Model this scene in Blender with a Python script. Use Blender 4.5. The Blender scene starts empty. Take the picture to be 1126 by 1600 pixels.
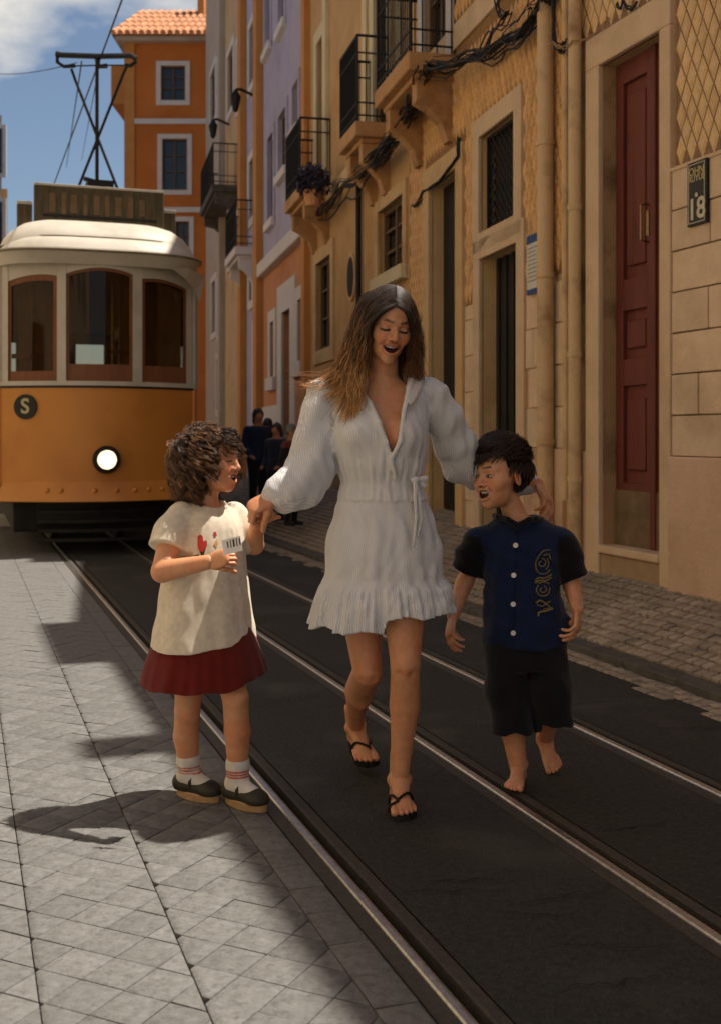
import bpy, bmesh, math, random
import numpy as np
from mathutils import Vector, Matrix, noise as mnoise
from mathutils.bvhtree import BVHTree

random.seed(7)
R = math.radians
scene = bpy.context.scene
COL = scene.collection

# ------------------------------------------------------------------ camera
CAM_H, FPX, CX, HY = 1.2, 1800.0, 563.0, 680.0     # height above the street, focal length and horizon in photo pixels
cam_d = bpy.data.cameras.new('camera')
cam = bpy.data.objects.new('camera', cam_d)
COL.objects.link(cam)
cam.location = (0, 0, CAM_H)
cam.rotation_euler = (R(90), 0, 0)
cam_d.sensor_width = 36.0
cam_d.lens = FPX / 1600 * 36
cam_d.shift_y = -(800 - HY) / 1600
cam_d.clip_start = 0.05
cam_d.clip_end = 2000
cam_d.dof.use_dof = True
cam_d.dof.focus_distance = 3.75
cam_d.dof.aperture_fstop = 5.0
scene.camera = cam

# ------------------------------------------------------------------ sky and sun
SUN_VEC = Vector((0.41, 0.15, 1.0)).normalized()     # towards the sun
sun_el = math.asin(SUN_VEC.z)
sun_az = math.atan2(SUN_VEC.x, SUN_VEC.y)
world = bpy.data.worlds.new('World')
scene.world = world
world.use_nodes = True
wn, wl = world.node_tree.nodes, world.node_tree.links
bg = wn['Background']
sky = wn.new('ShaderNodeTexSky')
sky.sky_type = 'NISHITA'
sky.sun_disc = False
sky.sun_elevation = sun_el
sky.sun_rotation = sun_az
sky.air_density = 1.0
sky.dust_density = 1.2
sky.ozone_density = 1.2
tc = wn.new('ShaderNodeTexCoord')
mp = wn.new('ShaderNodeMapping')
mp.inputs['Scale'].default_value = (1.0, 1.0, 1.9)
mp.inputs['Location'].default_value = (7.77, 2.31, 11.13)
nz = wn.new('ShaderNodeTexNoise')
nz.inputs['Scale'].default_value = 4.6
nz.inputs['Detail'].default_value = 9
nz.inputs['Roughness'].default_value = 0.52
cr = wn.new('ShaderNodeValToRGB')
cr.color_ramp.elements[0].position = 0.55
cr.color_ramp.elements[0].color = (0, 0, 0, 1)
cr.color_ramp.elements[1].position = 0.68
cr.color_ramp.elements[1].color = (1, 1, 1, 1)
mx = wn.new('ShaderNodeMix')
mx.data_type = 'RGBA'
mx.inputs['B'].default_value = (8.2, 7.9, 7.3, 1)
wl.new(tc.outputs['Generated'], mp.inputs['Vector'])
wl.new(mp.outputs['Vector'], nz.inputs['Vector'])
wl.new(nz.outputs['Fac'], cr.inputs['Fac'])
wl.new(cr.outputs['Color'], mx.inputs['Factor'])
wl.new(sky.outputs['Color'], mx.inputs['A'])
wl.new(mx.outputs['Result'], bg.inputs['Color'])
bg.inputs['Strength'].default_value = 0.070
sun_d = bpy.data.lights.new('sun', 'SUN')
sun_d.energy = 5.0
sun_d.angle = R(0.7)
sun_d.color = (1.0, 0.92, 0.81)
sun = bpy.data.objects.new('sun', sun_d)
COL.objects.link(sun)
sun.rotation_euler = (-SUN_VEC).to_track_quat('-Z', 'Y').to_euler()

vs = scene.view_settings
vs.view_transform = 'Standard'
vs.look = 'None'
vs.gamma = 1.0
vs.exposure = 0.5
scene.cycles.use_denoising = True
scene.cycles.max_bounces = 8
scene.cycles.diffuse_bounces = 4

# ------------------------------------------------------------------ helpers
def P(px, py, d):
    """photo pixel at depth d (metres ahead of the camera) -> world point"""
    return Vector(((px - CX) / FPX * d, d, CAM_H - (py - HY) / FPX * d))

def G(px, py, z=0.0):
    """photo pixel on the ground of height z"""
    return P(px, py, FPX * (CAM_H - z) / (py - HY))

MATS = {}
def mat(name, c1, c2=None, scale=6.0, rough=0.8, bump=0.0, bscale=None, spec=0.3, metal=0.0, detail=6, c3=None, c3scale=1.2,
        stretch=(1, 1, 1), lo=0.35, hi=0.65, sheen=0.0, sss=0.0, coat=0.0, dist=0.01, tint=0.0):
    if name in MATS: return MATS[name]
    m = bpy.data.materials.new(name); m.use_nodes = True
    n, l = m.node_tree.nodes, m.node_tree.links
    b = n['Principled BSDF']
    b.inputs['Roughness'].default_value = rough
    b.inputs['Specular IOR Level'].default_value = spec
    b.inputs['Metallic'].default_value = metal
    if coat: b.inputs['Coat Weight'].default_value = coat
    if sheen:
        b.inputs['Sheen Weight'].default_value = sheen; b.inputs['Sheen Roughness'].default_value = 0.5
    if sss:
        b.inputs['Subsurface Weight'].default_value = sss
        b.inputs['Subsurface Radius'].default_value = (0.012, 0.005, 0.003); b.inputs['Subsurface Scale'].default_value = 0.6
    co = n.new('ShaderNodeNewGeometry'); ma = n.new('ShaderNodeMapping'); ma.inputs['Scale'].default_value = stretch
    l.new(co.outputs['Position'], ma.inputs['Vector'])
    col = None
    if c2 is not None:
        t = n.new('ShaderNodeTexNoise'); t.inputs['Scale'].default_value = scale; t.inputs['Detail'].default_value = detail
        t.inputs['Roughness'].default_value = 0.65
        l.new(ma.outputs['Vector'], t.inputs['Vector'])
        r = n.new('ShaderNodeMapRange'); r.inputs['From Min'].default_value = lo; r.inputs['From Max'].default_value = hi
        l.new(t.outputs['Fac'], r.inputs['Value'])
        x = n.new('ShaderNodeMix'); x.data_type = 'RGBA'
        x.inputs['A'].default_value = (*c1, 1); x.inputs['B'].default_value = (*c2, 1)
        l.new(r.outputs['Result'], x.inputs['Factor']); col = x.outputs['Result']
        if c3 is not None:
            t3 = n.new('ShaderNodeTexNoise'); t3.inputs['Scale'].default_value = c3scale; t3.inputs['Detail'].default_value = 8
            t3.inputs['Roughness'].default_value = 0.6
            l.new(ma.outputs['Vector'], t3.inputs['Vector'])
            r3 = n.new('ShaderNodeMapRange'); r3.inputs['From Min'].default_value = 0.52; r3.inputs['From Max'].default_value = 0.72
            l.new(t3.outputs['Fac'], r3.inputs['Value'])
            x3 = n.new('ShaderNodeMix'); x3.data_type = 'RGBA'
            l.new(r3.outputs['Result'], x3.inputs['Factor']); l.new(col, x3.inputs['A']); x3.inputs['B'].default_value = (*c3, 1)
            col = x3.outputs['Result']
        oi = n.new('ShaderNodeObjectInfo'); ri = n.new('ShaderNodeMapRange'); ri.inputs['To Min'].default_value = 1 - tint; ri.inputs['To Max'].default_value = 1 + tint
        l.new(oi.outputs['Random'], ri.inputs['Value'])
        vm = n.new('ShaderNodeVectorMath'); vm.operation = 'SCALE'; l.new(col, vm.inputs[0]); l.new(ri.outputs['Result'], vm.inputs['Scale'])
        l.new(vm.outputs['Vector'], b.inputs['Base Color'])
    else:
        b.inputs['Base Color'].default_value = (*c1, 1)
    if bump:
        bt = n.new('ShaderNodeTexNoise'); bt.inputs['Scale'].default_value = bscale or scale * 4; bt.inputs['Detail'].default_value = 6
        l.new(ma.outputs['Vector'], bt.inputs['Vector'])
        bp = n.new('ShaderNodeBump'); bp.inputs['Strength'].default_value = bump; bp.inputs['Distance'].default_value = dist
        l.new(bt.outputs['Fac'], bp.inputs['Height']); l.new(bp.outputs['Normal'], b.inputs['Normal'])
    m['bsdf'] = b.name
    MATS[name] = m
    return m

def tag(o, label=None, cat=None, group=None, kind=None):
    if label: o['label'] = label
    if cat: o['category'] = cat
    if group: o['group'] = group
    if kind: o['kind'] = kind
    return o

def empty(name, loc=(0, 0, 0), label=None, cat=None, group=None):
    o = bpy.data.objects.new(name, None); COL.objects.link(o)
    o.location = loc; o.empty_display_size = 0.1
    tag(o, label, cat, group)
    return o

class MB:
    """collects boxes, tubes and faces in world space; build() links them as ONE mesh object"""
    def __init__(s): s.v = []; s.f = []
    def add(s, vs, fs):
        o = len(s.v); s.v += [tuple(p) for p in vs]; s.f += [tuple(i + o for i in f) for f in fs]; return s
    def box(s, c, ex, ey, ez):
        c, ex, ey, ez = Vector(c), Vector(ex), Vector(ey), Vector(ez)
        vs = [c + a * ex + b * ey + g * ez for a in (-.5, .5) for b in (-.5, .5) for g in (-.5, .5)]
        fs = [(0, 1, 3, 2), (4, 6, 7, 5), (0, 4, 5, 1), (2, 3, 7, 6), (0, 2, 6, 4), (1, 5, 7, 3)]
        if ex.cross(ey).dot(ez) < 0: fs = [f[::-1] for f in fs]
        return s.add(vs, fs)
    def aabb(s, x0, x1, y0, y1, z0, z1):
        return s.box(((x0 + x1) / 2, (y0 + y1) / 2, (z0 + z1) / 2), (x1 - x0, 0, 0), (0, y1 - y0, 0), (0, 0, z1 - z0))
    def tube(s, pts, r, n=8, caps=True):
        pts = [Vector(p) for p in pts]
        rs = r if isinstance(r, (list, tuple)) else [r] * len(pts)
        prev = None; rings = []; vs = []
        for i, p in enumerate(pts):
            t = (pts[min(i + 1, len(pts) - 1)] - pts[max(i - 1, 0)])
            t = t.normalized() if t.length > 1e-9 else Vector((0, 0, 1))
            if prev is None:
                u = t.orthogonal().normalized()
            else:
                u = prev - t * prev.dot(t)
                u = u.normalized() if u.length > 1e-6 else t.orthogonal().normalized()
            prev = u; w = t.cross(u)
            vs += [p + (u * math.cos(2 * math.pi * k / n) + w * math.sin(2 * math.pi * k / n)) * rs[i] for k in range(n)]
        fs = []
        for i in range(len(pts) - 1):
            for k in range(n):
                a, b = i * n + k, i * n + (k + 1) % n
                fs.append((a, b, b + n, a + n))
        if caps:
            fs.append(tuple(range(n))[::-1]); fs.append(tuple((len(pts) - 1) * n + k for k in range(n)))
        return s.add(vs, fs)
    def disc(s, c, axis, r, h, n=24, r2=None):
        c = Vector(c); a = Vector(axis).normalized()
        return s.tube([c - a * h / 2, c + a * h / 2], [r, r2 if r2 is not None else r], n)
    def build(s, name, m, parent=None, smooth=False, bevel=0.0):
        me = bpy.data.meshes.new(name); me.from_pydata(s.v, [], s.f)
        me.materials.append(m)
        if smooth: me.polygons.foreach_set('use_smooth', [True] * len(me.polygons))
        o = bpy.data.objects.new(name, me); COL.objects.link(o)
        if parent is not None:
            o.parent = parent
            o.matrix_parent_inverse = Matrix.Translation(-parent.location)
        if bevel:
            b = o.modifiers.new('bevel', 'BEVEL'); b.width = bevel; b.segments = 2; b.limit_method = 'ANGLE'
        if smooth: me.set_sharp_from_angle(angle=R(40))
        return o

def piece(name, me, mw, parent):
    """one more object sharing mesh data, placed in the world by matrix mw"""
    o = bpy.data.objects.new(name, me); COL.objects.link(o)
    o.parent = parent; o.matrix_parent_inverse = Matrix.Translation(-parent.location)
    o.matrix_basis = mw
    return o

# ------------------------------------------------------------------ street axes: a = along the rails (away), u = across to the right
AD = Vector((-623 / FPX, 1, 0)).normalized()
UD = Vector((AD.y, -AD.x, 0))
def S(u, a, z=0.0):
    return UD * u + AD * a + Vector((0, 0, z))
def to_ua(p): return p.dot(UD), p.dot(AD)
RAIL_U = [to_ua(G(745, 1600))[0], to_ua(G(1126, 1465))[0], to_ua(G(1126, 1240))[0]]
# ------------------------------------------------------------------ GROUND
M_asphalt = mat('asphalt', (0.012, 0.0125, 0.011), (0.038, 0.038, 0.033), 48, 0.72, 0.9, 110, c3=(0.062, 0.060, 0.052), c3scale=1.7, spec=0.35)
M_sett = mat('stone sett', (0.110, 0.107, 0.100), (0.182, 0.177, 0.168), 32, 0.85, 0.40, 90, c3=(0.092, 0.088, 0.080), c3scale=42, spec=0.25, lo=.3, hi=.7, tint=.10)
M_grout = mat('joint dirt', (0.045, 0.042, 0.035), (0.09, 0.083, 0.07), 20, 0.95, 0.6, 60)
M_calc = mat('limestone cube', (0.25, 0.20, 0.145), (0.39, 0.315, 0.235), 10, 0.8, 0.5, 60, c3=(0.16, 0.135, 0.10), c3scale=5, spec=0.3, tint=.18)
M_kerb = mat('kerb stone', (0.060, 0.056, 0.046), (0.11, 0.102, 0.085), 7, 0.8, 0.5, 50)
M_steel = mat('rail steel', (0.62, 0.61, 0.60), (0.42, 0.41, 0.40), 18, 0.38, 0.15, 60, metal=1.0, stretch=(3, 3, 3))
M_groove = mat('rail groove', (0.012, 0.011, 0.010), (0.03, 0.026, 0.02), 20, 0.7, 0.2)
M_rust = mat('rail web', (0.040, 0.037, 0.031), (0.065, 0.055, 0.042), 30, 0.6, 0.3, 80, metal=0.0)

g = MB(); g.add([(-150, -60, -.06), (150, -60, -.06), (150, 250, -.06), (-150, 250, -.06)], [(0, 1, 2, 3)])
tag(g.build('ground', M_grout), kind='structure')

# asphalt carriageway between the sett paving and the right kerb, split by the rail slots
U_LEFT = RAIL_U[0] - 0.074
KERB_U = to_ua(G(1126, 1095))[0] - 0.06
SLOT = 0.075
def sheet(u0, u1, a0, a1, z, nu, na, wob=0.004, seed=0):
    vs, fs = [], []
    for i in range(nu + 1):
        for j in range(na + 1):
            u = u0 + (u1 - u0) * i / nu; a = a0 + (a1 - a0) * (j / na) ** 1.6
            p = S(u, a)
            q = mnoise.noise(Vector((p.x * .7 + seed, p.y * .7, 0))) + .4 * mnoise.noise(Vector((p.x * 3 + seed, p.y * 3, 5)))
            edge = 0 if i in (0, nu) else 1
            vs.append((p.x, p.y, z + q * wob * edge))
    for i in range(nu):
        for j in range(na):
            k = i * (na + 1) + j
            fs.append((k, k + na + 1, k + na + 2, k + 1))
    return MB().add(vs, fs)
road = empty('road'); tag(road, kind='structure')
edges = [U_LEFT] + [e for r in RAIL_U for e in (r - SLOT, r + SLOT)] + [KERB_U + .02]
for i in range(0, len(edges), 2):
    sheet(edges[i], edges[i + 1], -3, 60, 0.0, 10, 160, seed=i).build('asphalt_strip', M_asphalt, road, smooth=True)
# cracks that wander across the asphalt, shallow dark tar lines
M_tar = mat('crack fill', (0.004, 0.004, 0.004), (0.008, 0.008, 0.007), 30, 0.8)
rc = random.Random(3)
for k in range(90):
    lane = rc.choice([(edges[2], edges[3]), (edges[4], edges[5]), (edges[6], edges[7]), (edges[2], edges[3])])
    L = lane[1] - lane[0]
    u0 = lane[0] + rc.uniform(.02, .5) * L; u1 = min(lane[1] - .01, u0 + rc.uniform(.15, .5) * L)
    a = 2.2 + 8.5 * rc.random() ** 1.2
    n = 12; pts = []
    dy = rc.uniform(-.12, .12)
    for j in range(n + 1):
        t = j / n
        pts.append((u0 + (u1 - u0) * t, a + dy * t + .025 * mnoise.noise(Vector((t * 6, k * 3.1, 0)))))
    vs, fs = [], []
    for j, (u, aa) in enumerate(pts):
        w = .0016 + .004 * abs(mnoise.noise(Vector((j * .9, k, 4)))) * math.sin(math.pi * j / n)
        vs += [S(u, aa - w, .0052), S(u, aa + w, .0052)]
    for j in range(n): fs.append((2 * j, 2 * j + 2, 2 * j + 3, 2 * j + 1))
    MB().add(vs, fs).build('crack', M_tar, road)

# rails: steel head on the left of a dark groove, check lip on the right
for u in RAIL_U:
    r = empty('tram_rail', S(u, 0)); tag(r, kind='structure')
    lo = -2.5; hi = 60
    def strip(prof, name, m):
        vs = [S(u + x, a, z) for a in (lo, 4, 8, 14, 24, hi) for x, z in prof]; n = len(prof)
        fs = [(i * n + k, i * n + k + 1, (i + 1) * n + k + 1, (i + 1) * n + k) for i in range(5) for k in range(n - 1)]
        return MB().add(vs, fs).build(name, m, r)
    strip([(-.0715, -.03), (-.0715, -.0005), (-.03, .0005), (-.03, -.03)], 'rail_bed', M_rust)
    strip([(-.0305, -.04), (-.030, .004), (-.026, .0085), (-.012, .010), (-.004, .0085), (0, .003), (.002, -.03)], 'rail_head', M_steel)
    strip([(.0015, -.03), (.030, -.03)], 'groove', M_groove)
    strip([(.0295, -.03), (.031, .001), (.040, .003), (.0715, -.001), (.0715, -.03)], 'check_lip', M_rust)

# sett paving on the left, every block its own piece
setts = empty('sett_pavement'); tag(setts, kind='structure')
def block_mesh(name, L, W, H, b, m, seed):
    rr = random.Random(seed); bm = bmesh.new()
    q = [(-1, -1), (1, -1), (1, 1), (-1, 1)]
    jit = [(rr.uniform(-.1, .1) * b * 4, rr.uniform(-.1, .1) * b * 4) for _ in q]
    lo = [bm.verts.new((x * L / 2 + j[0], y * W / 2 + j[1], -H)) for (x, y), j in zip(q, jit)]
    mid = [bm.verts.new((x * L / 2 + j[0], y * W / 2 + j[1], -b)) for (x, y), j in zip(q, jit)]
    top = [bm.verts.new((x * (L / 2 - b * 1.3) + j[0], y * (W / 2 - b * 1.3) + j[1], rr.uniform(-.25, .25) * b)) for (x, y), j in zip(q, jit)]
    cen = bm.verts.new((rr.uniform(-.1, .1) * L, rr.uniform(-.1, .1) * W, b * rr.uniform(.05, .5)))
    for A, B in ((lo, mid), (mid, top)):
        for i in range(4): bm.faces.new((A[i], A[(i + 1) % 4], B[(i + 1) % 4], B[i]))
    for i in range(4): bm.faces.new((top[i], top[(i + 1) % 4], cen))
    me = bpy.data.meshes.new(name); bm.to_mesh(me); bm.free(); me.materials.append(m)
    me.polygons.foreach_set('use_smooth', [True] * len(me.polygons)); me.set_sharp_from_angle(angle=R(50))
    return me
ang = math.atan2(UD.y, UD.x)
rs = random.Random(5)
def in_frame(p):
    if p.y < 1.2: return False
    px = CX + p.x / p.y * FPX; py = HY + (CAM_H - p.z) / p.y * FPX
    return -30 < px < 1160 and -30 < py < 1640
DG = 0.118                                        # setts laid on the diagonal, cut off along the street lines
def prism(name, poly, m, b=.0022, seed=0):
    """a flat stone with chamfered rim from a polygon around its own origin"""
    rr = random.Random(seed); n = len(poly)
    cx_, cy_ = sum(p[0] for p in poly) / n, sum(p[1] for p in poly) / n
    vs = [(x, y, -.05) for x, y in poly] + [(x, y, -b) for x, y in poly] + [(cx_ + (x - cx_) * (1 - b * 22), cy_ + (y - cy_) * (1 - b * 22), rr.uniform(-.3, .3) * b) for x, y in poly] + [(cx_, cy_, b * rr.uniform(.1, .5))]
    fs = [(k * n + i, k * n + (i + 1) % n, (k + 1) * n + (i + 1) % n, (k + 1) * n + i) for k in (0, 1) for i in range(n)] + [(2 * n + i, 2 * n + (i + 1) % n, 3 * n) for i in range(n)]
    me = bpy.data.meshes.new(name); me.from_pydata(vs, [], fs); me.materials.append(m)
    me.polygons.foreach_set('use_smooth', [True] * len(me.polygons)); me.set_sharp_from_angle(angle=R(50))
    return me
def clip(poly, u_lo, u_hi):
    for lim, sg in ((u_hi, 1), (u_lo, -1)):
        out = []
        for i in range(len(poly)):
            p, q = poly[i], poly[(i + 1) % len(poly)]
            ip, iq = sg * (p[0] - lim) <= 0, sg * (q[0] - lim) <= 0
            if ip: out.append(p)
            if ip != iq:
                t = (lim - p[0]) / (q[0] - p[0]); out.append((lim, p[1] + (q[1] - p[1]) * t))
        poly = out
        if len(poly) < 3: return []
    return poly
hd = (DG - .0022) / 2; c45 = math.sqrt(.5)
full_me = [prism('sett', [(hd * (i * c45 - j * c45) * 1.0 + rs.uniform(-.0008, .0008), hd * (i * c45 + j * c45) + rs.uniform(-.0008, .0008)) for i, j in ((-1, -1), (1, -1), (1, 1), (-1, 1))], M_sett, seed=k) for k in range(10)]
bands = [(-2.0, .155), (.1575, .484), (.487, U_LEFT - .105)]
stones = []                                       # (u, a, mesh)
for lo_, hi_ in bands:
    shift = rs.uniform(0, DG)
    for i in range(-90, 320):
        for j in range(-230, 230):
            u = (i - j) * DG * c45; a = (i + j) * DG * c45 + shift
            if u < lo_ - .12 or u > hi_ + .12 or a < -1 or a > 26: continue
            r_ = DG * c45
            if lo_ + r_ <= u <= hi_ - r_: stones.append((u, a, None))
            else:
                q = clip([(u + hd * (x - y) * c45, a + hd * (x + y) * c45) for x, y in ((-1, -1), (1, -1), (1, 1), (-1, 1))], lo_, hi_)
                if len(q) < 3: continue
                ar = abs(sum(q[k][0] * q[(k + 1) % len(q)][1] - q[(k + 1) % len(q)][0] * q[k][1] for k in range(len(q)))) / 2
                if ar < .0006: continue
                cu, ca = sum(p[0] for p in q) / len(q), sum(p[1] for p in q) / len(q)
                stones.append((cu, ca, [(p[0] - cu, p[1] - ca) for p in q]))
a = -1.0
while a < 26:                                     # border course along the rail
    L = rs.uniform(.13, .2); stones.append((U_LEFT - .052, a + L / 2, [(-.050, -L / 2 + .001), (.050, -L / 2 + .001), (.050, L / 2 - .001), (-.050, L / 2 - .001)])); a += L
near = set(id(c) for c in sorted([c for c in stones if in_frame(S(c[0], c[1]))], key=lambda c: S(c[0], c[1]).y)[:300])
far = MB()
for c in stones:
    p = S(c[0], c[1], rs.uniform(-.0012, .0008))
    mw = Matrix.Translation(p) @ Matrix.Rotation(ang, 4, 'Z') @ Matrix.Rotation(rs.uniform(-.007, .007), 4, 'X') @ Matrix.Rotation(rs.uniform(-.007, .007), 4, 'Y')
    if c[2] is None: me = rs.choice(full_me)
    elif id(c) in near: me = prism('sett', c[2], M_sett)
    if c[2] is not None and id(c) not in near:
        n = len(c[2]); far.add([mw @ Vector((x, y, -.05)) for x, y in c[2]] + [mw @ Vector((x, y, 0)) for x, y in c[2]], [tuple(range(n, 2 * n)), *[(k, (k + 1) % n, n + (k + 1) % n, n + k) for k in range(n)]])
    elif id(c) in near: piece('sett', me, mw, setts)
    else: far.add([mw @ v.co for v in me.vertices], [tuple(pp.vertices) for pp in me.polygons])
tag(far.build('sett_field', M_sett, setts), kind='stuff')

# right pavement: light strip of cubes, dark kerb band, then cubes rising to the wall
side = empty('pavement'); tag(side, kind='structure')
WALL_U = to_ua(G(1050, 915, 0.30))[0]
KB0, KB1 = KERB_U + .02, KERB_U + .15
ST0 = KB0 - .20
def walk_z(u): return 0.045 + 0.255 * max(0, u - KB1) / (WALL_U - KB1)
for i in range(34):
    a0 = -1.5 + i * .95
    MB().box((S((KB0 + KB1) / 2, a0 + .47, -.018 + rs.uniform(-.002, .002))), UD * (KB1 - KB0), AD * .945, Vector((0, 0, .12))).build('kerb_stone', M_kerb, side, bevel=.008)
CS = 0.068
cube_me = [block_mesh('cube', CS - .004, CS - .004, .05, .004, M_calc, 50 + i) for i in range(10)]
cc = []
nrow = int((WALL_U + .6 - KB1) / CS)
for i in range(nrow):
    for j in range(int(24 / CS)):
        cc.append((KB1 + .006 + CS * (i + .5), -1.0 + CS * (j + (.5 if i % 2 else 0)), 1))
for i in range(3):
    for j in range(int(20 / CS)):
        u = KB0 - .004 - CS * (i + .5)
        if i == 2 and mnoise.noise(Vector((j * .35, 3.3, 0))) < .05: continue
        if i == 1 and mnoise.noise(Vector((j * .3, 9.3, 0))) < -.32: continue
        cc.append((u, -1.0 + CS * (j + (.5 if i % 2 else 0)), 0))
def czz(c): return walk_z(c[0]) if c[2] else .008
cv = sorted([c for c in cc if in_frame(S(c[0], c[1], czz(c)))], key=lambda c: S(c[0], c[1]).y)
nearc = set(cv[:300]); farc = MB()
for c in cc:
    p = S(c[0], c[1], czz(c) + rs.uniform(-.004, .004))
    mw = Matrix.Translation(p) @ Matrix.Rotation(ang + rs.uniform(-.12, .12), 4, 'Z') @ Matrix.Rotation(rs.uniform(-.03, .03), 4, 'X') @ Matrix.Rotation(rs.uniform(-.03, .03) - (.27 if c[2] else 0), 4, 'Y') @ Matrix.Diagonal((rs.uniform(.9, 1.0), rs.uniform(.9, 1.0), 1, 1))
    me = rs.choice(cube_me)
    if c in nearc: piece('cobble', me, mw, side)
    else: farc.add([mw @ v.co for v in me.vertices], [tuple(pp.vertices) for pp in me.polygons])
tag(farc.build('cobble_field', M_calc, side), kind='stuff')
sb2 = MB().add([S(-2.1, -2, -.016), S(U_LEFT, -2, -.016), S(U_LEFT, 32, -.016), S(-2.1, 32, -.016)], [(0, 1, 2, 3)])
sb2.build('sand_bed', mat('sett joint sand', (0.05, 0.047, 0.04), (0.11, 0.102, 0.088), 20, .95, .5, 60), setts)
bed = MB()
bed.add([S(KB1 - .01, -2, .02), S(WALL_U + .5, -2, walk_z(WALL_U + .5) - .02), S(WALL_U + .5, 26, walk_z(WALL_U + .5) - .02), S(KB1 - .01, 26, .02)], [(0, 1, 2, 3)])
bed.build('joint_bed', M_grout, side)
# left kerb and pavement beyond the setts
lk = MB().box(S(-2.15, 14, .06), UD * 0.7, AD * 44, Vector((0, 0, .14)))
tag(lk.build('side_pavement', M_sett), kind='structure')
kb = G(2, 822)
tag(MB().box(kb + Vector((-.35, .3, .05)), UD * 1.1, AD * .9, Vector((0, 0, .12))).build('traffic_kerb', mat('pale kerb stone', (.5, .48, .45), (.58, .56, .52), 9, .8, .3)), kind='structure')
# ------------------------------------------------------------------ BUILDINGS
M_stoneA = mat('ashlar stone', (0.58, 0.42, 0.275), (0.68, 0.51, 0.35), 5, 0.85, 0.5, 40, c3=(0.46, 0.335, 0.22), c3scale=1.6, tint=.08)
M_plinth = mat('pink plinth render', (0.54, 0.36, 0.245), (0.61, 0.425, 0.295), 4, 0.9, 0.5, 40, c3=(0.38, 0.23, 0.13), c3scale=2)
M_trimA = mat('door surround stone', (0.55, 0.395, 0.245), (0.62, 0.46, 0.295), 4, 0.85, 0.4, 50, c3=(0.45, 0.325, 0.20), c3scale=1.5)
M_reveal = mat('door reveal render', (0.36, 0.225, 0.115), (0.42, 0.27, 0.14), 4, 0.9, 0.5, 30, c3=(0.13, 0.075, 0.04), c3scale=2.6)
M_tileA = mat('glazed diamond tile', (0.61, 0.385, 0.165), (0.67, 0.45, 0.215), 9, 0.4, 0.2, 60, c3=(0.54, 0.32, 0.12), c3scale=14, spec=0.5, tint=.10)
M_tileline = mat('tile pattern line', (0.17, 0.095, 0.05), (0.26, 0.15, 0.08), 30, 0.5)
M_tileB = mat('orange relief tile', (0.60, 0.32, 0.105), (0.66, 0.385, 0.145), 9, 0.5, 0.2, 60, c3=(0.50, 0.27, 0.09), c3scale=8, spec=0.5, tint=.12)
M_tilebed = mat('tile bedding', (0.30, 0.165, 0.065), (0.24, 0.13, 0.05), 12, 0.9)
M_ochre = mat('ochre render', (0.46, 0.275, 0.115), (0.53, 0.33, 0.15), 2.5, 0.9, 0.5, 30, c3=(0.40, 0.22, 0.085), c3scale=1.4)
M_ochre2 = mat('stone ochre', (0.52, 0.35, 0.175), (0.58, 0.405, 0.215), 3, 0.9, 0.4, 30, c3=(0.42, 0.25, 0.115), c3scale=1.6)
M_cream = mat('cream trim', (0.56, 0.47, 0.28), (0.62, 0.53, 0.34), 4, 0.85, 0.3, 30)
M_violet = mat('violet render', (0.37, 0.34, 0.44), (0.43, 0.395, 0.49), 2.5, 0.9, 0.4, 20, c3=(0.33, 0.29, 0.35), c3scale=.9)
M_salmon = mat('salmon render', (0.52, 0.225, 0.10), (0.57, 0.27, 0.13), 2.5, 0.9, 0.4, 20, c3=(0.44, 0.18, 0.08), c3scale=.9)
M_rust_or = mat('rust orange pilaster', (0.50, 0.21, 0.055), (0.55, 0.26, 0.08), 3, 0.9, 0.4, 20)
M_orange = mat('orange render', (0.50, 0.15, 0.028), (0.55, 0.185, 0.04), 1.2, 0.9, 0.3, 12, c3=(0.43, 0.12, 0.022), c3scale=.5)
M_whitetrim = mat('pale window trim', (0.60, 0.56, 0.52), (0.66, 0.62, 0.58), 4, 0.85, 0.3, 20)
M_grey = mat('grey beige render', (0.42, 0.355, 0.28), (0.48, 0.41, 0.33), 2, 0.9, 0.4, 20, c3=(0.36, 0.29, 0.21), c3scale=.8)
M_dark = mat('dark interior', (0.012, 0.010, 0.008), (0.022, 0.018, 0.013), 3, 0.8)
M_iron = mat('black iron', (0.010, 0.010, 0.011), (0.02, 0.018, 0.017), 20, 0.55, 0.2, metal=0.3)
M_balc = mat('balcony slab stone', (0.42, 0.22, 0.09), (0.48, 0.27, 0.12), 4, 0.9, 0.5, 30, c3=(0.22, 0.12, 0.055), c3scale=2.5)
M_roof = mat('terracotta tile', (0.55, 0.23, 0.10), (0.62, 0.32, 0.17), 6, 0.85, 0.3, tint=.15)
M_reddoor = mat('red painted door', (0.125, 0.029, 0.021), (0.155, 0.037, 0.026), 3, 0.6, 0.25, 40, c3=(0.085, 0.020, 0.015), c3scale=2.2, stretch=(3, 3, .6))
M_brass = mat('worn brass', (0.32, 0.24, 0.11), (0.2, 0.14, 0.06), 20, 0.4, metal=1.0)
M_kick = mat('weathered kick plate', (0.13, 0.085, 0.045), (0.19, 0.13, 0.07), 8, 0.9, 0.4)
M_stepst = mat('worn step stone', (0.30, 0.205, 0.115), (0.38, 0.265, 0.155), 5, 0.85, 0.5, 40, c3=(0.20, 0.14, 0.08), c3scale=2.5)
M_pipe = mat('painted pipe', (0.55, 0.375, 0.195), (0.61, 0.43, 0.24), 6, 0.6, 0.2, 40, c3=(0.28, 0.16, 0.075), c3scale=3)
M_cable = mat('cable black', (0.014, 0.013, 0.012), None, rough=0.6)
M_cablet = mat('cable tan', (0.36, 0.22, 0.11), (0.24, 0.14, 0.07), 20, 0.6)
M_glass = mat('dark window glass', (0.015, 0.016, 0.016), (0.03, 0.03, 0.028), 3, 0.12, spec=0.6)
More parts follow.
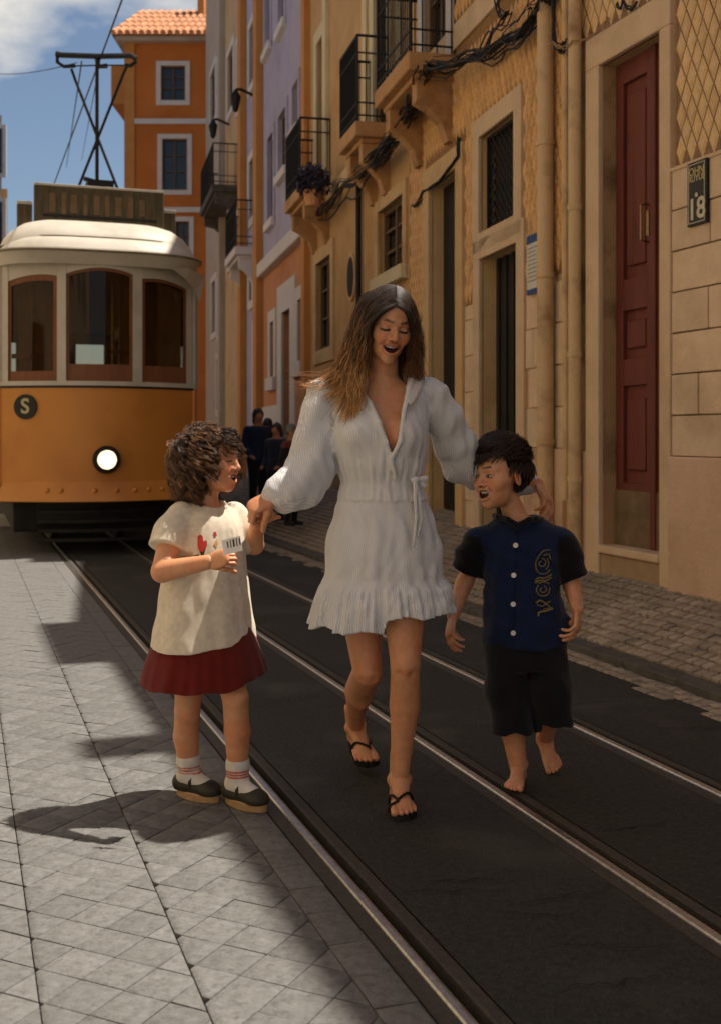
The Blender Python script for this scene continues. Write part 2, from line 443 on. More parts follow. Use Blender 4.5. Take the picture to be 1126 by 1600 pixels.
M_wood = mat('dark window wood', (0.10, 0.06, 0.03), (0.15, 0.09, 0.045), 8, 0.7, 0.3, stretch=(4, 4, .5))
M_ironplate = mat('dark plaque', (0.012, 0.012, 0.012), (0.02, 0.02, 0.019), 20, 0.45)
M_letter = mat('plaque lettering', (0.62, 0.55, 0.40), (0.52, 0.46, 0.33), 40, 0.6)
M_gold = mat('plaque gold', (0.45, 0.36, 0.16), None, rough=0.5)
M_paper = mat('notice paper', (0.56, 0.52, 0.44), (0.64, 0.60, 0.52), 9, 0.8)
M_blue = mat('notice blue', (0.03, 0.07, 0.2), None, rough=0.7)
M_greyprint = mat('notice print', (0.3, 0.29, 0.26), None, rough=0.8)

class Wall:
    def __init__(s, px0, d0, vp, base_z=0.0):
        s.o = P(px0, HY, d0); s.o.z = 0
        s.t = Vector(((vp - CX) / FPX, 1, 0)).normalized()
        s.n = Vector((-s.t.y, s.t.x, 0))          # faces the street
        s.bz = base_z
    def tp(s, px):
        k = (px - CX) / FPX
        return (k * s.o.y - s.o.x) / (s.t.x - k * s.t.y)
    def dp(s, px): return s.o.y + s.t.y * s.tp(px)
    def z(s, px, py): return CAM_H - (py - HY) / FPX * s.dp(px)
    def w(s, t, z, n=0.0): return s.o + s.t * t + s.n * n + Vector((0, 0, z))
    def box(s, mb, t0, t1, z0, z1, n0, n1):
        return mb.box(s.w((t0 + t1) / 2, (z0 + z1) / 2, (n0 + n1) / 2), s.t * (t1 - t0), s.n * (n1 - n0), Vector((0, 0, z1 - z0)))
    def rect(s, px0, px1, pyt, pyb, at=0):
        """pixel rectangle -> t0,t1,z0,z1; px0 is the near (right) edge; heights read at edge number `at`"""
        px = (px0, px1)[at]
        return s.tp(px0), s.tp(px1), s.z(px, pyb), s.z(px, pyt)
    def facade(s, t0, t1, z0, z1, holes, depth=.28):
        """wall front with rectangular openings and their reveals"""
        ts = sorted({t0, t1, *[h[0] for h in holes], *[h[1] for h in holes]}); zs = sorted({z0, z1, *[h[2] for h in holes], *[h[3] for h in holes]})
        ts = [t for t in ts if t0 - 1e-6 <= t <= t1 + 1e-6]; zs = [z for z in zs if z0 - 1e-6 <= z <= z1 + 1e-6]
        mb = MB()
        for i in range(len(ts) - 1):
            for j in range(len(zs) - 1):
                tm, zm = (ts[i] + ts[i + 1]) / 2, (zs[j] + zs[j + 1]) / 2
                if any(h[0] < tm < h[1] and h[2] < zm < h[3] for h in holes): continue
                mb.add([s.w(ts[i], zs[j]), s.w(ts[i + 1], zs[j]), s.w(ts[i + 1], zs[j + 1]), s.w(ts[i], zs[j + 1])], [(3, 2, 1, 0)])
        for a, b, c, d in holes:
            q = [(a, c), (b, c), (b, d), (a, d)]
            for k in range(4):
                (ta, za), (tb, zb) = q[k], q[(k + 1) % 4]
                mb.add([s.w(ta, za), s.w(tb, zb), s.w(tb, zb, -depth), s.w(ta, za, -depth)], [(0, 1, 2, 3)])
        return mb
    def mass(s, mb, t0, t1, z0, z1, back=7.0, front=-.3):
        """the body of the house behind its front"""
        return s.box(mb, t0, t1, z0, z1, -back, front)

def frame(W, mb, r, w, n0, n1, bottom=True):
    a, b, c, d = r
    W.box(mb, a - w, a, c - (w if bottom else 0), d + w, n0, n1); W.box(mb, b, b + w, c - (w if bottom else 0), d + w, n0, n1)
    W.box(mb, a, b, d, d + w, n0, n1)
    if bottom: W.box(mb, a, b, c - w, c, n0, n1)
    return mb

def window(W, house, r, trim=None, tw=.12, glaze=M_glass, bars=True, sillm=None, depth=.07):
    a, b, c, d = r
    fr = frame(W, MB(), (a + .05, b - .05, c + .05, d - .05), .05, -depth - .03, -depth + .02)
    if bars:
        m = (a + b) / 2; W.box(fr, m - .025, m + .025, c + .05, d - .05, -depth - .03, -depth + .02)
        for q in (.36, .68): W.box(fr, a + .05, b - .05, c + (d - c) * q - .015, c + (d - c) * q + .015, -depth - .02, -depth + .01)
    win = fr.build('window', M_wood, house)
    W.box(MB(), a + .02, b - .02, c + .02, d - .02, -depth - .07, -depth - .04).build('pane', glaze, win)
    if trim:
        frame(W, MB(), r, tw, -.02, .035).build('window_surround', trim, house, bevel=.006)
    if sillm:
        W.box(MB(), a - tw, b + tw, c - tw * 1.1, c - .003, -.02, .09).build('sill', sillm, win, bevel=.006)
    return win

# ---- house with the red door (nearest, right)
dA = FPX * (CAM_H - .30) / (915 - HY)
WA = Wall(1050, dA, -60)
houseA = empty('house', WA.w(0, 0), 'ochre stone house with tall red panelled door, diamond wall tiles and dark number plaque', 'house')
tA1 = WA.tp(893)                      # joint with the next house, behind the pipes
tA0 = -12.0
ZA = 6.92
zS = .30
door = (WA.tp(1036), WA.tp(930) - .18, WA.z(1040, 864), WA.z(1030, 52))
door = (WA.tp(1036), WA.tp(941), WA.z(1040, 868) , WA.z(1032, 50))
fac = WA.facade(tA0, tA1, 0.0, ZA, [door], depth=.17)
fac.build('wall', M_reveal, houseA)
WA.mass(MB(), tA0, tA1, 0, ZA - .01, front=-.5).build('house_core', M_ochre, houseA)
rf = MB(); WA.box(rf, tA0 - .1, tA1 + .02, ZA, ZA + .1, -7.2, .22); rf.build('roof', M_roof, houseA)
ch = MB(); WA.box(ch, .35, 1.75, ZA + .1, ZA + 1.0, -.7, .1); ch.build('dormer', M_ochre, houseA)
ch = MB(); WA.box(ch, -1.5, -1.2, ZA + .1, ZA + .85, -.3, .2); ch.build('chimney', M_ochre, houseA)
# surround, lintel, threshold
tw = .20
sr = MB()
WA.box(sr, WA.tp(1053), door[0], zS - .05, door[3] + .0, -.02, .035)
WA.box(sr, door[1], door[1] + .17, zS - .05, door[3] + .0, -.02, .035)
WA.box(sr, WA.tp(1053), door[1] + .17, door[3], door[3] + .21, -.02, .035)
sr.build('door_surround', M_trimA, houseA, bevel=.008)
st = MB(); WA.box(st, door[0] - .003, door[1] + .003, zS - .12, door[2] - .05, -.15, .02); st.build('door_step', M_stepst, houseA, bevel=.012)
st = MB(); WA.box(st, door[0] - .003, door[1] + .003, door[2] - .05, door[2] + .003, -.15, .045); st.build('threshold', M_trimA, houseA, bevel=.010)
# the door: two leaves of stiles, rails and recessed panels
dr = empty('door', WA.w(door[0], door[2], -.36)); dr.parent = houseA; dr.matrix_parent_inverse = Matrix.Translation(-houseA.location)
def sub(mb, name, m, parent, **kw):
    o = mb.build(name, m, None, **kw); o.parent = parent; o.matrix_parent_inverse = (Matrix.Translation(-houseA.location) if parent is houseA else parent.matrix_world.inverted()); return o
bpy.context.view_layer.update()
t0, t1, z0, z1 = door; H = z1 - z0; mid = t0 + (t1 - t0) * .34
for (la, lb) in ((t0 + .01, mid - .006), (mid + .006, t1 - .01)):
    lm = MB(); nb = -.105
    WA.box(lm, la, lb, z0, z1, nb - .05, nb - .02)
    sw = .085
    WA.box(lm, la, la + sw, z0, z1, nb - .03, nb + .012); WA.box(lm, lb - sw, lb, z0, z1, nb - .03, nb + .012)
    for q0, q1 in ((0, .13), (.33, .385), (.485, .55), (.955, 1)):
        WA.box(lm, la + sw, lb - sw, z0 + H * q0, z0 + H * q1, nb - .03, nb + .010)
    sub(lm, 'door_leaf', M_reddoor, dr, bevel=.006)
    for q0, q1 in ((.15, .31), (.40, .47), (.57, .935)):
        pm = MB(); WA.box(pm, la + sw + .03, lb - sw - .03, z0 + H * q0 + .02, z0 + H * q1 - .02, nb - .025, nb + .004)
        sub(pm, 'door_panel', M_reddoor, dr, bevel=.012)
    pm = MB(); WA.box(pm, la + .004, lb - .004, z0 + .004, z0 + H * .115, nb, nb + .018); sub(pm, 'kick_plate', M_kick, dr)
pm = MB(); WA.box(pm, mid - .03, mid + .03, z0, z1, -.10, -.075); sub(pm, 'door_astragal', M_reddoor, dr, bevel=.01)
hz = WA.z(1022, 335)
hp = [WA.w(mid + .07, hz - .13, -.09), WA.w(mid + .07, hz - .12, -.04), WA.w(mid + .07, hz + .10, -.04), WA.w(mid + .07, hz + .11, -.09)]
sub(MB().tube(hp, .007, 8), 'handle', M_brass, dr, smooth=True)
sub(WA.box(MB(), mid + .055, mid + .085, hz - .09, hz + .07, -.10, -.087), 'lock_plate', M_brass, dr)
# plinth, ashlar blocks and tile field to the right of the door
tp_r = WA.tp(1053)                                   # right of here: blocks
zpl, ztl = WA.z(1050, 713), WA.z(1050, 268)
pl = MB(); WA.box(pl, tA0, tp_r - .003, 0, zpl, -.02, .055); pl.build('plinth', M_plinth, houseA, bevel=.012)
pl = MB(); WA.box(pl, door[1] + .173, tA1, 0, zpl + .02, -.02, .03); pl.build('plinth', M_plinth, houseA, bevel=.012)
rb = random.Random(11)
bh = (ztl - zpl) / 7
for r in range(7):
    t = tp_r - .004 
    first = True
    while t > -3.6:
        L = rb.uniform(.5, .75) * (.5 if (first and r % 2) else 1); first = False
        b_ = MB(); WA.box(b_, t - L + .006, t, zpl + bh * r + .004, zpl + bh * (r + 1) - .004, -.02, .022 + rb.uniform(-.004, .004))
        b_.build('ashlar_block', M_stoneA, houseA, bevel=.006); t -= L
jb = MB(); WA.box(jb, tA0, tp_r, zpl, ztl, -.02, .008); jb.build('mortar', M_kick, houseA)
# diamond tiles: each a raised faceted lozenge on a dark bed
def tile_field(W, house, t0, t1, z0, z1, tw_, th_, m, mline, holes=(), name='tile', rise=.010, gap=.006, limit=300, n=0.0):
    bm = bmesh.new()
    a, b = tw_ / 2 - gap, th_ / 2 - gap * th_ / tw_
    o = [bm.verts.new((x, y, 0)) for x, y in ((-a, 0), (0, -b), (a, 0), (0, b))]
    k = .62
    i_ = [bm.verts.new((x * k, y * k, rise)) for x, y in ((-a, 0), (0, -b), (a, 0), (0, b))]
    for q in range(4): bm.faces.new((o[q], o[(q + 1) % 4], i_[(q + 1) % 4], i_[q]))
    bm.faces.new(i_)
    me = bpy.data.meshes.new(name); bm.to_mesh(me); bm.free(); me.materials.append(m)
    rot = Matrix((( W.t.x, 0, W.n.x, 0), (W.t.y, 0, W.n.y, 0), (0, 1, 0, 0), (0, 0, 0, 1)))
    if rot.to_3x3().determinant() < 0:
        rot = Matrix(((-W.t.x, 0, W.n.x, 0), (-W.t.y, 0, W.n.y, 0), (0, 1, 0, 0), (0, 0, 0, 1)))
    W.box(MB(), t0, t1, z0, z1, -.02, n + .003).build('tile_bed', mline, house) if not holes else None
    if holes:
        W.facade(t0, t1, z0, z1, holes, depth=.02)
        mb = W.facade(t0, t1, z0, z1, holes, depth=.02); mb.v = [tuple(Vector(v) + W.n * (n + .003)) for v in mb.v]; mb.build('tile_bed', mline, house)
    cells = []
    for i in range(int((t1 - t0) / (tw_ / 2)) + 1):
        for j in range(int((z1 - z0) / th_) + 2):
            t = t0 + i * tw_ / 2; z = z0 + j * th_ + (th_ / 2 if i % 2 else 0)
            if t - a < t0 or t + a > t1 or z - b < z0 or z + b > z1: continue
            if any(h[0] - a * .5 < t < h[1] + a * .5 and h[2] - b * .5 < z < h[3] + b * .5 for h in holes): continue
            cells.append((t, z))
    vis = [c for c in cells if in_frame(W.w(*c))][:limit]; vs_ = set(vis); rest = MB()
    for c in cells:
        mw = Matrix.Translation(W.w(c[0], c[1], n + .004 + rb.uniform(0, .002))) @ rot
        if c in vs_: piece(name, me, mw, house)
        else: rest.add([mw @ v.co for v in me.vertices], [tuple(p.vertices) for p in me.polygons])
    if rest.v: tag(rest.build(name + '_field', m, house), kind='stuff')
tile_field(WA, houseA, -3.4, tp_r - .02, ztl, 5.6, .105, .205, M_tileA, M_tileline, gap=.0045)
tile_field(WA, houseA, tp_r + .02, tA1 - .02, door[3] + .215, 5.6, .105, .205, M_tileA, M_tileline, gap=.0045)
tr = MB(); WA.box(tr, -3.4, tp_r, ztl - .01, ztl + .012, -.02, .03); tr.build('tile_border', M_trimA, houseA)

# number plaque beside the door
rp = WA.rect(1113, 1083, 250, 355, 1)
zc0, zc1 = WA.z(1098, 352), WA.z(1098, 252)
pq = empty('house_number_plaque', WA.w((rp[0] + rp[1]) / 2, zc0, .03), 'dark enamel number plaque reading 18 on the stone wall', 'sign')
WA.box(MB(), rp[0], rp[1], zc0, zc1, .02, .045).build('plate', M_ironplate, pq, bevel=.004)
frame(WA, MB(), (rp[0] + .018, rp[1] - .018, zc0 + .018, zc1 - .018), .004, .045, .0475).build('border_line', M_letter, pq)
def text(s, W, t, z, n, size, m, parent, name, bold=0.0, flip=True):
    cu = bpy.data.curves.new(name, 'FONT'); cu.body = s; cu.size = size; cu.align_x = 'CENTER'; cu.align_y = 'CENTER'; cu.extrude = .001; cu.offset = bold
    o = bpy.data.objects.new(name, cu); COL.objects.link(o)
    xa = -W.t                                            # reading direction runs towards the camera
    rot = Matrix(((xa.x, 0, W.n.x), (xa.y, 0, W.n.y), (0, 1, 0))).to_4x4()
    bpy.context.view_layer.update()
    me = bpy.data.meshes.new_from_object(o.evaluated_get(bpy.context.evaluated_depsgraph_get()))
    bpy.data.objects.remove(o)
    me.materials.clear(); me.materials.append(m)
    return piece(name, me, Matrix.Translation(W.w(t, z, n)) @ rot, parent)
tc_ = (rp[0] + rp[1]) / 2; hh = zc1 - zc0
text('18', WA, tc_, zc0 + hh * .24, .046, .17, M_letter, pq, 'number', .003)
text('OHN', WA, tc_, zc0 + hh * .84, .046, .062, M_gold, pq, 'lettering', .001)
text('RUYUE', WA, tc_, zc0 + hh * .73, .046, .052, M_gold, pq, 'lettering', .001)
MB().disc(WA.w(tc_, zc0 + hh * .47, .046), WA.n, .013, .004, 12).build('dot', M_letter, pq)

# ---- second wall line, slightly turned, running down the street
dB = WA.dp(893)
WB = Wall(893, dB, 150)
zg = .30
def bx(W, m, name, house, r, n0, n1, bevel=.006): 
    return W.box(MB(), r[0], r[1], r[2], r[3], n0, n1).build(name, m, house, bevel=bevel)

# house B1: orange tiles, grilled window over a dark door, tall dark doorway
hB = empty('house', WB.w(0, 0), 'orange tiled house with grilled window above narrow dark doorway', 'house')
tB1 = WB.tp(640)
ZB = 7.1
win_g = (WB.tp(806), WB.tp(751), WB.z(780, 350), WB.z(780, 193))
door_g = (WB.tp(810), WB.tp(752), zg, WB.z(790, 388))
door_k = (WB.tp(716), WB.tp(674), zg, WB.z(690, 282))
bal1_t = (WB.tp(713), 3.95)
zslab = 4.62
bdoor1 = (bal1_t[0] + .25, bal1_t[1] - .25, zslab + .12, zslab + 2.3)
WB.facade(0, tB1, 0, ZB, [win_g, door_g, door_k, bdoor1], depth=.16).build('wall', M_ochre2, hB)
WB.mass(MB(), 0, tB1, 0, ZB - .01, front=-.5).build('house_core', M_ochre, hB)
WB.box(MB(), -.02, tB1, ZB, ZB + .1, -7.2, .25).build('roof', M_roof, hB)
# grilled window
frame(WB, MB(), win_g, .17, -.02, .03, True).build('window_surround', M_trimA, hB, bevel=.006)
WB.box(MB(), *win_g, -.15, -.12).build('shutter', M_dark, hB)
gr = MB(); a, b, c, d = win_g
frame(WB, gr, (a + .03, b - .03, c + .03, d - .03), .03, -.08, -.05)
gn = 9
for i in range(-gn, gn * 2):
    for sgn in (1, -1):
        x0 = i / gn; pts = []
        # diagonal bar clipped to the opening
        segs = []
        for q in range(13):
            f = q / 12; x = x0 + sgn * f * 1.0
            if 0 <= x <= 1: segs.append((x, f))
        if len(segs) >= 2:
            gr.tube([WB.w(a + (b - a) * segs[0][0], c + (d - c) * segs[0][1], -.065), WB.w(a + (b - a) * segs[-1][0], c + (d - c) * segs[-1][1], -.065)], .006, 5)
gr.build('window_grille', M_iron, hB)
# dark doorways
frame(WB, MB(), (door_g[0], door_g[1], zg - .1, door_g[3]), .17, -.02, .03, False).build('door_surround', M_trimA, hB, bevel=.006)
dd = MB(); WB.box(dd, door_g[0], door_g[1], zg - .1, door_g[3], -.16, -.13)
for q in range(5):
    tq = door_g[0] + (door_g[1] - door_g[0]) * (q + .5) / 5; WB.box(dd, tq - .03, tq + .03, zg, door_g[3], -.14, -.11)
dd.build('door', M_dark, hB)
frame(WB, MB(), (door_k[0], door_k[1], zg - .1, door_k[3]), .2, -.02, .04, False).build('door_surround', M_ochre2, hB, bevel=.006)
dd = MB(); WB.box(dd, door_k[0], door_k[1], zg - .1, door_k[3], -.16, -.12)
WB.box(dd, (door_k[0] + door_k[1]) / 2 - .03, (door_k[0] + door_k[1]) / 2 + .03, zg, door_k[3], -.13, -.10)
dd.build('door', M_dark, hB)
pl = MB(); WB.box(pl, .1, door_g[0] - .175, 0, WB.z(840, 700), -.02, .035); pl.build('plinth', M_plinth, hB, bevel=.01)
# patches of bare stone between plinth and tiles
zt0 = WB.z(840, 440)
zt1 = zslab + .12
yy = WB.z(840, 700)
while yy < zt0 - .1:
    h_ = .30; t = .12
    while t < door_g[0] - .3:
        L = rb.uniform(.25, .4); e_ = min(t + L, door_g[0] - .18)
        WB.box(MB(), t, e_ - .006, yy + .004, min(yy + h_, zt0) - .004, -.02, .012 + rb.uniform(0, .006)).build('ashlar_block', M_stoneA, hB, bevel=.006); t += L
    yy += h_
for tt0, tt1 in ((door_g[1] + .18, door_k[0] - .22), (door_k[1] + .22, tB1 - .02)):
    yy = .3
    while yy < zt0 - .1:
        t = tt0
        while t < tt1 - .02:
            L = rb.uniform(.3, .5); e_ = min(t + L, tt1)
            WB.box(MB(), t, e_ - .006, yy + .004, min(yy + .32, zt0) - .004, -.02, .012 + rb.uniform(0, .008)).build('ashlar_block', M_stoneA, hB, bevel=.006); t += L
        yy += .32
hol = [(win_g[0] - .18, win_g[1] + .18, win_g[2] - .18, win_g[3] + .18), (door_g[0] - .18, door_g[1] + .18, -1, door_g[3] + .18), (door_k[0] - .21, door_k[1] + .21, -1, door_k[3] + .21)]
tile_field(WB, hB, .08, tB1, zt0, zt1, .10, .22, M_tileB, M_tilebed, holes=hol, rise=.014, gap=.007)
hol2 = [(bdoor1[0] - .2, bdoor1[1] + .2, -1, bdoor1[3] + .2)]
tile_field(WB, hB, .08, tB1, zt1 + .24, ZB, .10, .22, M_tileB, M_tilebed, holes=hol2, rise=.014, gap=.007)
bx(WB, M_trimA, 'string_course', hB, (0.02, tB1, zt1 + .004, zt1 + .236), -.02, .03)
window(WB, hB, bdoor1, M_whitetrim, .16)
# notice on the wall
rn = WB.rect(852, 831, 365, 458, 0)
nt = empty('notice_board', WB.w((rn[0] + rn[1]) / 2, WB.z(842, 458), .04), 'white paper notice with blue header between tiles and pipe', 'sign')
zn0, zn1 = WB.z(842, 458), WB.z(842, 366)
WB.box(MB(), rn[0], rn[1], zn0, zn1, .03, .045).build('sheet', M_paper, nt)
hh = zn1 - zn0
WB.box(MB(), rn[0] - .002, rn[1] + .002, zn1 - hh * .14, zn1 + .002, .031, .047).build('header', M_blue, nt)
WB.box(MB(), rn[0] - .002, rn[1] + .002, zn0 - .002, zn0 + hh * .08, .031, .047).build('footer', M_blue, nt)
pm = MB()
for q in range(9):
    L = rb.uniform(.5, .85) * (rn[1] - rn[0]) 
    zz = zn1 - hh * (.22 + .07 * q)
    WB.box(pm, rn[1] - .02 - L, rn[1] - .02, zz - .006, zz + .006, .045, .0462)
pm.build('print_lines', M_greyprint, nt)

# house B2: plain ochre house with window, oval opening, balconies
hC = empty('house', WB.w(tB1, 0), 'plain ochre house with oval opening and iron balconies carrying loose cables', 'house')
tC1 = WB.tp(480)
ZC = 8.2
w1 = (WB.tp(632), WB.tp(593), WB.z(612, 425), WB.z(612, 318))
w2 = (WB.tp(519), WB.tp(496), WB.z(508, 545), WB.z(508, 405))
bal2_t = (WB.tp(612), 5.95)
bal3_t = (WB.tp(517), 9.7)
bd2 = (bal2_t[0] + .15, bal2_t[1] - .15, zslab + .12, zslab + 2.4)
bd3 = (bal3_t[0] + .3, bal3_t[1] - .3, zslab + .12, zslab + 2.4)
WB.facade(tB1, tC1, 0, ZC, [w1, w2, bd2, bd3], depth=.16).build('wall', M_ochre, hC)
WB.mass(MB(), tB1 + .01, tC1, 0, ZC - .01, front=-.5).build('house_core', M_ochre, hC)
WB.box(MB(), tB1 - .02, tC1, ZC, ZC + .1, -7.2, .25).build('roof', M_roof, hC)
window(WB, hC, w1, M_ochre2, .14, sillm=M_cream)
window(WB, hC, w2, M_ochre2, .2)
for b_ in (bd2, bd3): window(WB, hC, b_, M_cream, .2)
for pxa, w_ in ((575, .22), (512, .25), (628, .2)):
    t = WB.tp(pxa); WB.box(MB(), t - w_ / 2, t + w_ / 2, zslab + .35, ZC, -.02, .06).build('pilaster', M_cream, hC, bevel=.006)
WB.box(MB(), tB1 + .02, tC1, zslab - .12, zslab + .06, -.02, .07).build('string_course', M_ochre2, hC, bevel=.01)
oc = WB.tp(551); ozc = WB.z(551, 433)
ov = MB(); n = 28
oh, ow = (WB.z(551, 402) - WB.z(551, 465)) / 2, .19
for nm, kx, dep, m_ in (('oval_frame', 1.28, .03, M_ochre2), ('oval_opening', 1.0, .036, M_dark)):
    mb = MB(); vs = [WB.w(oc + ow * kx * math.cos(2 * math.pi * q / n), ozc + (oh + ow * (kx - 1)) * math.sin(2 * math.pi * q / n), nn) for nn in (-.02, dep) for q in range(n)]
    mb.add(vs, [tuple(range(n, 2 * n)), *[(q, (q + 1) % n, n + (q + 1) % n, n + q) for q in range(n)]]); mb.build(nm, m_, hC)
ptb = WB.tp(566)
MB().tube([WB.w(ptb, WB.z(566, 290), .05), WB.w(ptb, WB.z(566, 440), .05), WB.w(ptb, .3, .05)], .035, 8).build('drain_pipe', M_iron, hC)
# orange drain pipe / pilaster on the far end
t = tC1 - .12; WB.box(MB(), t - .16, t + .12, 0, ZC, -.02, .10).build('pilaster', M_rust_or, hC)

def balcony(house, t0, t1, z, W=WB, out=.46, slab=.17, h=.96, bars=9, plant=False, m=M_balc):
    bl = empty('balcony', W.w((t0 + t1) / 2, z)); bl.parent = house; bl.matrix_parent_inverse = Matrix.Translation(-house.location)
    bpy.context.view_layer.update()
    def sb(mb, name, mm, **kw):
        o = mb.build(name, mm, None, **kw); o.parent = bl; o.matrix_parent_inverse = bl.matrix_world.inverted(); return o
    s_ = MB(); W.box(s_, t0, t1, z - slab * .5, z + slab * .5, -.05, out); sb(s_, 'slab', m, bevel=.015)
    s_ = MB(); W.box(s_, t0 + .05, t1 - .05, z - slab * .5 - .06, z - slab * .5, -.05, out - .08); sb(s_, 'slab_moulding', m, bevel=.015)
    for tb in (t0 + .16, t1 - .16):
        # scroll bracket under the slab
        pr = [(0, -.55), (.06, -.55), (.12, -.38), (.24, -.26), (out - .1, -.2), (out - .1, 0), (0, 0)]
        vs = [W.w(tb + e_, z - slab * .5 - .06 + q, p) for e_ in (-.08, .08) for p, q in pr]; n = len(pr)
        sb(MB().add(vs, [tuple(range(n)), tuple(range(2 * n - 1, n - 1, -1)), *[(q, q + n, (q + 1) % n + n, (q + 1) % n) for q in range(n)]]), 'bracket', m)
    zt = z + slab * .5
    rl = MB()
    loop = [(t0 + .03, 0), (t0 + .03, out - .03), (t1 - .03, out - .03), (t1 - .03, 0)]
    for hz_ in (.07, h * .22, h * .8, h):
        rl.tube([W.w(t, zt + hz_, n) for t, n in loop], .011 if hz_ < h else .017, 5)
    for t, n in loop: rl.tube([W.w(t, zt, n), W.w(t, zt + h, n)], .016, 5)
    sb(rl, 'railing', M_iron)
    br = MB()
    for k in range(bars * 3):
        tt = t0 + .03 + (t1 - t0 - .06) * k / (bars * 3 - 1); br.tube([W.w(tt, zt, out - .03), W.w(tt, zt + h, out - .03)], .008, 4)
    for tt in (t0 + .03, t1 - .03):
        for k in range(3): br.tube([W.w(tt, zt, out * (k + .3) / 3.3), W.w(tt, zt + h, out * (k + .3) / 3.3)], .009, 4)
    tag(sb(br, 'balusters', M_iron), kind='stuff')
    return bl
balcony(hB, bal1_t[0], bal1_t[1], zslab, bars=7)
balcony(hC, bal2_t[0], bal2_t[1], zslab, out=.42, bars=6)
balcony(hC, bal3_t[0], bal3_t[1], zslab, bars=10)

# violet and salmon house
hD = empty('house', WB.w(tC1, 0), 'house with violet upper storeys over salmon ground floor and white doorway', 'house')
tD1 = WB.tp(412); ZD = 12.5
zc = WB.z(440, 398)
holes = []
vw = [(468, 459, 130, 200), (449, 437, 175, 268), (429, 420, 212, 345), (446, 437, -30, 40), (424, 416, -20, 75)]
for a_, b_, yt, yb in vw: holes.append((WB.tp(a_), WB.tp(b_), WB.z((a_ + b_) / 2, yb), WB.z((a_ + b_) / 2, yt)))
gw = [(473, 467, 468, 565), (430, 424, 503, 590)]
gh = [(WB.tp(a_), WB.tp(b_), WB.z((a_ + b_) / 2, yb), WB.z((a_ + b_) / 2, yt)) for a_, b_, yt, yb in gw]
dD = (WB.tp(456), WB.tp(443), .2, WB.z(450, 485))
WB.facade(tC1, tD1, zc, ZD, holes, depth=.25).build('upper_wall', M_violet, hD)
WB.facade(tC1, tD1, 0, zc, gh + [dD], depth=.25).build('lower_wall', M_salmon, hD)
WB.mass(MB(), tC1 + .01, tD1, 0, ZD - .01, front=-.4).build('house_core', M_ochre, hD)
WB.box(MB(), tC1, tD1, ZD, ZD + .1, -7, .3).build('roof', M_roof, hD)
WB.box(MB(), tC1 + .02, tD1, zc - .12, zc + .14, -.02, .14).build('string_course', M_whitetrim, hD, bevel=.02)
for h in holes: window(WB, hD, h, M_violet, .14, sillm=M_whitetrim)
for h in gh: window(WB, hD, h, M_whitetrim, .22, sillm=M_whitetrim)
frame(WB, MB(), (dD[0], dD[1], 0, dD[3]), .5, -.02, .04, False).build('door_surround', M_whitetrim, hD)
WB.box(MB(), dD[0], dD[1], 0, dD[3], -.25, -.2).build('door', M_dark, hD)
WB.box(MB(), dD[1] + .52, tD1 - .05, 0, 1.75, -.02, .03).build('plinth', M_whitetrim, hD)

# narrow fronts further down
def narrow(pxa, pxb, m, Z, label, wins, plm=None, lower=None):
    ta, tb = WB.tp(pxa), WB.tp(pxb)
    h = empty('house', WB.w(ta, 0), label, 'house')
    holes = [(WB.tp(a_), WB.tp(b_), WB.z((a_ + b_) / 2, yb), WB.z((a_ + b_) / 2, yt)) for a_, b_, yt, yb in wins]
    WB.facade(ta, tb, 0, Z, holes, depth=.25).build('wall', m, h)
    WB.mass(MB(), ta + .01, tb, 0, Z - .01, front=-.4).build('house_core', m, h)
    WB.box(MB(), ta, tb, Z, Z + .12, -7, .3).build('roof', M_roof, h)
    for q in holes: window(WB, h, q, M_whitetrim, .18)
    if plm:
        WB.box(MB(), ta + .02, ta + .5, 0, Z, -.02, .14).build('pilaster', plm, h)
    return h
hE = narrow(411.5, 386, M_violet, 14.5, 'narrow pale house with rust orange pilaster and awning balcony', [(398, 391, 40, 130), (398, 391, 250, 340), (396, 391, 420, 470), (405, 398, 510, 640)], M_rust_or)
hF = narrow(385.5, 352, M_ochre2, 16, 'tall sand house with high iron balcony down the street', [(381, 372, 60, 160), (366, 357, 80, 170), (381, 373, 330, 410), (365, 358, 330, 410), (382, 376, 520, 640)], M_rust_or)
hG = narrow(351.5, 322, M_grey, 17, 'grey beige house at the street bend behind the tram', [(347, 341, 90, 180), (338, 330, 110, 190), (346, 341, 440, 520), (338, 332, 440, 520), (346, 340, 560, 640)], M_grey)
balcony(hF, WB.tp(372), WB.tp(372) + 3.2, 6.95, out=.6, bars=8, m=M_kerb)
balcony(hE, WB.tp(398) - .3, WB.tp(398) + 1.6, 5.0, out=.45, bars=6, m=M_whitetrim)

# orange house closing the street, square to us
WO = Wall(196, 36.0, 563); WO.o = Vector(((196 - CX) / FPX * 36, 36, 0)); WO.t = Vector((1, 0, 0)); WO.n = Vector((0, -1, 0))
hO = empty('house', WO.o, 'tall orange house with pale window frames and terracotta roof closing the street', 'house')
sc = FPX / 36
def ot(px): return (px - 196) / sc
def oz(py): return CAM_H - (py - HY) / sc
WID = ot(375); ZO = oz(68)
owins = [(252, 290, 103, 157), (254, 293, 217, 297), (275, 296, 346, 420), (330, 345, 103, 157), (330, 345, 217, 297), (252, 290, 440, 520)]
holes = [(ot(a), ot(b), oz(yb), oz(yt)) for a, b, yt, yb in owins]
WO.facade(0, WID, 0, ZO, holes, depth=.25).build('wall', M_orange, hO)
WO.box(MB(), 0.01, WID, 0, ZO - .02, -9, -.4).build('house_core', M_orange, hO)
for h in holes: window(WO, hO, h, M_whitetrim, .15)
for yb in (190, 328): WO.box(MB(), 0.3, WID, oz(yb + 4), oz(yb - 4), -.02, .06).build('string_course', M_whitetrim, hO)
WO.box(MB(), -.02, .3, 0, ZO, -.02, .05).build('corner_strip', M_rust_or, hO)
